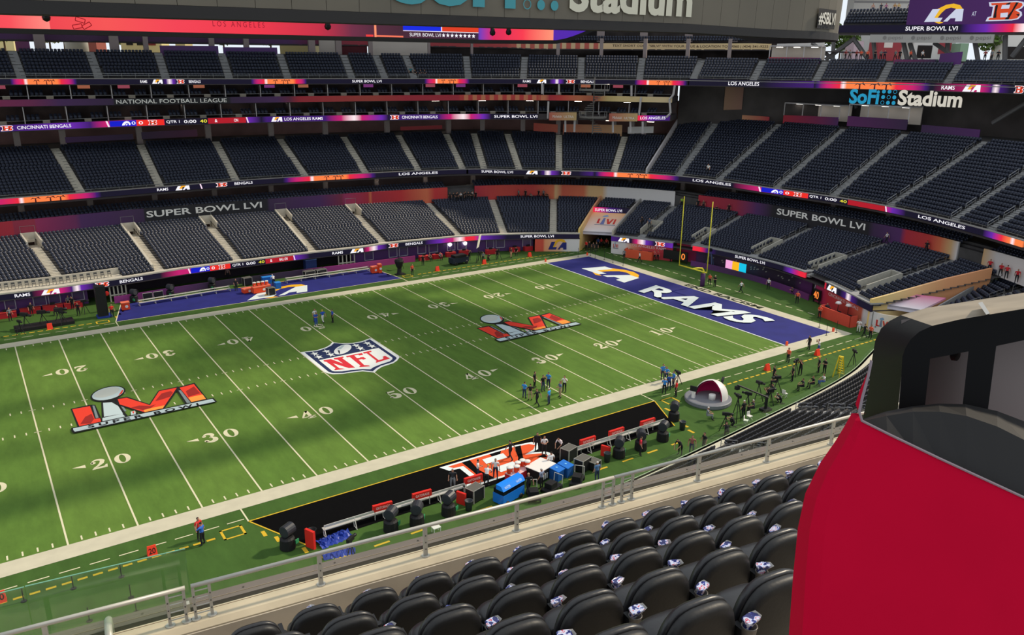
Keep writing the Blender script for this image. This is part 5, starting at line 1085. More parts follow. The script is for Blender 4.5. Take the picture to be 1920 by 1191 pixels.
# ================================================================ NEAR STAND
AN = -.123; U2 = np.array([math.cos(AN), math.sin(AN)]); V2 = np.array([-math.sin(AN), math.cos(AN)]); O2 = np.array([-32.005, -76.525])
RW, RH, ZA = .865, .484, 28.119
def uv(u, v, z): p = O2 + U2 * u + V2 * v; return (p[0], p[1], z)
def on_v(x, y, v0):
    d = ray(x, y); t = (v0 - (CAM[:2] - O2) @ V2) / (d[:2] @ V2); P = CAM + d * t; return float((P[:2] - O2) @ U2), float(P[2])
def on_z(x, y, z): P = gp(x, y, z); q = P[:2] - O2; return float(q @ U2), float(q @ V2)
APEX = .96; ZF = ZA - APEX                       # floor of the first row
NC = mat('near_concrete', srgb(186, 174, 156), .85, noise=.22, nscale=1.5, bump=.15)
LEDGE = mat('ledge_concrete', srgb(196, 182, 156), .8, noise=.16, nscale=2.2, bump=.2)
stand = struct(link('near_stand', None), 'near concrete stand below the camera')
for k in range(9):
    v1, v0 = .30 - k * RW + (.0 if k else 1.1), .30 - (k + 1) * RW; z = ZF + k * RH - (.2 if k == 0 else 0)
    b = MB(); lo = [uv(-14, v0, z - .7), uv(24, v0, z - .7), uv(24, v1, z - .7), uv(-14, v1, z - .7)]; b.hexa(lo, [(x, y, z) for x, y, _ in lo]); b.build('terrace', NC, stand)
ZL = 27.35
def run(name, prof, u0, u1, m, par):
    b = MB(); n = len(prof); b.add([uv(u0, v, z) for v, z in prof] + [uv(u1, v, z) for v, z in prof], [tuple(range(n)), tuple(range(n, 2 * n))[::-1]] + [(i, n + i, n + (i + 1) % n, (i + 1) % n) for i in range(n)]); return b.build(name, m, par)
run('parapet', [(1.59, ZL - .9), (1.59, ZL - .02), (1.57, ZL), (1.36, ZL), (1.3, ZL - .045), (1.3, ZL - .9)], -14, 24, LEDGE, stand)
run('parapet_face', [(1.297, ZL - .9), (1.297, ZL - .06), (1.28, ZL - .06), (1.28, ZL - .9)], -14, 24, NC, stand)
run('ledge_groove', [(1.545, ZL + .001), (1.545, ZL + .004), (1.54, ZL + .004), (1.54, ZL + .001)], -14, 24, mat('groove', srgb(120, 104, 84), .9), stand)
FSC = mat('fascia_cap', srgb(112, 100, 96), .7, noise=.12, nscale=1.2)
run('fascia_cap', [(2.05, 26.6), (2.05, 27.2), (1.86, 27.2), (1.86, 26.6)], -14, 24, FSC, stand)
run('fascia_cap_line', [(1.93, 27.2), (1.93, 27.206), (1.925, 27.206), (1.925, 27.2)], -14, 24, paint(160, 140, 120), stand)
run('joint_shadow_gap', [(1.86, 26.5), (1.86, 26.55), (1.59, 26.55), (1.59, 26.5)], -14, 24, DARKI, stand)
for k in range(26):
    u = -13 + k * 1.05; MB().lathe([(.012, 0), (.012, .006)], uv(u, 1.98, 27.2), 8).build('cap_bolt', paint(70, 62, 60), stand)
# steel guard rail with posts and glass
STL = mat('guard_steel', srgb(186, 182, 172), .45, metal=.25, spec=.5, noise=.1, nscale=4)
GLS = glass_mat('guard_glass', (.95, .98, .96), .03)
GLT = glass_mat('tall_glass', (.86, .93, .87), .07)
HR = ZL + .4
def post(u, par, wide=.048, z1=HR):
    b = MB(); b.hexa([uv(u - wide / 2, 1.415, ZL), uv(u + wide / 2, 1.415, ZL), uv(u + wide / 2, 1.445, ZL), uv(u - wide / 2, 1.445, ZL)], [uv(u - wide / 2, 1.415, z1), uv(u + wide / 2, 1.415, z1), uv(u + wide / 2, 1.445, z1), uv(u - wide / 2, 1.445, z1)])
    o = b.build('post', STL, par)
    MB().lathe([(.05, 0), (.05, .012)], uv(u, 1.43, ZL), 12).build('base_plate', STL, o)
    for j in range(3): MB().lathe([(.007, -.004), (.007, .004)], uv(u, 1.41, ZL + .1 + .09 * j), 8, axis='Y').build('bolt', paint(90, 86, 80), o)
def guard(xs, x0, x1, lab, dbl):
    g = tag(link('guard_rail', None), lab, 'railing')
    ps = [on_z(x, y, ZL)[0] for x, y in xs]; ua, ub = on_v(*x0, 1.43)[0], on_v(*x1, 1.43)[0]
    for u in ps: post(u, g)
    b = MB(); b.tube([uv(ua, 1.43, HR), uv(ub, 1.43, HR)], .024, 10); b.build('handrail', STL, g, True)
    for u in dbl:
        for w in (0, .16):
            post(u + w, g, .03)
        for j in range(4): b = MB(); b.tube([uv(u, 1.43, ZL + .06 + .09 * j), uv(u + .16, 1.43, ZL + .06 + .09 * j)], .007, 6); b.build('rung', STL, g)
    m = [ua] + ps + [ub]
    for a, c in zip(m[:-1], m[1:]):
        if c - a < .2: continue
        b = MB(); q = [uv(a + .02, 1.52, ZL + .03), uv(c - .02, 1.52, ZL + .03), uv(c - .02, 1.52, HR - .05), uv(a + .02, 1.52, HR - .05)]; b.hexa(q, [(x + V2[0] * .012, y + V2[1] * .012, z) for x, y, z in q]); b.build('glass_pane', GLS, g)
    return g
uj0, uj1 = on_z(362, 1160, ZL)[0], on_z(1160, 940, ZL)[0]
guard([(602, 1096), (797, 1041), (968, 995)], (357, 1096), (1150, 905), 'middle length of steel guard rail on the parapet ledge', [uj0 + .03, uj1 - .28])
guard([(1303, 899), (1431, 863), (1549, 829), (1660, 797)], (1152, 905), (1760, 740), 'right length of steel guard rail on the parapet ledge', [uj1 + .02])
guard([(95, 1235)], (-60, 1208), (346, 1098), 'left length of steel guard rail behind the tall glass', [uj0 - .22])
# tall glass shield at the aisle
tgx = tag(link('glass_shield', None), 'tall greenish glass shield standing before the left rail', 'glass panel')
for (xa, ya), (xb, yb), nm in (((47, 1101), (347, 1030), 'pane'), ((-90, 1136), (45, 1102), 'pane')):
    ua, za = on_v(xa, ya, 1.66); ub, zb = on_v(xb, yb, 1.66); zt = (za + zb) / 2
    b = MB(); q = [uv(ua, 1.66, ZL - .1), uv(ub, 1.66, ZL - .1), uv(ub, 1.66, zb), uv(ua, 1.66, za)]; b.hexa(q, [(x + V2[0] * .018, y + V2[1] * .018, z) for x, y, z in q]); b.build('glass_pane', GLT, tgx)
    b = MB(); b.tube([uv(ua, 1.67, za), uv(ub, 1.67, zb)], .007, 6); b.build('polished_edge', mat('glass_edge', srgb(120, 176, 150), .2), tgx)
for u in (on_v(347, 1100, 1.66)[0], on_v(46, 1150, 1.66)[0]):
    MB().hexa([uv(u - .02, 1.6, ZL - .05), uv(u + .02, 1.6, ZL - .05), uv(u + .02, 1.66, ZL - .05), uv(u - .02, 1.66, ZL - .05)], [uv(u - .02, 1.6, ZL + .08), uv(u + .02, 1.6, ZL + .08), uv(u + .02, 1.66, ZL + .08), uv(u - .02, 1.66, ZL + .08)]).build('clamp', STL, tgx)
b = MB(); P0 = dp(201, 1147, 8.4); u0, v0 = (P0[:2] - O2) @ U2, (P0[:2] - O2) @ V2; zt0 = P0[2] - .04
b.tube([uv(u0, v0, ZF - .15), uv(u0, v0, zt0 - .12), uv(u0, v0 - .03, zt0 - .04), uv(u0, v0 - .1, zt0), uv(u0, v0 - .3, zt0), uv(u0, v0 - .37, zt0 - .04), uv(u0, v0 - .4, zt0 - .12), uv(u0, v0 - .4, ZF - .15)], .038, 12)
tag(b.build('stair_rail', STL, None, True), 'polished curved end of a stair handrail at the lower left', 'railing')
# ---- padded seats
VIN = mat('black_vinyl', srgb(34, 34, 37), .36, spec=.5, noise=.15, nscale=30, bump=.06)
VIN2 = mat('black_vinyl_rear', srgb(28, 28, 29), .5, spec=.4, noise=.15, nscale=40, bump=.06)
PLA = mat('dark_plastic', srgb(30, 30, 32), .45); CUP = mat('cup_grey', srgb(96, 92, 88), .35, spec=.5)
def outline(w, zt, zb, n=20):
    """half-round topped back outline, from lower left over the top to lower right"""
    out = []
    for i in range(n + 1):
        a = math.pi * (1 - i / n); c, s = math.cos(a), math.sin(a)
        out.append((w * math.copysign(abs(c) ** .62, c), zb + .20 + (zt - zb - .20) * s ** .72))
    return [(-w * .88, zb)] + out + [(w * .88, zb)]
def loft(rings, cap0=True, cap1=True):
    b = MB(); n = len(rings[0]); b.v = [p for r in rings for p in r]
    for i in range(len(rings) - 1):
        for k in range(n): b.f.append((i * n + k, i * n + (k + 1) % n, (i + 1) * n + (k + 1) % n, (i + 1) * n + k))
    if cap0: b.f.append(tuple(range(n))[::-1])
    if cap1: b.f.append(tuple((len(rings) - 1) * n + k for k in range(n)))
    b.m = [0] * len(b.f); return b
def seat_ring(w, zt, zb, y):
    return [(x, y - .12 * (z - .45), z) for x, z in outline(w, zt, zb)]
def make_padded():
    root = link('padded_chair', None)
    loft([seat_ring(.20, .88, .42, -.052), seat_ring(.232, .925, .40, -.045), seat_ring(.25, .948, .38, -.02), seat_ring(.252, .95, .38, .012), seat_ring(.244, .942, .385, .022)]).build('back_shell', VIN2, root, True)
    loft([seat_ring(.244, .942, .385, .022), seat_ring(.254, .958, .38, .032), seat_ring(.256, .96, .38, .055), seat_ring(.246, .945, .385, .082), seat_ring(.21, .90, .42, .105)]).build('back_cushion', VIN, root, True)
    rg = lambda s, y: [(x * s, y - .05 * (z - .4), z) for x, z in outline(.235, .40 + .27 * (s * .5 + .5), .34)]
    loft([rg(.86, .13), rg(.97, .15), rg(1.0, .19), rg(1.0, .25), rg(.95, .30), rg(.8, .33)]).build('seat_cushion', VIN, root, True)
    MB().bx(.264, .296, -.02, .06, 0, .62).build('seat_standard', PLA, root)
    b = MB(); b.lathe([(.0, .0), (.03, .0), (.036, .02), (.03, .04)], (.275, .10, .66), 10); b.bx(.255, .295, -.02, .28, .615, .665); b.build('armrest', PLA, root)
    cu = MB(); cu.lathe([(.03, -.1), (.036, -.09), (.044, .02), (.048, .025), (.046, .03), (.038, .025), (.032, -.085)], (.285, -.13, .74), 14); cu.build('cup_holder', CUP, root, True)
    MB().bx(.262, .3, -.10, -.02, .62, .72).build('holder_bracket', PLA, root)
    return root
def pack_material():
    m = bpy.data.materials.new('pack_print'); m.use_nodes = True; nt = m.node_tree; b = nt.nodes['Principled BSDF']; b.inputs['Roughness'].default_value = .25
    N, Lk = nt.nodes.new, nt.links.new; tc = N('ShaderNodeTexCoord'); mp = N('ShaderNodeMapping'); oi = N('ShaderNodeObjectInfo'); Lk(tc.outputs['Object'], mp.inputs[0]); Lk(oi.outputs['Random'], mp.inputs['Location'])
    n = N('ShaderNodeTexNoise'); n.inputs['Scale'].default_value = 22; Lk(mp.outputs[0], n.inputs['Vector']); cr = N('ShaderNodeValToRGB'); Lk(n.outputs['Fac'], cr.inputs[0]); cr.color_ramp.interpolation = 'CONSTANT'
    e = cr.color_ramp.elements; e[0].position = 0; e[0].color = (*srgb(40, 44, 100), 1); e[1].position = .47; e[1].color = (*srgb(64, 78, 160), 1)
    for p, c in ((.50, (196, 200, 222)), (.60, (190, 60, 80)), (.64, (200, 204, 226))): q = e.new(p); q.color = (*srgb(*c), 1)
    Lk(cr.outputs[0], b.inputs['Base Color']); return m
PKM = pack_material(); CLR = mat('clear_wrap', srgb(170, 166, 160), .2, spec=.6)
def make_pack():
    rnd = random.Random(3); root = link('souvenir_pack', None); b = MB(); V = []
    for z, sx, sy in ((-.06, .022, .016), (-.02, .034, .022), (.012, .052, .036), (.022, .05, .034)):
        for a in range(8): t = a / 8 * 2 * math.pi; V.append((math.copysign(abs(math.cos(t)) ** .5, math.cos(t)) * sx + rnd.uniform(-.004, .004), math.copysign(abs(math.sin(t)) ** .5, math.sin(t)) * sy + rnd.uniform(-.004, .004), z + .25 * math.cos(t) * .05 + rnd.uniform(-.004, .004)))
    b.add(V, [(i * 8 + k, i * 8 + (k + 1) % 8, (i + 1) * 8 + (k + 1) % 8, (i + 1) * 8 + k) for i in range(3) for k in range(8)] + [tuple(range(24, 32))]); b.build('printed_card', PKM, root)
    c = MB(); c.add([(.03, -.03, .0), (.085, -.01, .02), (.07, .03, .03), (.02, .04, .02), (.05, 0, -.01)], [(0, 1, 4), (1, 2, 4), (2, 3, 4)]); c.build('wrapper_flap', CLR, root)
    return root
seat0, pack0 = make_padded(), make_pack(); firsts = [True, True]
offs = [0, .086, .061, .716, 1.421, 1.6, 2.0]
rowname = ['front row behind the parapet', 'second row from the parapet', 'third row from the parapet', 'fourth row from the parapet', 'fifth row from the parapet', 'sixth row from the parapet']
nsd = random.Random(8)
ORD = 'first second third fourth fifth sixth seventh eighth ninth tenth eleventh twelfth thirteenth fourteenth fifteenth sixteenth seventeenth eighteenth nineteenth twentieth'.split() + ['last'] * 20
for k in range(6):
    vis = []
    for i in range(-4, 26):
        u = i * .56 + offs[k] + 0.0; p = np.array(uv(u, -k * RW, ZA + k * RH)); x, y = proj(p)
        lim = float(np.interp(y, [860, 920, 1000, 1191], [1560, 1530, 1512, 1500]))
        if -60 < x < lim + 25 and y < 1275: vis.append((i, u))
    for j, (i, u) in enumerate(vis):
        o = seat0 if firsts[0] else copy_tree(seat0); firsts[0] = False
        o.location = uv(u, -k * RW + .075, ZF + k * RH); o.rotation_euler = (0, 0, AN)
        tag(o, '%s black padded seat from the left in the %s' % (ORD[j], rowname[k]), 'seat', 'black padded seats of the near stand')
        q = pack0 if firsts[1] else copy_tree(pack0); firsts[1] = False
        q.location = uv(u + .285, -k * RW + .075 - .13, ZF + k * RH + .80); q.rotation_euler = (nsd.uniform(-.2, .2), nsd.uniform(-.2, .2), AN + nsd.uniform(-.6, .6))
        tag(q, 'blue souvenir pack, %s from the left, in the %s' % (ORD[j], rowname[k]), 'souvenir pack', 'souvenir packs left at the near seats')
        if k == 0:
            q = copy_tree(pack0); q.location = uv(u - .02, .31, ZF + .735); q.rotation_euler = (nsd.uniform(-.2, .2), nsd.uniform(-.2, .2), AN + nsd.uniform(-.6, .6))
            tag(q, 'blue and white souvenir pack lying on the %s folded front row seat from the left' % ORD[j], 'souvenir pack', 'souvenir packs before the front row')
# ---- lower near stand beyond the ledge
NF = Curve([(57.5, -31.5), (54.5, -31.8), (49, -33.6), (43, -35.6), (36, -37), (27, -38.2), (13, -39.9), (2.5, -40.8), (-12, -41.2), (-26, -41.2)])
NK = Curve([(70, -44.5), (66, -46), (57, -46.5), (45, -50.5), (28, -53.6), (13, -55.5), (2, -56.6), (-12, -57), (-26, -57)])
def nk_at(s):
    f = NF.at(s) - NF.nrm(s) * 16; return float(NK.s[np.argmin(((NK.p - f) ** 2).sum(1))])
nst = [(0.0, 0.0)] + [(s, nk_at(s)) for s in [NF.hit(x, y)[0] for x, y in ((1640, 683), (1468, 768), (1326, 838), (1150, 915))] + [NF.L - 8]]
NF2 = Curve([tuple(NF.at(t) - NF.nrm(t) * .8) for t in np.linspace(0, NF.L, 16)])
near_low = Tier('seating_stand', NF2, 1.0, NK, 5.3, nst, 19, 'concrete terraces of the near lower stand', [1, 2, 3, 4], stairs=STEPG)
band('stand_front_cap', NF, 0, NF.L, .75, 1.0, -.75, .25, mat('near_cap', srgb(206, 200, 180), .8, noise=.1), near_low.o)
band('stand_front_wall', NF, 0, NF.L, 0, 1.0, -.1, .15, paint(70, 60, 60), near_low.o)
gg = MB(); n = 40
o = band('front_glass', NF, 0, NF.L, 1.0, 1.75, .1, .12, glass_mat('front_glass', (.86, .94, .88), .03), near_low.o)
crn = Tier('seating_stand', Curve([(65, -32.2), (61, -33.6), (56.5, -35.2)]), 2.9, Curve([(80, -33.0), (78, -38), (72.5, -43.5)]), 6.4, [(0.0, 0.0), (4.5, 5.5), (8.9, 13.2)], 15, 'concrete terraces of the near corner block', [1], stairs=STEPG)
crn.loops(1, 1, 14, 3.2, -.5)
tag(scatter('stadium_seats', SEAT, crn.seats(), [SEATM, SEATP]), 'navy tip-up seats of the near corner block', 'seats', kind='stuff')
slopewall(crn, 0, 0, 15, .9, .3, -.3, STEPG, 'block_end_wall', -3)
for i in (1, 2, 3): near_low.loops(i, 0, 12, 4.0, -.55); near_low.loops(i, 1.5, 12, 4.0, .55)
cand = []
for p in near_low.seats():
    x, y = proj((p[0], p[1], p[2] + .8)); line = 1088 - (x - 480) * .2735
    if (y < line + 14 and 900 < x < 1665) or (1665 <= x < 1950 and y < 590): cand.append((math.dist(p[:3], CAM), p))
cand.sort(key=lambda q: q[0])
nsp = MB(); w = .24
f = [(-w, .40), (w, .40), (w, .82), (w * .7, .92), (-w * .7, .92), (-w, .82)]
nsp.hexa([(x, .12 * (z - .42), z) for x, z in f], [(x, .12 * (z - .42) + .08, z) for x, z in f], 0)
nsp.hexa([(-.21, -.24, .42), (.21, -.24, .42), (.21, -.02, .36), (-.21, -.02, .36)], [(-.2, -.18, .74), (.2, -.18, .74), (.2, -.04, .74), (-.2, -.04, .74)], 1)
nsp.bx(.245, .285, -.2, .1, .58, .63, 2)
NSM = [mat('near_seat_back', srgb(48, 48, 50), .4, spec=.5), SEATP, mat('arm_pale', srgb(150, 150, 150), .4)]
sm = nsp.build('stadium_seat', NSM).data; bpy.data.objects.remove(bpy.data.objects['stadium_seat'])
for d, p in cand[:300]:
    o = link('stadium_seat', sm, None, p[:3], p[3]); tag(o, 'dark tip-up seat in the near lower stand below the guard rail', 'seat', 'tip-up seats of the near lower stand')
if len(cand) > 300: tag(scatter('stadium_seats', nsp, [p for d, p in cand[300:]], NSM), 'further dark tip-up seats of the near lower stand', 'seats', kind='stuff')
print('near lower seats', len(cand))
# ---- red covered stand with the black framed hood at the right
REDC = mat('red_cloth', srgb(176, 8, 44), .9, spec=.04, noise=.05, nscale=6, bump=.02)
BLKP_ = mat('hood_black', srgb(14, 14, 15), .7, spec=.08); GRYP = mat('hood_grey', srgb(112, 104, 102), .6); PIPE = mat('cover_piping', srgb(120, 108, 116), .5)
kio = tag(link('covered_stand', None), 'stand in a red cloth cover with a black framed hood, filling the right edge', 'stand')
kb = tuple(dp(1800, 1180, 1.9)); kio.location = (kb[0], kb[1], ZF + 6 * RH)
inv = np.array(kio.location)
def K(px, d): return tuple(dp(px[0], px[1], d) - inv)
def floorify(px, d): q = dp(px[0], px[1], d) - inv; return (q[0], q[1], 0.0)
Lf = [(1616, 789), (1612, 806), (1603, 832), (1590, 862), (1570, 905), (1556, 950), (1546, 1000), (1540, 1080), (1536, 1191), (1532, 1330)]
Ls = [(1611, 776), (1597, 775), (1583, 800), (1566, 828), (1538, 868), (1510, 925), (1496, 990), (1487, 1080), (1479, 1191), (1472, 1330)]
top = [(1616, 789), (1668, 815), (1762, 860), (1920, 933), (2160, 1030)]
fr = [K(q, 1.62) for q in Lf[::-1]] + [K(q, 1.62) for q in top[1:]] + [K((2160, 1330), 1.62)]
lip = lambda q, d: [K(p, d) for p in q]
b = MB(); b.poly(fr); f0 = lip(Lf, 1.62); f1 = [tuple((np.array(a) * .45 + np.array(c) * .55)) for a, c in zip(f0, lip(Ls, 1.66))]; f2 = lip(Ls, 1.76); f3 = lip([(x + 14, y) for x, y in Ls], 2.05)
n = len(Lf); b.v += f0 + f1 + f2 + f3; base = len(fr)
for r_ in range(3):
    for i in range(n - 1): b.f.append((base + r_ * n + i, base + r_ * n + i + 1, base + (r_ + 1) * n + i + 1, base + (r_ + 1) * n + i)); b.m.append(0)
fl = lip([(1611, 776), (1604, 758), (1612, 732), (1626, 700), (1633, 674)], 1.76); fi_ = lip([(1616, 789), (1612, 772), (1617, 745), (1628, 705), (1634, 676)], 1.66)
b.v += fl + fi_; q = len(b.v) - 10
for i in range(4): b.f.append((q + i, q + i + 1, q + 5 + i + 1, q + 5 + i)); b.m.append(0)
lo = [K((1532, 1330), 1.62), K((2160, 1330), 1.62), K((2160, 1330), 2.05), K((1486, 1330), 2.05)]
b.hexa([(x, y, -.05) for x, y, _ in lo], lo)
b.build('cloth_cover', REDC, kio)
b = MB(); b.tube(lip([(1634, 676), (1628, 705), (1617, 745), (1611, 772), (1616, 789), (1668, 815), (1762, 860), (1920, 933), (2160, 1030)], 1.618), .0028, 6); b.build('piping', PIPE, kio)
E0 = [(1617, 790), (1629, 728), (1634, 680), (1641, 639), (1652, 616), (1668, 602), (1689, 591), (1740, 577), (1920, 549), (2160, 516)]
E1 = [(1680, 800), (1690, 705), (1692, 669), (1698, 652), (1708, 636), (1724, 622), (1748, 611), (1800, 599), (1920, 579), (2160, 544)]
a = lip(E0, 2.1); c = lip(E1, 1.78); n = len(E0)
for nm, i0, i1, mm_ in (('hood_side', 0, 6, mat('hood_side', srgb(14, 15, 17), .5, spec=.12)), ('hood_top', 6, n - 1, mat('hood_sunlit_dust', srgb(150, 138, 120), .7, noise=.25, nscale=9))):  # beige of the black hood's top is dust plus painted-in sunlight
    b = MB(); b.v += a[i0:i1 + 1] + c[i0:i1 + 1]; k_ = i1 - i0 + 1
    for i in range(k_ - 1): b.f.append((i, i + 1, k_ + i + 1, k_ + i)); b.m.append(0)
    b.build(nm, mm_, kio, True)
def slab(pts, d0, d1): bb = MB(); bb.hexa(lip(pts, d0), lip(pts, d1)); return bb
slab([(1680, 830), (1690, 705), (1692, 669), (1698, 652), (1708, 636), (1724, 622), (1748, 611), (1744, 673), (1727, 830)], 1.78, 1.9).build('frame_side', BLKP_, kio)
slab([(1748, 611), (1800, 599), (1920, 579), (2160, 544), (2160, 600), (1925, 637), (1868, 649), (1816, 659), (1744, 673)], 1.78, 1.9).build('frame_top', BLKP_, kio)
slab([(1816, 659), (1868, 649), (1843, 840), (1796, 840)], 1.78, 1.9).build('mullion', BLKP_, kio)
slab([(1690, 600), (2160, 540), (2160, 900), (1690, 860)], 1.98, 2.04).build('back_panel', GRYP, kio)
b = MB(); p0 = np.array(K((1796, 668), 1.9)); b.lathe([(.012, 0), (.014, .01), (.006, .016)], tuple(p0), 12, axis='Y'); b.build('screw_cap', paint(40, 38, 38), kio)
D0 = [(1612, 788), (1660, 772), (1710, 762), (1760, 757), (1810, 758), (1870, 771), (1920, 790), (2160, 900)]
D1 = [(1616, 790), (1662, 780), (1712, 772), (1762, 772), (1812, 780), (1870, 800), (1920, 825), (2160, 950)]
D2 = [(1618, 800), (1664, 822), (1712, 846), (1762, 870), (1812, 894), (1870, 920), (1920, 944), (2160, 1045)]
b = MB(); r0, r1, r2 = lip(D0, 1.76), lip(D1, 1.66), lip(D2, 1.64); n = len(D0); b.v += r0 + r1 + r2
for r_ in range(2):
    for i in range(n - 1): b.f.append((r_ * n + i, r_ * n + i + 1, (r_ + 1) * n + i + 1, (r_ + 1) * n + i)); b.m.append(0)
b.build('dome_shell', mat('dome_shell', srgb(34, 33, 33), .55, spec=.2), kio)
slab([(1834, 568), (1842, 566), (1856, 588), (1849, 590)], 1.9, 1.76).build('strap', paint(206, 200, 190), kio)
# ================================================================ GOAL POST, BENCHES AND SIDELINE GEAR
ALU = mat('aluminium', srgb(206, 204, 196), .45, metal=.3); ORC = mat('cooler_orange', srgb(232, 74, 34), .5); RDB = mat('red_board', srgb(214, 44, 36), .5)
BKC = mat('black_cover', srgb(24, 24, 26), .6, bump=.3, nscale=8); GRB = mat('bin_grey', srgb(58, 62, 66), .55); BLB = mat('blue_bin', srgb(32, 110, 200), .45); WHC = mat('white_lid', srgb(228, 224, 218), .5)
SILV = mat('case_edge', srgb(170, 168, 160), .4, metal=.4); BLC = mat('black_case', srgb(30, 30, 32), .5); DKM = mat('dark_metal', srgb(36, 36, 38), .4)
YLP = mat('goal_yellow', srgb(226, 214, 60), .45)
def G(x, y): return gp(x, y, 0)
GL, GRt = gp(1271, 500, 0), None
g = thing('goal_post', 'yellow goal post with a purple padded base behind the end zone', 'goal post', (XB + 2.4, 0, 0))
MB().lathe([(.02, 0), (.36, 0), (.36, 2.0), (.1, 2.05)], (0, 0, 0), 14).build('base_pad', mat('pad_purple', srgb(76, 44, 92), .6), g, True)
b = MB(); b.tube([(0, 0, 1.9), (0, 0, 2.5), (-.3, 0, 2.85), (-1.2, 0, 3.02), (-2.35, 0, 3.05)], .13, 10); b.build('gooseneck', YLP, g, True)
MB().tube([(-2.35, -2.82, 3.05), (-2.35, 2.82, 3.05)], .1, 8).build('crossbar', YLP, g, True)
for s in (-1, 1):
    up = MB().tube([(-2.35, s * 2.82, 3.0), (-2.35, s * 2.82, 13.6)], .075, 8).build('upright', YLP, g, True)
for (x, y), lab in (((1475, 648), 'orange pylon at the near goal line'), ((1562, 622), 'orange pylon at the near back corner of the end zone'), ((1023, 491), 'orange pylon at the far goal line'), ((1101, 479), 'orange pylon at the far back corner of the end zone')):
    p = G(x, y); b = MB(); b.bx(-.11, .11, -.11, .11, 0, .5); b.bx(-.115, .115, -.115, .115, .1, .16, 1)
    tag(b.build('pylon', [mat('pylon_orange', srgb(255, 90, 50), .6), mat('pylon_band', srgb(240, 130, 110), .6)], None, False, p), lab, 'pylon')
def marker(x, y, txt, lab, far=False):
    p = G(x, y); o = thing('yard_marker', lab, 'yard marker', p); s = 1 if not far else -1
    MB().hexa([(-.32, -.25, 0), (.32, -.25, 0), (.32, .25, 0), (-.32, .25, 0)], [(-.28, -.04, .75), (.28, -.04, .75), (.28, .04, .75), (-.28, .04, .75)]).build('wedge', mat('marker_orange', srgb(238, 62, 36), .6), o)
    if txt:
        b = MB(); text_on(b, txt, lambda u, v: (u, -.26 + .22 * v / .75, v), -.22, .22, .2, .6, 0, .02); b.build('digits', paint(40, 20, 16), o)
marker(286, 1041, '20', 'red yard marker reading twenty beside the near sideline')
marker(2, 1128, '10', 'red yard marker at the lower left edge by the near sideline')
for i, (x, y, l) in enumerate(((94, 617, 'at the far left by the camera platform'), (820, 508, 'nearest the blue bench area on the far side'), (908, 495, 'beyond the far thirty yard line'), (993, 481, 'nearest the tunnel on the far side'), (1438, 694, 'on the near side by the photographers'), (1532, 666, 'on the near side by the camera crew in black'))): marker(x, y, '', 'small orange yard marker ' + l, True)
# black stanchions with cord at two end zone corners
for pts, lab in (([(1084, 482), (1101, 477), (1107, 480), (1116, 484), (1133, 487), (1149, 493), (1168, 499)], 'around the far end zone corner'), ([(1536, 614), (1549, 629), (1568, 624)], 'around the near end zone corner')):
    P = [G(*q) for q in pts]
    for k, p in enumerate(P):
        b = MB(); b.lathe([(.16, 0), (.16, .03), (.03, .05), (.03, 1.6), (.04, 1.62)], (0, 0, 0), 8); tag(b.build('stanchion', DKM, None, False, p), 'thin black stanchion %d of those %s' % (k + 1, lab), 'stanchion', 'stanchions ' + lab)
for k, (x, y) in enumerate(((45, 1128), (138, 1104), (228, 1082), (246, 1121), (168, 1165), (256, 1148))):
    p = G(x, y); b = MB(); b.lathe([(.18, 0), (.18, .04), (.035, .06), (.035, .95), (.05, .97)], (0, 0, 0), 8); tag(b.build('stanchion', DKM, None, False, p), 'thin black stanchion seen through the glass shield, number %d of six' % (k + 1), 'stanchion', 'stanchions below the glass shield')
# long benches
def bench(p0, p1, lab, two=False, far=False):
    a, c = np.array(p0[:2]), np.array(p1[:2]); L = np.hypot(*(c - a)); ang = math.atan2(*(c - a)[::-1]); o = thing('team_bench', lab, 'bench', (*a, 0), ang)
    s = 1 if far else -1
    MB().bx(0, L, -.2, .2, .42, .48).build('seat_plank', ALU, o)
    if two: MB().bx(0, L, .55 * s - .18, .55 * s + .18, .62, .68).build('rear_plank', ALU, o)
    else: MB().bx(0, L, s * .3 - .03, s * .3 + .03, .74, .92).build('back_rail', ALU, o)
    n = max(2, int(L / 2.0))
    for k in range(n + 1):
        x = L * k / n; b = MB(); b.tube([(x, -.18, 0), (x, -.1, .42)], .035, 5); b.tube([(x, s * .7, 0), (x, s * .3, .85)], .035, 5); b.tube([(x, -.18, .06), (x, s * .7, .06)], .03, 5); b.build('leg', ALU, o)
    return o
NY = -32.9
bench(G(606, 1003), G(868, 922), 'long aluminium bench at the left end of the black bench area')
bench(G(1062, 858), G(1240, 800), 'long aluminium bench at the right end of the black bench area')
bench(G(262, 574), G(432, 546), 'long pale bench at the left of the blue bench area', True, True)
bench(G(538, 531), G(692, 509), 'long pale bench at the right of the blue bench area', True, True)
def board(x0, y0, x1, y1, k):
    a, c = G(x0, y0), G(x1, y1); ang = math.atan2(*(c - a)[1::-1]); L = np.hypot(*(c - a)[:2]); o = thing('bench_board', 'red lettered backboard over the near bench, number %d from the left' % k, 'backboard', a, ang, 'red backboards of the near benches')
    MB().bx(0, L, -.12, .12, .75, 1.25).build('board', RDB, o)
    b = MB(); text_on(b, 'GATORADE', lambda u, v: (u, -.125, v), L * .14, L * .86, .9, 1.12, 0, .02); b.build('lettering', paint(240, 200, 190), o)
    for x in (.15, L - .15): MB().tube([(x, 0, 0), (x, 0, .76)], .035, 5).build('leg', ALU, o)
for k, q in enumerate(((700, 977, 736, 967), (774, 954, 809, 944), (871, 924, 904, 914), (1087, 850, 1115, 841), (1141, 833, 1168, 824), (1200, 814, 1226, 806))): board(*q, k + 1)
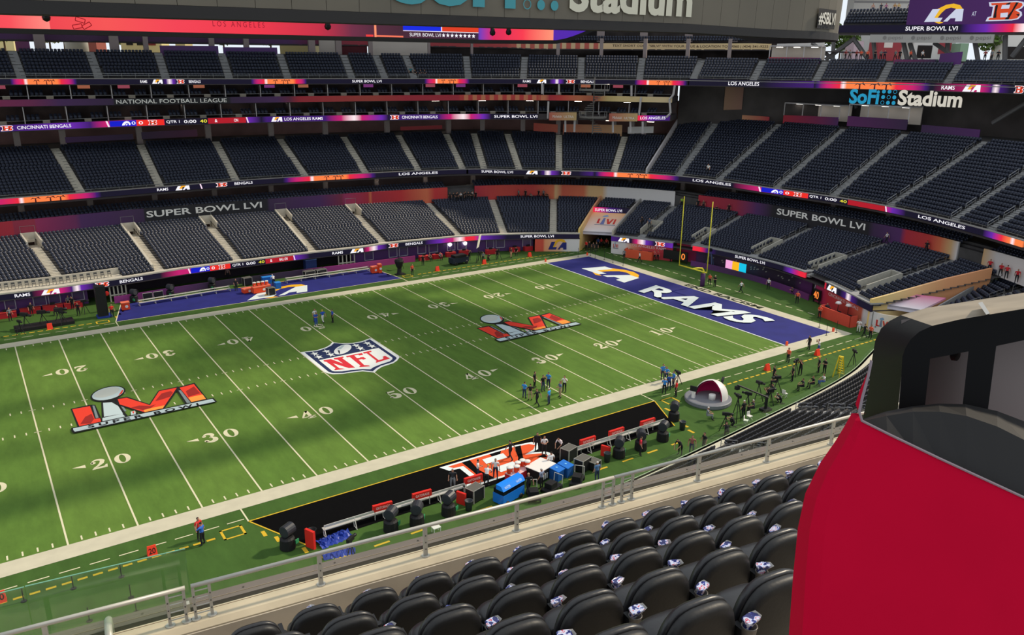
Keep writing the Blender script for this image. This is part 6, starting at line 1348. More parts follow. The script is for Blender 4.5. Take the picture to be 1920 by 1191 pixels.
def fan(x, y, lab, rz=.6):
    o = thing('sideline_fan', lab, 'cooling fan', G(x, y), rz, 'covered drum fans on the near sideline')
    MB().lathe([(.46, 0), (.56, .06), (.52, .8), (.40, .92), (.12, .98)], (0, 0, 0), 14).build('covered_barrel', BKC, o)
    d = MB(); d.lathe([(.30, -.42), (.42, -.40), (.44, .40), (.40, .42), (.38, .2)], (.1, 0, 1.42), 16, axis='X'); d.build('drum', mat('drum_black', srgb(48, 50, 56), .4), o)
    gr = MB(); gr.lathe([(.02, .0), (.36, .0), (.36, .03), (.02, .03)], (.42, 0, 1.42), 14, axis='X'); gr.build('grille', mat('grille_grey', srgb(74, 76, 80), .4, metal=.4), o)
    MB().bx(.3, .62, -.5, -.42, .3, .6).build('green_tag', paint(50, 140, 90), o)
for k, (x, y) in enumerate(((540, 1028), (733, 995), (782, 985), (841, 965), (1160, 857), (1201, 843), (1242, 826), (1263, 788))): fan(x, y, 'black covered drum fan on the near sideline, number %d from the left' % (k + 1), .5 + .2 * (k % 3))
def binn(x, y, lab, m=GRB, h=.85):
    b = MB(); b.lathe([(.24, 0), (.3, h * .95), (.34, h), (.31, h + .02), (.27, h - .05), (.05, h - .25)], (0, 0, 0), 14); tag(b.build('waste_bin', m, None, True, G(x, y)), lab, 'bin')
binn(1138, 866, 'grey waste bin by the red folded board on the near sideline'); binn(1279, 806, 'grey waste bin standing alone near the round stage'); binn(879, 957, 'grey waste bin beside the silver road case'); binn(586, 1012, 'black waste bin at the left end of the near bench', BKC)
def road_case(x, y, lab, d=(1.1, .8, 1.0), rz=.28):
    o = thing('road_case', lab, 'road case', G(x, y), rz); w, e, h = d
    MB().bx(-w / 2, w / 2, -e / 2, e / 2, .12, h).build('body', BLC, o)
    MB().bx(-w / 2 + .05, w / 2 - .05, -e / 2 + .05, e / 2 - .05, h, h + .04).build('lid', mat('case_lid', srgb(96, 94, 88), .6), o)
    for sx in (-1, 1):
        for sy in (-1, 1): MB().bx(sx * w / 2 - .04, sx * w / 2 + .04, sy * e / 2 - .04, sy * e / 2 + .04, .08, h + .05).build('corner_edge', SILV, o); MB().lathe([(.06, 0), (.06, .1)], (sx * w * .4, sy * e * .4, 0), 8).build('caster', DKM, o)
    for a, c in (((-w / 2, -e / 2), (w / 2, -e / 2)), ((-w / 2, e / 2), (w / 2, e / 2)), ((-w / 2, -e / 2), (-w / 2, e / 2)), ((w / 2, -e / 2), (w / 2, e / 2))): MB().tube([(*a, h + .02), (*c, h + .02)], .035, 4).build('top_edge', SILV, o)
for q, lab in zip(((890, 938), (1066, 862), (1092, 882), (1113, 880)), ('silver edged road case left of the small blue bus', 'silver edged road case with a grey top by the blue bins', 'tall black road case in the middle of the near equipment', 'small black road case beside the grey bin')): road_case(*q, lab, (1.2, .9, 1.15) if q[0] != 1113 else (.9, .8, .8))
# striped black table with white top, red cooler table
o = thing('serving_table', 'black draped table with a white top between coolers and bins', 'table', G(1013, 894), .28); MB().bx(-1.0, 1.0, -.75, .75, 0, 1.05).build('drape', BLC, o); MB().bx(-1.05, 1.05, -.8, .8, 1.05, 1.1).build('top', WHC, o)
for k in range(4): MB().bx(-.9 + .25 * k, -.75 + .25 * k, -.77, -.75, .2, .7).build('stripe', paint(200, 200, 196), o)
def cooler(p, lab, grp, h=.55, m=ORC):
    o = thing('drink_cooler', lab, 'cooler', p, 0, grp); MB().lathe([(.19, 0), (.23, .05), (.24, h * .85), (.24, h * .86)], (0, 0, 0), 14).build('body', m, o, True)
    MB().lathe([(.26, h * .86), (.26, h), (.2, h + .04)], (0, 0, 0), 14).build('lid', WHC, o, True); MB().bx(-.04, .04, -.29, -.22, .08, .16).build('tap', WHC, o)
o = thing('cooler_table', 'red draped table carrying drink coolers on the striped mark', 'table', G(972, 898), .28); MB().bx(-1.15, 1.15, -.5, .5, 0, .78).build('drape', mat('table_red', srgb(206, 34, 48), .6), o); MB().bx(-1.15, 1.15, -.5, .5, .78, .82).build('top', mat('table_pale', srgb(226, 190, 190), .6), o)
tb = G(972, 898)
for k, (dx, dy) in enumerate(((-.9, .2), (-.35, -.1), (.2, .25), (.75, .2), (.9, -.2))):
    c, s = math.cos(.28), math.sin(.28); cooler((tb[0] + dx * c - dy * s, tb[1] + dx * s + dy * c, .82), 'orange drink cooler with a white lid on the red table, number %d from the left' % (k + 1), 'coolers on the near red table')
# small blue bus shaped cooler
o = thing('bus_cooler', 'bright blue cooler shaped like a small bus with black windows', 'cooler', G(954, 936), .26)
BU = mat('bus_blue', srgb(24, 112, 206), .35, coat=.4); BU2 = mat('bus_roof', srgb(28, 132, 236), .35)
MB().bx(-1.25, 1.25, -.55, .55, .15, .95).build('lower_body', BU, o); MB().bx(-1.2, 1.25, -.52, .52, .95, 1.35).build('window_band', mat('bus_glass', srgb(14, 22, 34), .2), o)
MB().hexa([(-1.28, -.58, 1.35), (1.28, -.58, 1.35), (1.28, .2, 1.35), (-1.28, .2, 1.35)], [(-1.28, -.3, 1.72), (1.28, -.3, 1.72), (1.28, .2, 1.75), (-1.28, .2, 1.75)]).build('roof_lid', BU2, o)
for x in (-.8, .8):
    for s in (-1, 1): MB().lathe([(.05, -.06), (.2, -.06), (.2, .06), (.05, .06)], (x, s * .56, .2), 14, axis='Y').build('wheel', DKM, o, True)
b = MB(); text_on(b, 'WATER', lambda u, v: (u, -.58 + .28 * v / .37 - .012, 1.35 + v), -1.0, -.35, .1, .26, 0, .01); b.build('lettering', paint(200, 225, 250), o); b = MB(); text_on(b, 'WATER', lambda u, v: (u, -.58 + .28 * v / .37 - .012, 1.35 + v), .35, 1.0, .1, .26, 0, .01); b.build('lettering', paint(200, 225, 250), o)
for k, (x, y) in enumerate(((1043, 897), (1060, 890))):
    o = thing('blue_bin', 'blue lidded recycling bin on the near sideline, %s of two' % ('left', 'right')[k], 'bin', G(x, y), .28); MB().bx(-.42, .42, -.5, .5, 0, .85).build('body', mat('bin_blue', srgb(30, 84, 150), .5), o); MB().hexa([(-.45, -.55, .85), (.45, -.55, .85), (.45, .55, .95), (-.45, .55, .95)], [(-.45, -.55, .92), (.45, -.55, .92), (.45, .55, 1.05), (-.45, .55, 1.05)]).build('lid', BLB, o); MB().lathe([(.1, .0), (.1, .02)], (0, 0, 1.0), 12).build('label_disc', paint(120, 190, 240), o)
for k, (x, y, h) in enumerate(((865, 945, 1.0), (1135, 856, 1.0), (583, 1027, 1.4))):
    o = thing('folded_board', ('tall red folded board beside the silver road case', 'tall red folded board beside a grey bin', 'red edged board leaning at the left bench end')[k], 'board', G(x, y), .4); MB().bx(-.1, .1, -.42, .42, 0, h).build('panel', RDB, o); MB().bx(.1, .12, -.3, .3, h * .2, h * .8).build('grey_inset', paint(200, 150, 140), o)
# crumpled blue tarpaulin
rn = random.Random(11); b = MB(); n, m_ = 22, 9
for sh_, (xa, ya, xb, yb) in enumerate(((596, 1022, 652, 1000), (604, 1042, 662, 1028))):
    a, c = G(xa, ya), G(xb, yb); d = (c - a) / n; nn = np.array([-d[1], d[0], 0]); nn = nn / np.hypot(*nn[:2]) * .16; base = len(b.v)
    for i in range(n + 1):
        for j in range(m_): q = a + d * i + nn * (j - m_ / 2); b.v.append((q[0] + rn.uniform(-.1, .1), q[1] + rn.uniform(-.1, .1), max(.01, .32 * math.sin(math.pi * j / (m_ - 1)) * rn.uniform(.4, 1.2))))
    for i in range(n):
        for j in range(m_ - 1): k = base + i * m_ + j; b.f.append((k, k + m_, k + m_ + 1, k + 1)); b.m.append(0)
tag(b.build('tarpaulin', mat('tarp_blue', srgb(34, 58, 150), .35)), 'crumpled blue tarpaulin heaped behind the left end of the near bench', 'tarpaulin')
# round broadcast pod on its grey stage
pc = G(1327, 752); o = thing('broadcast_pod', 'white half dome pod with magenta lining on a round grey stage', 'pod', pc, -1.2)
MB().lathe([(2.3, 0), (2.35, .1), (2.35, .4), (2.25, .45)], (0, 0, 0), 30).build('stage', mat('stage_grey', srgb(120, 122, 128), .5), o)
def domeb(r, mm, nm, cut0, cut1, off=0):
    b = MB(); na, nb = 14, 10
    for i in range(na + 1):
        a = R(cut0 + (cut1 - cut0) * i / na)
        for j in range(nb + 1): e = R(90 * j / nb); b.v.append((r * math.cos(a) * math.cos(e) + .2, r * math.sin(a) * math.cos(e) + .35, .45 + r * 1.05 * math.sin(e) ** .9))
    for i in range(na):
        for j in range(nb): k = i * (nb + 1) + j; b.f.append((k, k + nb + 1, k + nb + 2, k + 1)); b.m.append(0)
    return b.build(nm, mm, o, True)
domeb(1.65, mat('pod_white', srgb(222, 218, 214), .4), 'shell', -30, 205); domeb(1.5, mat('pod_magenta', srgb(196, 30, 96), .5), 'lining', -30, 205)
MB().lathe([(.35, .45), (.35, .95), (.3, 1.0)], (.55, -.35, 0), 14).build('seat_drum', WHC, o, True); MB().bx(-1.3, -1.0, -1.2, -.9, .45, 1.6).build('monitor_post', WHC, o); MB().bx(-1.5, -.8, -1.25, -1.15, 1.2, 1.75).build('monitor', DKM, o)
# yellow step ladder
o = thing('step_ladder', 'yellow step ladder standing on the turf by the near wall', 'ladder', G(1572, 706), .2); YL = mat('ladder_yellow', srgb(226, 196, 40), .5)
for s in (-1, 1):
    for fx in (-.62, .62): MB().tube([(fx * 1.1, s * .35, 0), (fx * .12, s * .2, 2.3)], .06, 5).build('rail', YL, o)
for k in range(7): t = (k + .5) / 7; MB().bx(.68 * (1 - t) + .02, .68 * (1 - t) + .14, -.34 + .14 * t, .34 - .14 * t, 2.25 * t, 2.25 * t + .05).build('rung', YL, o)
MB().bx(-.14, .14, -.24, .24, 2.28, 2.36).build('top_cap', YL, o)
# cameras on tripods, jib crane
def tripod(x, y, lab, h=1.5, rz=0.0, p=None, big=1.0):
    o = thing('camera_tripod', lab, 'camera', G(x, y) if p is None else p, rz)
    for k in range(3): a = k * 2.094 + .5; MB().tube([(0, 0, h), (.55 * math.cos(a), .55 * math.sin(a), 0)], .04, 5).build('leg', DKM, o)
    MB().lathe([(.05, h - .1), (.1, h), (.1, h + .1)], (0, 0, 0), 8).build('head', DKM, o)
    MB().bx(-.35 * big, .3 * big, -.12 * big, .12 * big, h + .1, h + .1 + .28 * big).build('camera_body', BLC, o); MB().lathe([(.1 * big, .3 * big), (.12 * big, .62 * big), (.1 * big, .64 * big)], (0, 0, h + .24), 10, axis='X').build('lens', DKM, o, True)
for k, (x, y, l, h) in enumerate(((1352, 745, 'beside the white pod', 1.7), (1380, 790, 'near the photographers behind the pod', 2.4), (1400, 770, 'below the jib arm', 1.6), (1455, 735, 'between seated photographers', 1.4), (1490, 705, 'held up by the crew near the orange marker', 1.6), (1598, 688, 'in front of the near wall by the ladder', 1.7), (1420, 752, 'standing by the crane base', 1.8), (1358, 812, 'at the wall beside a kneeling person', 1.7), (1443, 758, 'among the photographers on the turf', 1.3), (660, 1060, 'behind the blue tarpaulin', 1.8), (1270, 722, 'of a small white flash lamp by the sideline', 1.2))): tripod(x, y, 'black camera tripod ' + l, h, .6 + .7 * k)
for k, (x, y, l) in enumerate(((40, 628, 'at the far left edge'), (120, 610, 'behind the black platform'), (160, 588, 'beside the red tables'), (900, 492, 'among the far photographers'), (935, 487, 'right of the white reflector'), (1328, 497, 'of the blue tripod beside the play clock'), (752, 505, 'in a black cover beside the far cooler'))): tripod(x, y, 'far camera tripod ' + l, 1.5 if k != 5 else 2.2, -1.2 + .5 * k)
o = thing('jib_crane', 'long black camera crane arm over the photographers', 'crane', G(1435, 770), 0); a = np.array(G(1435, 770)); tip = dp(1383, 722, np.linalg.norm(G(1383, 760) - CAM) * .93) - a
e0 = dp(1441, 746, float(RB[2] @ (np.array(G(1441, 775)) - CAM)) * .99) - a
MB().tube([(0, 0, 0), (0, 0, 1.6)], .15, 8).build('pedestal', DKM, o); MB().tube([tuple(e0 * 1.0), tuple(tip)], .09, 6).build('arm', DKM, o); MB().bx(-.5, .5, -.4, .4, 0, .25).build('dolly', DKM, o); MB().box(tuple(tip - np.array([0, 0, .3])), (.4, .35, .35)).build('camera_head', BLC, o)
# far side gear: orange coolers, cases, fans, blue bins, white reflector, cart, posts, platform
def box_cooler(x, y, lab, rz=.0, d=(1.0, .8, 1.0)):
    o = thing('cooler_cart', lab, 'cooler', G(x, y), rz); w, e, h = d; MB().bx(-w / 2, w / 2, -e / 2, e / 2, .1, h).build('body', ORC, o); MB().bx(-w / 2 - .03, w / 2 + .03, -e / 2 - .03, e / 2 + .03, h, h + .12).build('lid', mat('orange_lid', srgb(238, 120, 90), .5), o); MB().lathe([(.02, 0), (.2, 0), (.2, .02)], (w * .1, -e / 2 - .02, h * .55), 14, axis='Y').build('round_mark', WHC, o)
box_cooler(236, 581, 'orange cooler cart at the left end of the blue bench area'); box_cooler(702, 512, 'orange cooler cart at the right end of the far bench'); box_cooler(712, 512, 'tall orange cooler panel at the right end of the far bench', 0, (.5, .7, 1.4))
box_cooler(490, 548, 'wide orange draped cooler table on the blue sideline mark', .12, (2.6, .9, .9)); box_cooler(464, 549, 'low orange chest left of the orange cooler table', .2, (1.4, .9, .6))
tb = G(490, 548)
for k in range(4): cooler((tb[0] - .9 + .6 * k, tb[1] + .1, 1.02), 'orange drink cooler with white lid on the far orange table, number %d from the left' % (k + 1), 'coolers on the far orange table')
road_case(508, 553, 'open black road case standing on the far sideline mark', (1.0, .9, 1.1), .1); road_case(464, 535, 'black road case behind the far orange table', (1.2, .9, 1.2), .1); road_case(580, 521, 'grey road case with dials behind the far bench', (1.6, .9, 1.1), .1); road_case(602, 518, 'second grey road case behind the far bench', (1.6, .9, 1.1), .1)
for k, (x, y) in enumerate(((503, 530), (521, 541))): o = thing('blue_bin', 'bright blue bin behind the far orange table, %s of two' % ('left', 'right')[k], 'bin', G(x, y)); MB().bx(-.9 if k == 0 else -.4, .9 if k == 0 else .4, -.4, .4, 0, .9).build('body', BLB, o); MB().bx(-.92 if k == 0 else -.42, .92 if k == 0 else .42, -.42, .42, .9, .98).build('lid', mat('bin_lid', srgb(50, 140, 226), .5), o)
o = thing('blue_booth', 'dark blue upright box behind the low wall of the far side', 'box', G(582, 508)); MB().bx(-.9, .9, -.6, .6, 0, 1.9).build('body', mat('booth_blue', srgb(44, 62, 120), .6), o); MB().bx(-.92, .92, -.62, .62, 1.9, 2.0).build('lid', mat('booth_lid', srgb(110, 140, 200), .6), o)
for k, (x, y) in enumerate(((252, 566), (320, 556), (398, 543))): fan(x, y, 'black drum fan behind the far benches, number %d from the left' % (k + 1), -1.0)
for k, (x, y) in enumerate(((278, 563), (298, 560))): o = thing('bench_screen', 'black screen in a pale frame behind the far bench, %s of two' % ('left', 'right')[k], 'screen', G(x, y)); MB().bx(-.6, .6, -.05, .05, .15, 1.0).build('panel', BLC, o); b = MB(); b.tube([(-.62, 0, 0), (-.62, 0, 1.05), (.62, 0, 1.05), (.62, 0, 0)], .04, 5); b.build('frame', ALU, o)
o = thing('reflector_board', 'tilted white reflector board standing before the far wall', 'reflector', G(898, 492), .75); MB().box((0, 0, 3.6), (1.4, .06, 2.2), 0, 0, ('X', .2)).build('panel', mat('reflector_white', srgb(246, 240, 226), .7), o)
for s in (-1, 1): MB().tube([(s * .3, 0, 2.6), (s * .7, .3, 0)], .05, 5).build('leg', DKM, o)
o = thing('utility_cart', 'dark covered utility cart parked on the far turf', 'cart', G(860, 495), .1); MB().bx(-1.6, 1.6, -.7, .7, .35, 1.2).build('body', mat('cart_blue', srgb(36, 42, 58), .5), o); MB().bx(-1.1, 1.2, -.65, .65, 1.2, 1.6).build('cover', BKC, o)
for x in (-1.1, 1.1):
    for s in (-1, 1): MB().lathe([(.1, -.08), (.32, -.08), (.32, .08), (.1, .08)], (x, s * .7, .32), 12, axis='Y').build('wheel', DKM, o, True)
o = thing('covered_machine', 'black shrouded machine standing beside the far cooler', 'machine', G(749, 515)); MB().lathe([(.5, 0), (.35, .5), (.3, 1.0), (.55, 1.5), (.75, 2.2), (.6, 2.5)], (0, 0, 0), 10).build('shroud', BKC, o); MB().bx(-.6, .9, -.5, .5, 0, .12).build('base', DKM, o)
o = thing('padded_tower', 'tall black padded tower on a blue base at the far left', 'tower', G(194, 594)); MB().bx(-.6, .6, -.6, .6, .2, 4.2).build('padding', BKC, o); MB().bx(-.75, 1.0, -.75, .75, 0, .22).build('base', mat('base_blue', srgb(36, 60, 150), .5), o); MB().lathe([(.02, 0), (.28, .02), (.3, .15), (.1, .2)], (.75, -.3, 3.1), 12, axis='Y').build('red_disc', RDB, o)
pp = G(84, 612); o = thing('camera_platform', 'low black camera platform on the far left turf', 'platform', pp, .03); MB().bx(-3.3, 3.3, -1.0, 1.0, .05, .4).build('deck', BLC, o); MB().bx(-3.2, 3.2, -.9, .9, 0, .05).build('base', DKM, o)
for k in range(3):
    for j in range(1): tripod(0, 0, ('leftmost covered camera on the black platform', 'middle covered camera on the black platform', 'rightmost covered camera on the black platform')[k], 1.2, -.8 + k * .5, (pp[0] - 2 + 1.9 * k, pp[1], .415), 1.5)
for k, (x, y, w) in enumerate(((12, 596, 2.4), (58, 588, 2.4), (100, 582, 2.4), (138, 577, 2.2), (795, 488, 1.7), (820, 485, 1.7), (845, 481, 1.7), (870, 478, 1.7), (965, 472, 1.8), (990, 470, 1.6), (920, 476, 1.8))):
    o = thing('draped_table', 'red draped table before the far wall, number %d from the left' % (k + 1), 'table', G(x, y), -.1 if x > 700 else 0, 'red draped tables along the far wall'); MB().bx(-w / 2, w / 2, -.4, .4, 0, .76).build('drape', mat('drape_red', srgb(190, 36, 46), .7), o); MB().bx(-w / 2 - .02, w / 2 + .02, -.42, .42, .76, .8).build('top', mat('drape_top', srgb(206, 60, 56), .7), o); MB().bx(-.3, .3, -.1, .1, .8, 1.1).build('monitor', BLC, o)
# orange booths of the end walls
for (x, y), rz, lab, w, c in (((1200, 484), -1.13, 'orange red broadcast booth before the lettered corner wall', 5.2, (226, 92, 60)), ((1572, 602), -1.75, 'red and orange broadcast booth before the near red wall', 5.6, (214, 80, 60))):
    o = thing('broadcast_booth', lab, 'booth', G(x, y), rz)
    for d in ((-w / 2, w / 2, -.9, -.75), (-w / 2, -w / 2 + .15, -.9, .3), (w / 2 - .15, w / 2, -.9, .3)): MB().bx(*d, 0, 1.5).build('side_panel', paint(*c), o)
    MB().bx(-w / 2 + .3, w / 2 - .3, -.5, .1, .0, 1.0).build('desk', BLC, o)
    for k in range(3): MB().bx(-w / 3 + k * w / 3 - .3, -w / 3 + k * w / 3 + .3, -.1, .0, 1.0, 1.4).build('monitor', DKM, o)
for k, (x, y) in enumerate(((1569, 575), (1588, 580))): o = thing('umbrella_light', 'small white umbrella lamp in the near red booth, %s of two' % ('left', 'right')[k], 'lamp', G(x, y + 18)); MB().tube([(0, 0, 0), (0, 0, 2.0)], .04, 5).build('stand', DKM, o); MB().lathe([(.02, .35), (.3, .25), (.45, 0), (.43, 0)], (0, 0, 1.8), 12).build('shade', mat('lamp_shade', srgb(245, 240, 236), .5), o, True)
o = thing('blue_tripod', 'tall blue steel tripod beside the black play clock', 'tripod', G(1331, 504))
for k in range(3): a = k * 2.1; MB().tube([(0, 0, 3.0), (1.0 * math.cos(a), 1.0 * math.sin(a), 0)], .07, 5).build('leg', mat('tripod_blue', srgb(70, 84, 120), .5), o)
MB().bx(-.5, .5, -.25, .25, 3.0, 3.5).build('camera', BLC, o)
for k, (x, y) in enumerate(((1528, 556),)): o = thing('wall_ladder', 'short grey ladder leaning on the magenta wall by the near booth', 'ladder', G(1527, 560), -1.2); [MB().tube([(s * .2, 0, 0), (s * .2, .5, 2.2)], .04, 4).build('rail', ALU, o) for s in (-1, 1)]; [MB().tube([(-.2, .5 * t, 2.2 * t), (.2, .5 * t, 2.2 * t)], .03, 4).build('rung', ALU, o) for t in (.15, .32, .49, .66, .83)]
for k, (x, y) in enumerate(((1405, 788), (1398, 796), (1460, 752), (1471, 745), (1440, 790))): o = thing('camp_chair', ('small white folding chair under the tall tripod', 'small white folding chair nearest the near wall behind the stage', 'small white folding chair among the seated photographers', 'small white folding chair at the back of the photographers', 'small white folding chair below the crane')[k], 'chair', G(x, y), .5 * k); MB().bx(-.22, .22, -.2, .2, .42, .46).build('seat', WHC, o); MB().bx(-.22, .22, .18, .22, .46, .85).build('backrest', WHC, o); [MB().tube([(sx * .2, -.2, .42), (sx * .2, .2, 0)], .025, 4).build('leg', ALU, o) for sx in (-1, 1)]; [MB().tube([(sx * .2, .2, .42), (sx * .2, -.2, 0)], .025, 4).build('leg', ALU, o) for sx in (-1, 1)]
for k, (x, y) in enumerate(((1034, 920), (1082, 906), (1000, 934))): o = thing('equipment_trolley', ('dark wheeled trolley between the serving table and the blue bins', 'dark wheeled trolley right of the blue bins', 'dark wheeled trolley behind the small blue bus')[k], 'trolley', G(x, y), .3 + .4 * k); MB().bx(-.9, .9, -.45, .45, .25, .35).build('deck', DKM, o); MB().bx(-.5, .3, -.35, .35, .35, .8).build('load', BKC, o); b = MB(); b.tube([(.85, -.4, .3), (.95, -.4, 1.1), (.95, .4, 1.1), (.85, .4, .3)], .035, 5); b.build('handle', ALU, o); [MB().lathe([(.05, -.05), (.16, -.05), (.16, .05), (.05, .05)], (sx * .7, sy * .45, .16), 10, axis='Y').build('wheel', DKM, o) for sx in (-1, 1) for sy in (-1, 1)]
o = thing('small_stool', 'small white stool on the terrace below the middle rail', 'stool', G(818, 998)); MB().bx(-.3, .3, -.22, .22, .4, .45).build('seat', WHC, o); [MB().tube([(sx * .26, sy * .18, 0), (sx * .26, sy * .18, .4)], .03, 4).build('leg', WHC, o) for sx in (-1, 1) for sy in (-1, 1)]
# ================================================================ PEOPLE
def skeleton(pose):
    J = {}; E = []
    def j(n, p, r, r2=None): J[n] = (np.array(p, float), r, r2 or r)
    def e(*ns): E.extend(zip(ns[:-1], ns[1:]))
    tl = {'lean': 35, 'crouch': 28, 'sit': 4, 'cam': 3, 'walk': 3}.get(pose, 0); ph = {'sit': .50, 'crouch': .42}.get(pose, .95)
    c, s = math.cos(R(tl)), math.sin(R(tl)); up = lambda h, y=0, x=0: (x, h * s + y * c, ph + h * c - y * s)
    j('pelvis', (0, 0, ph), .135, .105); j('waist', up(.17), .125, .095); j('chest', up(.37), .150, .11); j('neck0', up(.50), .075, .07); j('neck', up(.56, .01), .052); j('jaw', up(.64, .035), .066, .07); j('skull', up(.73, .015), .088, .095); j('crown', up(.80, .0), .06, .07); j('nose', up(.665, .115), .014)
    e('pelvis', 'waist', 'chest', 'neck0', 'neck', 'jaw', 'skull', 'crown'); e('jaw', 'nose')
    for sd, sg in (('l', -1), ('r', 1)):
        hip = (sg * .095, 0, ph - .04)
        if pose == 'sit': kn, an, to = (sg * .13, .44, .52), (sg * .14, .42, .09), (sg * .15, .60, .05)
        elif pose == 'crouch': kn, an, to = ((sg * .15, .38, .48), (sg * .14, .12, .09), (sg * .15, .3, .05)) if sg > 0 else ((sg * .14, .16, .12), (sg * .14, -.26, .1), (sg * .14, -.3, .05))
        elif pose == 'walk': kn, an, to = ((sg * .1, .16, .50), (sg * .1, .24, .09), (sg * .11, .42, .06)) if sg > 0 else ((sg * .1, -.06, .50), (sg * .1, -.34, .16), (sg * .11, -.2, .05))
        else: kn, an, to = (sg * .115, .02, .50), (sg * .125, -.01, .085), (sg * .15, .15, .045)
        j('hip' + sd, hip, .088); j('thigh' + sd, (np.array(hip) * .5 + np.array(kn) * .5), .083); j('knee' + sd, kn, .058); j('calf' + sd, np.array(kn) * .62 + np.array(an) * .38 + np.array([0, -.015, 0]), .056); j('ankle' + sd, an, .04); j('heel' + sd, np.array(an) + np.array([0, -.03, -.045]), .042); j('toe' + sd, to, .042, .036)
        e('pelvis', 'hip' + sd, 'thigh' + sd, 'knee' + sd, 'calf' + sd, 'ankle' + sd, 'heel' + sd); e('ankle' + sd, 'toe' + sd)
        sh = np.array(up(.46, 0, sg * .18)); f = {'fold': ((sg * .25, .04, 1.17), (sg * .04, .23, 1.16)), 'cam': ((sg * .27, .16, 1.28), (sg * .07, .26, 1.58)), 'walk': ((sg * .25, -.14 * sg, 1.17), (sg * .25, .02 - .22 * sg, .96)), 'sit': ((sg * .26, .14, .80), (sg * .14, .36, .70)), 'crouch': ((sg * .26, .34, .68), (sg * .10, .52, .70)), 'lean': ((sg * .24, .42, 1.03), (sg * .14, .58, .84)), 'point': ((.25, .06, 1.17), (.26, .1, .92)) if sg > 0 else ((-.30, .14, 1.24), (-.12, .2, 1.52))}.get(pose, ((sg * .25, -.02, 1.17), (sg * .27, .07, .93)))
        el, wr = np.array(f[0], float), np.array(f[1], float); d = (wr - el) / np.linalg.norm(wr - el); hd = wr + d * .085
        j('sh' + sd, sh, .068); j('uparm' + sd, sh * .5 + el * .5, .052); j('elb' + sd, el, .042); j('fore' + sd, el * .6 + wr * .4, .042); j('wrist' + sd, wr, .029); j('palm' + sd, hd, .038, .022)
        e('chest', 'sh' + sd, 'uparm' + sd, 'elb' + sd, 'fore' + sd, 'wrist' + sd, 'palm' + sd)
        side = np.cross(d, np.array([0, 1, 0.3])); side /= np.linalg.norm(side) + 1e-9; nrm = np.cross(side, d)
        for k, ln in enumerate((.062, .075, .07, .052)):
            b0 = hd + side * (k - 1.5) * .019 + d * .03; j('f%d' % k + sd, b0 + d * ln * .5, .0095); j('g%d' % k + sd, b0 + d * ln * .85 + nrm * .018, .0085); e('palm' + sd, 'f%d' % k + sd, 'g%d' % k + sd)
        j('t0' + sd, wr + d * .035 - side * .045, .011); j('t1' + sd, wr + d * .08 - side * .055 + nrm * .012, .0095); e('palm' + sd, 't0' + sd, 't1' + sd)
    return J, E
def body_mesh(pose):
    J, E = skeleton(pose); names = list(J); ix = {n: i for i, n in enumerate(names)}
    me = bpy.data.meshes.new('body'); me.from_pydata([tuple(J[n][0]) for n in names], [(ix[a], ix[b]) for a, b in E], []); o = bpy.data.objects.new('body', me); COL.objects.link(o)
    o.modifiers.new('skin', 'SKIN'); sv = me.skin_vertices[0].data if me.skin_vertices else None
    if sv is None:
        bm = bmesh.new(); bm.from_mesh(me); bm.verts.layers.skin.verify(); bm.to_mesh(me); bm.free(); sv = me.skin_vertices[0].data
    for n in names: sv[ix[n]].radius = (J[n][1], J[n][2]); sv[ix[n]].use_root = (n == 'pelvis')
    ss = o.modifiers.new('sub', 'SUBSURF'); ss.levels = 1; ss.render_levels = 1
    dg = bpy.context.evaluated_depsgraph_get(); ev = bpy.data.meshes.new_from_object(o.evaluated_get(dg)); bpy.data.objects.remove(o)
    zone = {}
    for n in names:
        if n in ('neck', 'jaw', 'nose'): z = 0
        elif n in ('skull', 'crown'): z = 1
        elif n[:3] in ('elb', 'fo') or n.startswith('fore'): z = 3
        elif n.startswith(('wrist', 'palm', 't0', 't1', 'f0', 'f1', 'f2', 'f3', 'g')): z = 0
        elif n.startswith(('hip', 'thigh')) or n == 'pelvis': z = 4
        elif n.startswith(('knee', 'calf')): z = 5
        elif n.startswith(('ankle', 'heel', 'toe')): z = 6
        else: z = 2
        zone[n] = z
    P = np.array([J[n][0] for n in names]); Zn = np.array([zone[n] for n in names])
    # finer samples along bones give clean borders
    pts, zz = [P], [Zn]
    for a, b in E:
        for t in (.25, .5, .75): pts.append((J[a][0] * (1 - t) + J[b][0] * t)[None]); zz.append(np.array([zone[a] if t <= .5 else zone[b]]))
    P, Zn = np.concatenate(pts), np.concatenate(zz); n = len(ev.polygons); C = np.zeros(n * 3); ev.polygons.foreach_get('center', C); C = C.reshape(-1, 3)
    zi = Zn[np.argmin(((C[:, None] - P[None]) ** 2).sum(2), 1)]
    sk = J['skull'][0]; face = (zi == 1) & (C[:, 1] > sk[1] + .035) & (C[:, 2] < sk[2] + .045); zi[face] = 0
    ev.materials.clear()
    for k in range(7): ev.materials.append(paint(128, 128, 128))
    ev.polygons.foreach_set('material_index', zi.astype(np.int32)); ev.polygons.foreach_set('use_smooth', [True] * n); ev.update(); return ev
BODY = {}
def person(x, y, pose, head, shirt, pants, hair, label, z=0.0, sleeve=None, shin=None, sc=1.0, skin=(176, 128, 104), p=None, group=None):
    if pose not in BODY: BODY[pose] = body_mesh(pose)
    q = gp(x, y, z) if p is None else p
    o = link('person', BODY[pose], None, q, R(head - 90)); o.scale = (1.22 * sc, 1.2 * sc, 1.04 * sc)
    cm = [paint(*skin, rough=.6), paint(*hair), paint(*shirt), paint(*(sleeve or skin)), paint(*pants), paint(*(shin or pants)), paint(*(40, 40, 42) if shin is None else (200, 198, 194))]
    for k, m in enumerate(cm): o.material_slots[k].link = 'OBJECT'; o.material_slots[k].material = m
    return tag(o, 'person ' + label, 'person', group)
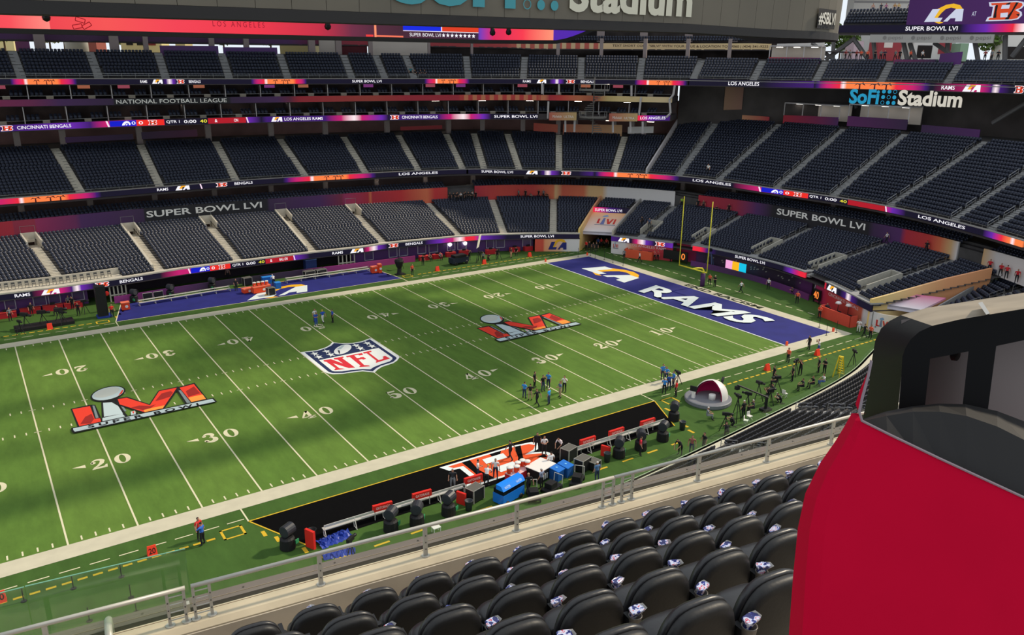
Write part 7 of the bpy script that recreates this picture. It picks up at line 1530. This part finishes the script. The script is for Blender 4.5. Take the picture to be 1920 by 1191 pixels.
SK = (176, 128, 104); BKS, WHS, BLS, RDS, ORS, GRS, NVS, TAN = (28, 28, 32), (226, 222, 220), (58, 132, 206), (214, 44, 44), (232, 96, 66), (120, 124, 128), (40, 46, 70), (170, 146, 116)
DK_, JN = (30, 30, 34), (52, 62, 88); H1, H2, HY, HW_ = (36, 28, 24), (96, 70, 48), (226, 190, 50), (214, 210, 204)
pl = [
 (983, 747, 'stand', 20, BLS, JN, H1, 'in bright blue shirt at the left of the midfield crew'), (994, 751, 'fold', 60, BKS, TAN, H1, 'in black shirt and tan shorts second from left in the midfield crew'), (1002, 727, 'stand', -60, BKS, DK_, H1, 'in black at the back left of the midfield crew'), (1007, 761, 'walk', 100, BKS, BKS, H2, 'in black shorts nearest the camera in the midfield crew'), (1018, 734, 'point', -90, BKS, JN, H1, 'in black shirt and jeans in the centre of the midfield crew'), (1028, 728, 'stand', 200, BLS, NVS, H1, 'in blue shirt behind the centre of the midfield crew'), (1029, 759, 'stand', 120, (50, 150, 220), JN, HW_, 'in bright blue tee seen from behind in the midfield crew'), (1050, 746, 'fold', 170, (90, 110, 140), TAN, H2, 'in grey blue top and tan skirt at the right of the midfield crew'), (1058, 735, 'point', 210, WHS, DK_, H1, 'in white shirt and dark shorts at the right of the midfield crew'),
 (1242, 712, 'point', 250, BLS, NVS, H1, 'in blue shirt at the far end of the sideline huddle'), (1249, 717, 'fold', 200, BLS, NVS, H2, 'in blue shirt second in the sideline huddle'), (1254, 732, 'stand', 60, (40, 80, 150), NVS, H1, 'in dark blue in the middle of the sideline huddle'), (1262, 726, 'stand', 160, BLS, NVS, H2, 'in light blue shirt facing the sideline huddle'), (1245, 739, 'fold', 30, BLS, DK_, HW_, 'in blue shirt and white cap at the left of the sideline huddle'), (1267, 744, 'stand', 150, RDS, DK_, H1, 'in red shirt and black trousers beside the sideline huddle'),
 (1007, 846, 'stand', 240, BKS, BKS, H1, 'in black shorts and white shoes on the black bench area'), (1020, 853, 'fold', 250, WHS, BKS, H2, 'in white top next to the one in black shorts'), (1052, 850, 'lean', 200, (230, 214, 214), DK_, H2, 'in pale shirt bending over the near bench'), (1033, 884, 'stand', 90, WHS, DK_, H1, 'in white shirt seen from behind by the blue bins'), (896, 899, 'fold', -30, WHS, NVS, H1, 'in white shirt at the left of the three by the striped mark'), (912, 911, 'lean', 40, WHS, DK_, HY, 'in white shirt and yellow cap by the striped mark'), (929, 897, 'stand', 230, WHS, NVS, H2, 'in white shirt and navy shorts by the striped mark'), (957, 862, 'walk', 100, BKS, BKS, H1, 'in black with a white towel over the shoulder on the striped mark'), (991, 926, 'walk', 80, BKS, BKS, (190, 150, 120), 'in black shorts right of the small blue bus'), (1015, 916, 'stand', 110, (130, 140, 164), DK_, HW_, 'in grey blue shirt behind the striped table'), (849, 917, 'stand', 240, (44, 46, 50), GRS, GRS, 'in dark shirt and grey cap before the black bench area'),
 (1200, 854, 'stand', -40, (200, 36, 56), DK_, H1, 'in red jacket behind the near right bench'), (1119, 903, 'stand', 90, (84, 120, 160), JN, HW_, 'in blue shirt and white cap by the near wall'), (1275, 853, 'lean', 190, BKS, DK_, H1, 'in black leaning over the near wall, left of three'), (1296, 852, 'stand', 220, (150, 90, 80), JN, H2, 'in reddish top at the near wall, middle of three'), (1319, 846, 'stand', 170, BKS, DK_, H1, 'in black at the near wall, right of three'), (1363, 816, 'crouch', 60, BKS, DK_, H1, 'in black crouching at the near wall'), (1325, 787, 'sit', -40, (130, 134, 140), GRS, HW_, 'in grey shirt and white cap seated near the round stage'), (1393, 783, 'stand', 90, BKS, DK_, HW_, 'in black with a white hat behind the camera gear'),
 (375, 1012, 'stand', -60, RDS, DK_, H1, 'in red shirt standing behind the one in blue by the yellow square'), (381, 1022, 'point', 130, (50, 100, 190), DK_, H1, 'in blue shirt and black trousers by the yellow square'),
 (591, 604, 'stand', -80, WHS, JN, H2, 'in white behind the others on the far forty five yard line'), (593, 611, 'fold', -70, (50, 84, 180), (50, 84, 180), H1, 'all in blue on the far fifty yard numerals'), (606, 606, 'walk', 100, (40, 80, 190), WHS, HY, 'in blue top white shorts and yellow cap in the far half'), (624, 605, 'stand', 180, (44, 84, 180), BKS, H1, 'in blue top and black trousers in the far half'),
 (1516, 656, 'stand', 160, BKS, BKS, H1, 'in black shorts on the white border by the near pylon'), (1534, 663, 'cam', 150, WHS, (60, 90, 150), H1, 'in white top and jeans filming beside the near border'), (1477, 680, 'stand', 170, ORS, DK_, H1, 'in orange vest and black trousers on the near sideline'), (1534, 699, 'stand', 140, BKS, BKS, ORS, 'in black shorts behind the orange marker'), (1545, 701, 'fold', 170, BKS, DK_, H1, 'in black trousers beside the yellow ladder'), (1500, 703, 'cam', 180, BKS, DK_, H1, 'in black filming with the shoulder camera'), (1485, 715, 'stand', 140, BKS, DK_, H1, 'in black standing among the tripods'), (1544, 723, 'sit', 150, WHS, (70, 100, 160), H2, 'in white shirt and jeans sitting by the near wall'), (1620, 633, 'walk', 100, BKS, DK_, H1, 'in black walking past the near tunnel'), (1631, 635, 'stand', 170, ORS, DK_, H1, 'in orange vest before the near tunnel'), (1609, 624, 'fold', 190, WHS, WHS, H1, 'in white kneeling by the near white wall'),
 (1199, 492, 'walk', 150, WHS, DK_, H1, 'in white shirt walking along the far back line'), (1170, 487, 'stand', 200, GRS, DK_, H1, 'in grey before the orange corner booth'), (1227, 489, 'stand', 190, (200, 90, 90), DK_, H1, 'in red top left of the pair by the corner booth'), (1233, 489, 'stand', 200, (190, 70, 70), DK_, H1, 'in red top right of the pair by the corner booth'), (1099, 470, 'stand', 200, RDS, DK_, H1, 'in red vest at the corner tunnel mouth'), (1105, 471, 'stand', 220, BKS, DK_, H1, 'in black next to the red vest at the tunnel mouth'), (1112, 473, 'walk', 220, (60, 50, 50), DK_, H1, 'in dark brown walking out of the corner tunnel'), (1118, 473, 'walk', 230, BKS, DK_, H2, 'in black at the right of the corner tunnel mouth'), (1121, 464, 'stand', 220, (50, 80, 150), DK_, H1, 'in blue inside the corner tunnel'), (1127, 464, 'stand', 220, RDS, DK_, H1, 'in red inside the corner tunnel'), (1137, 465, 'stand', 220, (200, 70, 60), DK_, H1, 'in orange red deeper inside the corner tunnel'),
 (1330, 535, 'stand', 200, ORS, DK_, H1, 'in orange vest right of the goal post pad'), (1340, 538, 'fold', 180, BKS, DK_, HW_, 'in black beside the orange vest by the goal post'), (1389, 549, 'walk', 100, WHS, BKS, H1, 'in white top and black shorts walking behind the end zone'), (1440, 543, 'stand', 190, WHS, DK_, H2, 'in white shirt at the low purple wall'), (1494, 569, 'stand', 200, ORS, DK_, H1, 'in orange vest alone behind the end zone'), (1489, 552, 'crouch', 150, (70, 60, 80), DK_, H1, 'crouching by the low purple wall'), (1536, 597, 'fold', 180, (230, 80, 50), DK_, H1, 'in orange vest before the near red booth'), (1549, 592, 'stand', 210, (50, 50, 60), DK_, H1, 'in dark clothes beside the near red booth'),
 (773, 516, 'stand', -80, (220, 80, 60), BKS, H1, 'in orange red shirt on the far yellow square'), (793, 498, 'stand', 250, DK_, DK_, H1, 'all in black before the far red tables'), (211, 595, 'stand', -80, RDS, DK_, H1, 'in red shirt and black trousers beside the padded tower'), (199, 583, 'lean', 200, WHS, WHS, H1, 'all in white behind the padded tower'), (148, 592, 'stand', 240, DK_, DK_, H1, 'in black shorts right of the camera platform'), (130, 578, 'stand', -60, GRS, DK_, H2, 'in grey before the far red tables'), (137, 580, 'stand', 230, BKS, DK_, H1, 'in black beside the grey one before the far red tables'), (443, 545, 'stand', -70, BKS, BKS, H1, 'in black left of the far orange table'), (428, 524, 'stand', 250, (150, 120, 120), DK_, H1, 'in pinkish top behind the far bench'), (393, 520, 'stand', 200, BKS, DK_, H1, 'in black in the far open room'), (413, 518, 'stand', -90, BKS, DK_, H1, 'in black further right in the far open room'), (514, 536, 'lean', 90, WHS, DK_, HW_, 'in white bending over the far blue bin'),
 (880, 488, 'cam', -80, BKS, DK_, H1, 'in black filming left of the white reflector'), (906, 492, 'stand', 220, GRS, DK_, H1, 'in grey under the white reflector'), (915, 488, 'crouch', -100, BKS, DK_, H1, 'crouching right of the white reflector'), (932, 486, 'stand', 250, DK_, DK_, H1, 'in black right of the far reflector tripod'), (958, 484, 'stand', -60, BKS, (190, 150, 120), H1, 'in black shorts walking by the far red tables'), (968, 480, 'lean', 230, BKS, DK_, H1, 'in black bending by the far red tables'), (1059, 466, 'stand', 220, BKS, DK_, H1, 'in black before the mural wall'), (1073, 466, 'stand', 200, (200, 110, 110), DK_, (150, 60, 30), 'in pink top before the white part of the mural'), (805, 489, 'sit', -80, (150, 100, 90), DK_, H1, 'in brown seated at the far red tables'), (825, 487, 'sit', -90, GRS, DK_, H1, 'in grey seated at the far red tables'), (60, 592, 'stand', -70, DK_, DK_, H1, 'in black behind the camera platform'), (20, 602, 'stand', -60, (120, 124, 130), DK_, H1, 'in grey at the far left edge of the turf'), (108, 590, 'sit', 240, BKS, DK_, H1, 'in black seated behind the camera platform'),
 (1450, 715, 'stand', 150, BKS, DK_, H1, 'in black at the back of the photographers'), (1455, 724, 'sit', 140, BKS, DK_, H1, 'in black seated on a white chair among photographers'), (1448, 742, 'sit', 160, (40, 40, 48), DK_, H1, 'in dark jacket seated lowest of the photographers'), (1464, 757, 'crouch', 150, BKS, DK_, H1, 'in black crouching at the wall below the photographers'), (1505, 732, 'sit', 150, (44, 44, 52), DK_, H1, 'in dark jacket sitting on the turf by the near wall'), (1524, 727, 'sit', 160, BKS, DK_, H2, 'in black sitting by the near wall right of the dark jacket'), (1437, 757, 'cam', 150, BKS, DK_, H1, 'in black behind the crane pedestal'), (1412, 773, 'sit', 150, (60, 60, 66), DK_, HW_, 'in dark grey and white hat behind the crane'), (1376, 800, 'crouch', 120, BKS, DK_, H1, 'in black kneeling among stands at the wall')]
for t in pl: person(*t)
# in the stands
for x, y, z, pose, hd, sh_, lab in ((1864, 507, 6.95, 'stand', 200, (196, 34, 46), 'in red coat on the walkway, leftmost of four'), (1885, 516, 6.95, 'walk', 190, (196, 34, 46), 'in red coat on the walkway, second of four'), (1897, 516, 6.95, 'walk', 20, (200, 40, 50), 'in red coat on the walkway, third of four'), (1916, 526, 6.95, 'walk', 200, (196, 34, 46), 'in red coat on the walkway, rightmost of four'), (1744, 468, 6.95, 'walk', 20, BKS, 'in black walking along the end fascia'), (1669, 449, 6.95, 'walk', 100, WHS, 'in white at the top of the end stairs'), (1203, 425, 4.9, 'stand', 100, BKS, 'in black on the stairs of the corner block'), (1217, 428, 4.6, 'stand', 220, (70, 84, 110), 'in blue in the corner entrance'), (1313, 381, 6.95, 'stand', 220, BKS, 'in black at the corner gap'), (1323, 383, 6.95, 'stand', 220, (90, 80, 70), 'in brown beside the corner gap'), (1348, 388, 6.95, 'crouch', 220, BKS, 'in black sitting on the rail above the end stand'), (1371, 392, 6.95, 'stand', 220, BKS, 'in black before the red end fascia'), (1282, 376, 6.95, 'stand', 220, (150, 190, 60), 'in yellow green vest at the corner gap'), (1327, 327, 14, 'walk', 210, WHS, 'in white on the end middle deck')):
    person(x, y, pose, hd, sh_, DK_, H1, lab, z, p=BF.p3(BF.hit(x, y - 12)[0], 6.85, .55) if z == 6.95 else None)
rp = random.Random(5)
for k in range(11): person(842 + k * 4.7, 367 - (k % 3), rp.choice(['stand', 'fold', 'walk']), rp.choice([200, 240, -60]), rp.choice([BKS, DK_, (60, 50, 50), WHS]), DK_, H1, 'of the dark crowd in the gap of the far club fascia', p=BF.p3(BF.hit(842 + k * 4.7, 360)[0], 6.85, .5 + .5 * (k % 3)), group='crowd in the far club gap')
for k, x in enumerate((972, 985, 997, 1010, 1019, 1027)): person(x, 366, ('walk', 'stand', 'crouch')[k % 3], 200, BKS if k % 2 else (120, 116, 116), DK_, H1, 'by the red corner fascia, number %d from the left' % (k + 1), p=BF.p3(BF.hit(x, 358)[0], 6.85, .5), group='people along the corner fascia')
for k, (x, y) in enumerate(((1620, 25), (1634, 25), (1643, 25), (1658, 24), (1665, 24), (1684, 23), (1699, 22))):
    s = TU.hit(x, y)[0]; p_ = TU.p3(s, R7.zt(s) + 2.3, -5.4); person(0, 0, 'stand', 200, [(206, 160, 140), (60, 60, 70), (190, 120, 150), (200, 150, 90), (226, 190, 120), (60, 60, 66), (40, 40, 44)][k], JN, H1, 'standing at the rail of the topmost tribune, number %d from the left' % (k + 1), p=p_, group='people at the top right rail')
for k, (x, y) in enumerate(((774, 146), (782, 146), (792, 145), (800, 145))): person(0, 0, 'sit' if k else 'stand', 240, (60, 120, 130) if k == 0 else BKS, DK_, H1, 'on the far upper deck stairs, number %d from the left' % (k + 1), p=(lambda q: (q[0], q[1], R4.zt(SU.hit(x, y)[0]) + .3))(SU.p3(SU.hit(x, y)[0], 0, -1.6)), group='people on the far upper deck')
# ================================================================ OUTSIDE THE BOWL
GRD = mat('outer_ground', srgb(178, 170, 150), .9, noise=.25, nscale=.05)
b = MB(); b.bx(-160, 260, 96, 330, 31, 33); struct(b.build('terrain', GRD), 'pale plaza beyond the far side of the bowl')
b = MB(); b.bx(125, 330, -200, 95.9, 31, 33); struct(b.build('terrain', GRD), 'pale plaza beyond the end of the bowl')
LEAFS = [mat('leaf_green', srgb(96, 122, 60), .7), mat('leaf_pale', srgb(150, 160, 100), .7)]; BARK = mat('bark', srgb(92, 72, 56), .9)
def tree(p, h, w, lab, palm=False, seed=1, m=0):
    rr = random.Random(seed); o = thing('tree' if not palm else 'palm_tree', lab, 'tree', p)
    MB().tube([(0, 0, 0), (.1, 0, h * .5), (.05, .1, h * (.95 if palm else .6))], [.25, .18, .12], 6).build('trunk', BARK, o); b = MB()
    if palm:
        for k in range(14):
            a = k * 2 * math.pi / 14; P = [(t * w * math.cos(a), t * w * math.sin(a), h * .95 + .5 * math.sin(t * 2.6) * w - t * t * w * .7) for t in (0, .35, .7, 1)]
            for i in range(3): d = (-.22 * math.sin(a), .22 * math.cos(a)); b.poly([(P[i][0] - d[0], P[i][1] - d[1], P[i][2]), (P[i + 1][0] - d[0], P[i + 1][1] - d[1], P[i + 1][2]), (P[i + 1][0] + d[0], P[i + 1][1] + d[1], P[i + 1][2]), (P[i][0] + d[0], P[i][1] + d[1], P[i][2])])
    else:
        for _ in range(420):
            while True:
                v = [rr.uniform(-1, 1) for _ in range(3)]
                if sum(c * c for c in v) < 1: break
            c = Vector((v[0] * w, v[1] * w, h * .68 + v[2] * h * .36)); u = Vector((rr.uniform(-1, 1), rr.uniform(-1, 1), rr.uniform(-1, 1))).normalized() * .5; q = u.orthogonal().normalized() * .4; b.poly([c - u - q, c + u - q, c + u + q, c - u + q])
    tag(b.build('foliage', LEAFS[m], o), 'green leaves', kind='stuff')
def far_at(x, y, depth, z=33.0): P = dp(x, y, depth); return (P[0], P[1], z)
for k, (x, d, h, w, pm, l) in enumerate(((10, 205, 9, 4, False, 'at the left edge seen through the upper concourse'), (95, 200, 8, 5, False, 'between the first upper columns on the left'), (122, 190, 6, 2.2, True, 'beside the pale round tower'), (230, 215, 8, 3.5, False, 'behind the low purple barrier'), (420, 210, 8, 4, False, 'above the second tall purple barrier'), (508, 205, 8, 3.5, False, 'beyond the right end of the purple barriers'), (1575, 215, 9, 5, False, 'beyond the upper right concourse on the left'), (1860, 210, 9, 5, False, 'beyond the upper right concourse on the right'), (1740, 230, 8, 4, False, 'beyond the middle of the upper right concourse'))): tree(far_at(x, 95, d), h, w, ('palm' if pm else 'leafy tree') + ' ' + l, pm, k, 1 if x < 300 else 0)
TWR = mat('tower_pale', srgb(206, 204, 200), .7); BEI = mat('beige_wall', srgb(214, 200, 150), .8)
P = far_at(145, 95, 182); tag(MB().lathe([(2.4, 0), (2.4, 8)], P, 18).build('round_tower', TWR, None, True), 'pale round tower outside the far upper concourse', 'tower')
def slabwall(x0, x1, d, h, m, lab, nm='plaza_building', win=()):
    a, c = np.array(far_at(x0, 95, d)), np.array(far_at(x1, 95, d)); L = np.hypot(*(c - a)[:2]); o = thing(nm, lab, 'building', a, math.atan2(*(c - a)[1::-1])); MB().bx(0, L, 0, 5, 0, h).build('wall', m, o)
    for u0, u1, z0, z1, mm in win: MB().bx(L * u0, L * u1, -.1, 0, z0, z1).build('window', mm, o)
slabwall(228, 304, 208, 6, BEI, 'beige building with three dark screens outside the far side', win=[(.14, .3, 2.2, 4.2, DARKI), (.4, .58, 2.2, 4.2, DARKI), (.68, .86, 2.2, 4.2, mat('red_screen', srgb(120, 40, 40), .6))])
slabwall(330, 348, 200, 5, BEI, 'small beige building beyond the tall purple barrier'); slabwall(158, 182, 196, 3.5, mat('red_awning', srgb(150, 84, 76), .7), 'reddish awning building beyond the first columns'); slabwall(-20, 28, 220, 5, BEI, 'beige building at the far left edge')
slabwall(525, 590, 198, 4.5, BEI, 'low beige building left of the white concourse wall')
WBD = mat('white_building', srgb(206, 206, 208), .6)
o = slabwall(1590, 1705, 235, 34, WBD, 'white building rising behind the topmost tribune', win=[(.3, .9, 23, 27, mat('building_glass', srgb(150, 166, 184), .2)), (0, 1, 16, 16.6, paint(150, 150, 156))])
slabwall(1645, 1690, 190, 4.6, mat('banner_red', srgb(150, 60, 70), .7), 'red banner wall beyond the upper right concourse', win=[(.25, .6, 3.2, 5.6, paint(214, 206, 206))]); slabwall(1600, 1618, 188, 4.5, mat('banner_lilac', srgb(190, 170, 186), .7), 'lilac banner wall beyond the upper right concourse'); slabwall(1712, 1790, 200, 7, WBD, 'white pavilion beyond the upper right concourse', win=[(.1, .45, 1, 4, DARKI), (.6, .9, 2, 5, MATS['banner_red'])]); slabwall(1800, 1815, 196, 4.5, mat('banner_green', srgb(130, 160, 140), .7), 'pale green banner wall beyond the upper right concourse'); slabwall(1880, 1940, 205, 9, WBD, 'white pavilion at the upper right edge', win=[(.1, .9, 1, 4, DARKI)]); slabwall(1450, 1545, 210, 9, WBD, 'white pavilion behind the red glazed boxes')
rq = random.Random(9)
for k, x in enumerate((1580, 1588, 1600, 1608, 1620, 1634, 1645, 1652, 1672, 1680, 1700, 1722, 1838, 1850, 1862)):
    s = UK.hit(x, 118)[0]; person(0, 0, rq.choice(['stand', 'walk', 'fold']), rq.choice([180, 220, 260]), rq.choice([BKS, GRS, (150, 60, 60), WHS, ORS, NVS]), DK_, H1, 'at the back of the end upper deck, number %d from the left' % (k + 1), p=UK.p3(s, 33.2, -1.2), group='people at the back of the end upper deck')

b = MB(); b.bx(-120, 124, -120, 95, -1.2, -.35); struct(b.build('bowl_base', mat('base_concrete', srgb(70, 68, 66), .9)), 'dark concrete base under the bowl')
# opaque canopy added out of view to shade the far stands
b = MB(); n = 16
for k in range(n): x0, x1 = -110 + k * 26, -110 + (k + 1) * 26 - .4; b.hexa([(x0, 50, 58), (x1, 50, 58), (x1, 125, 64), (x0, 125, 64)], [(x0, 50, 58.4), (x1, 50, 58.4), (x1, 125, 64.4), (x0, 125, 64.4)])
struct(b.build('shade_canopy', mat('shade_roof_grey', srgb(170, 168, 166), .8)), 'unseen canopy added to shade the far stand')

for k, (y, w) in enumerate(((-2.4, 2.6), (14.0, 2.6), (-12.5, 1.6))):  # unseen beams added to cast soft shade bands along the turf
    b = MB(); b.bx(-120, 170, y - w / 2, y + w / 2, 60, 61.5); struct(b.build('shade_beam', MATS['shade_roof_grey']), ('long unseen roof beam added for shade over the middle of the field', 'long unseen roof beam added for shade over the far half of the field', 'slim unseen roof beam added for shade over the near half of the field')[k])
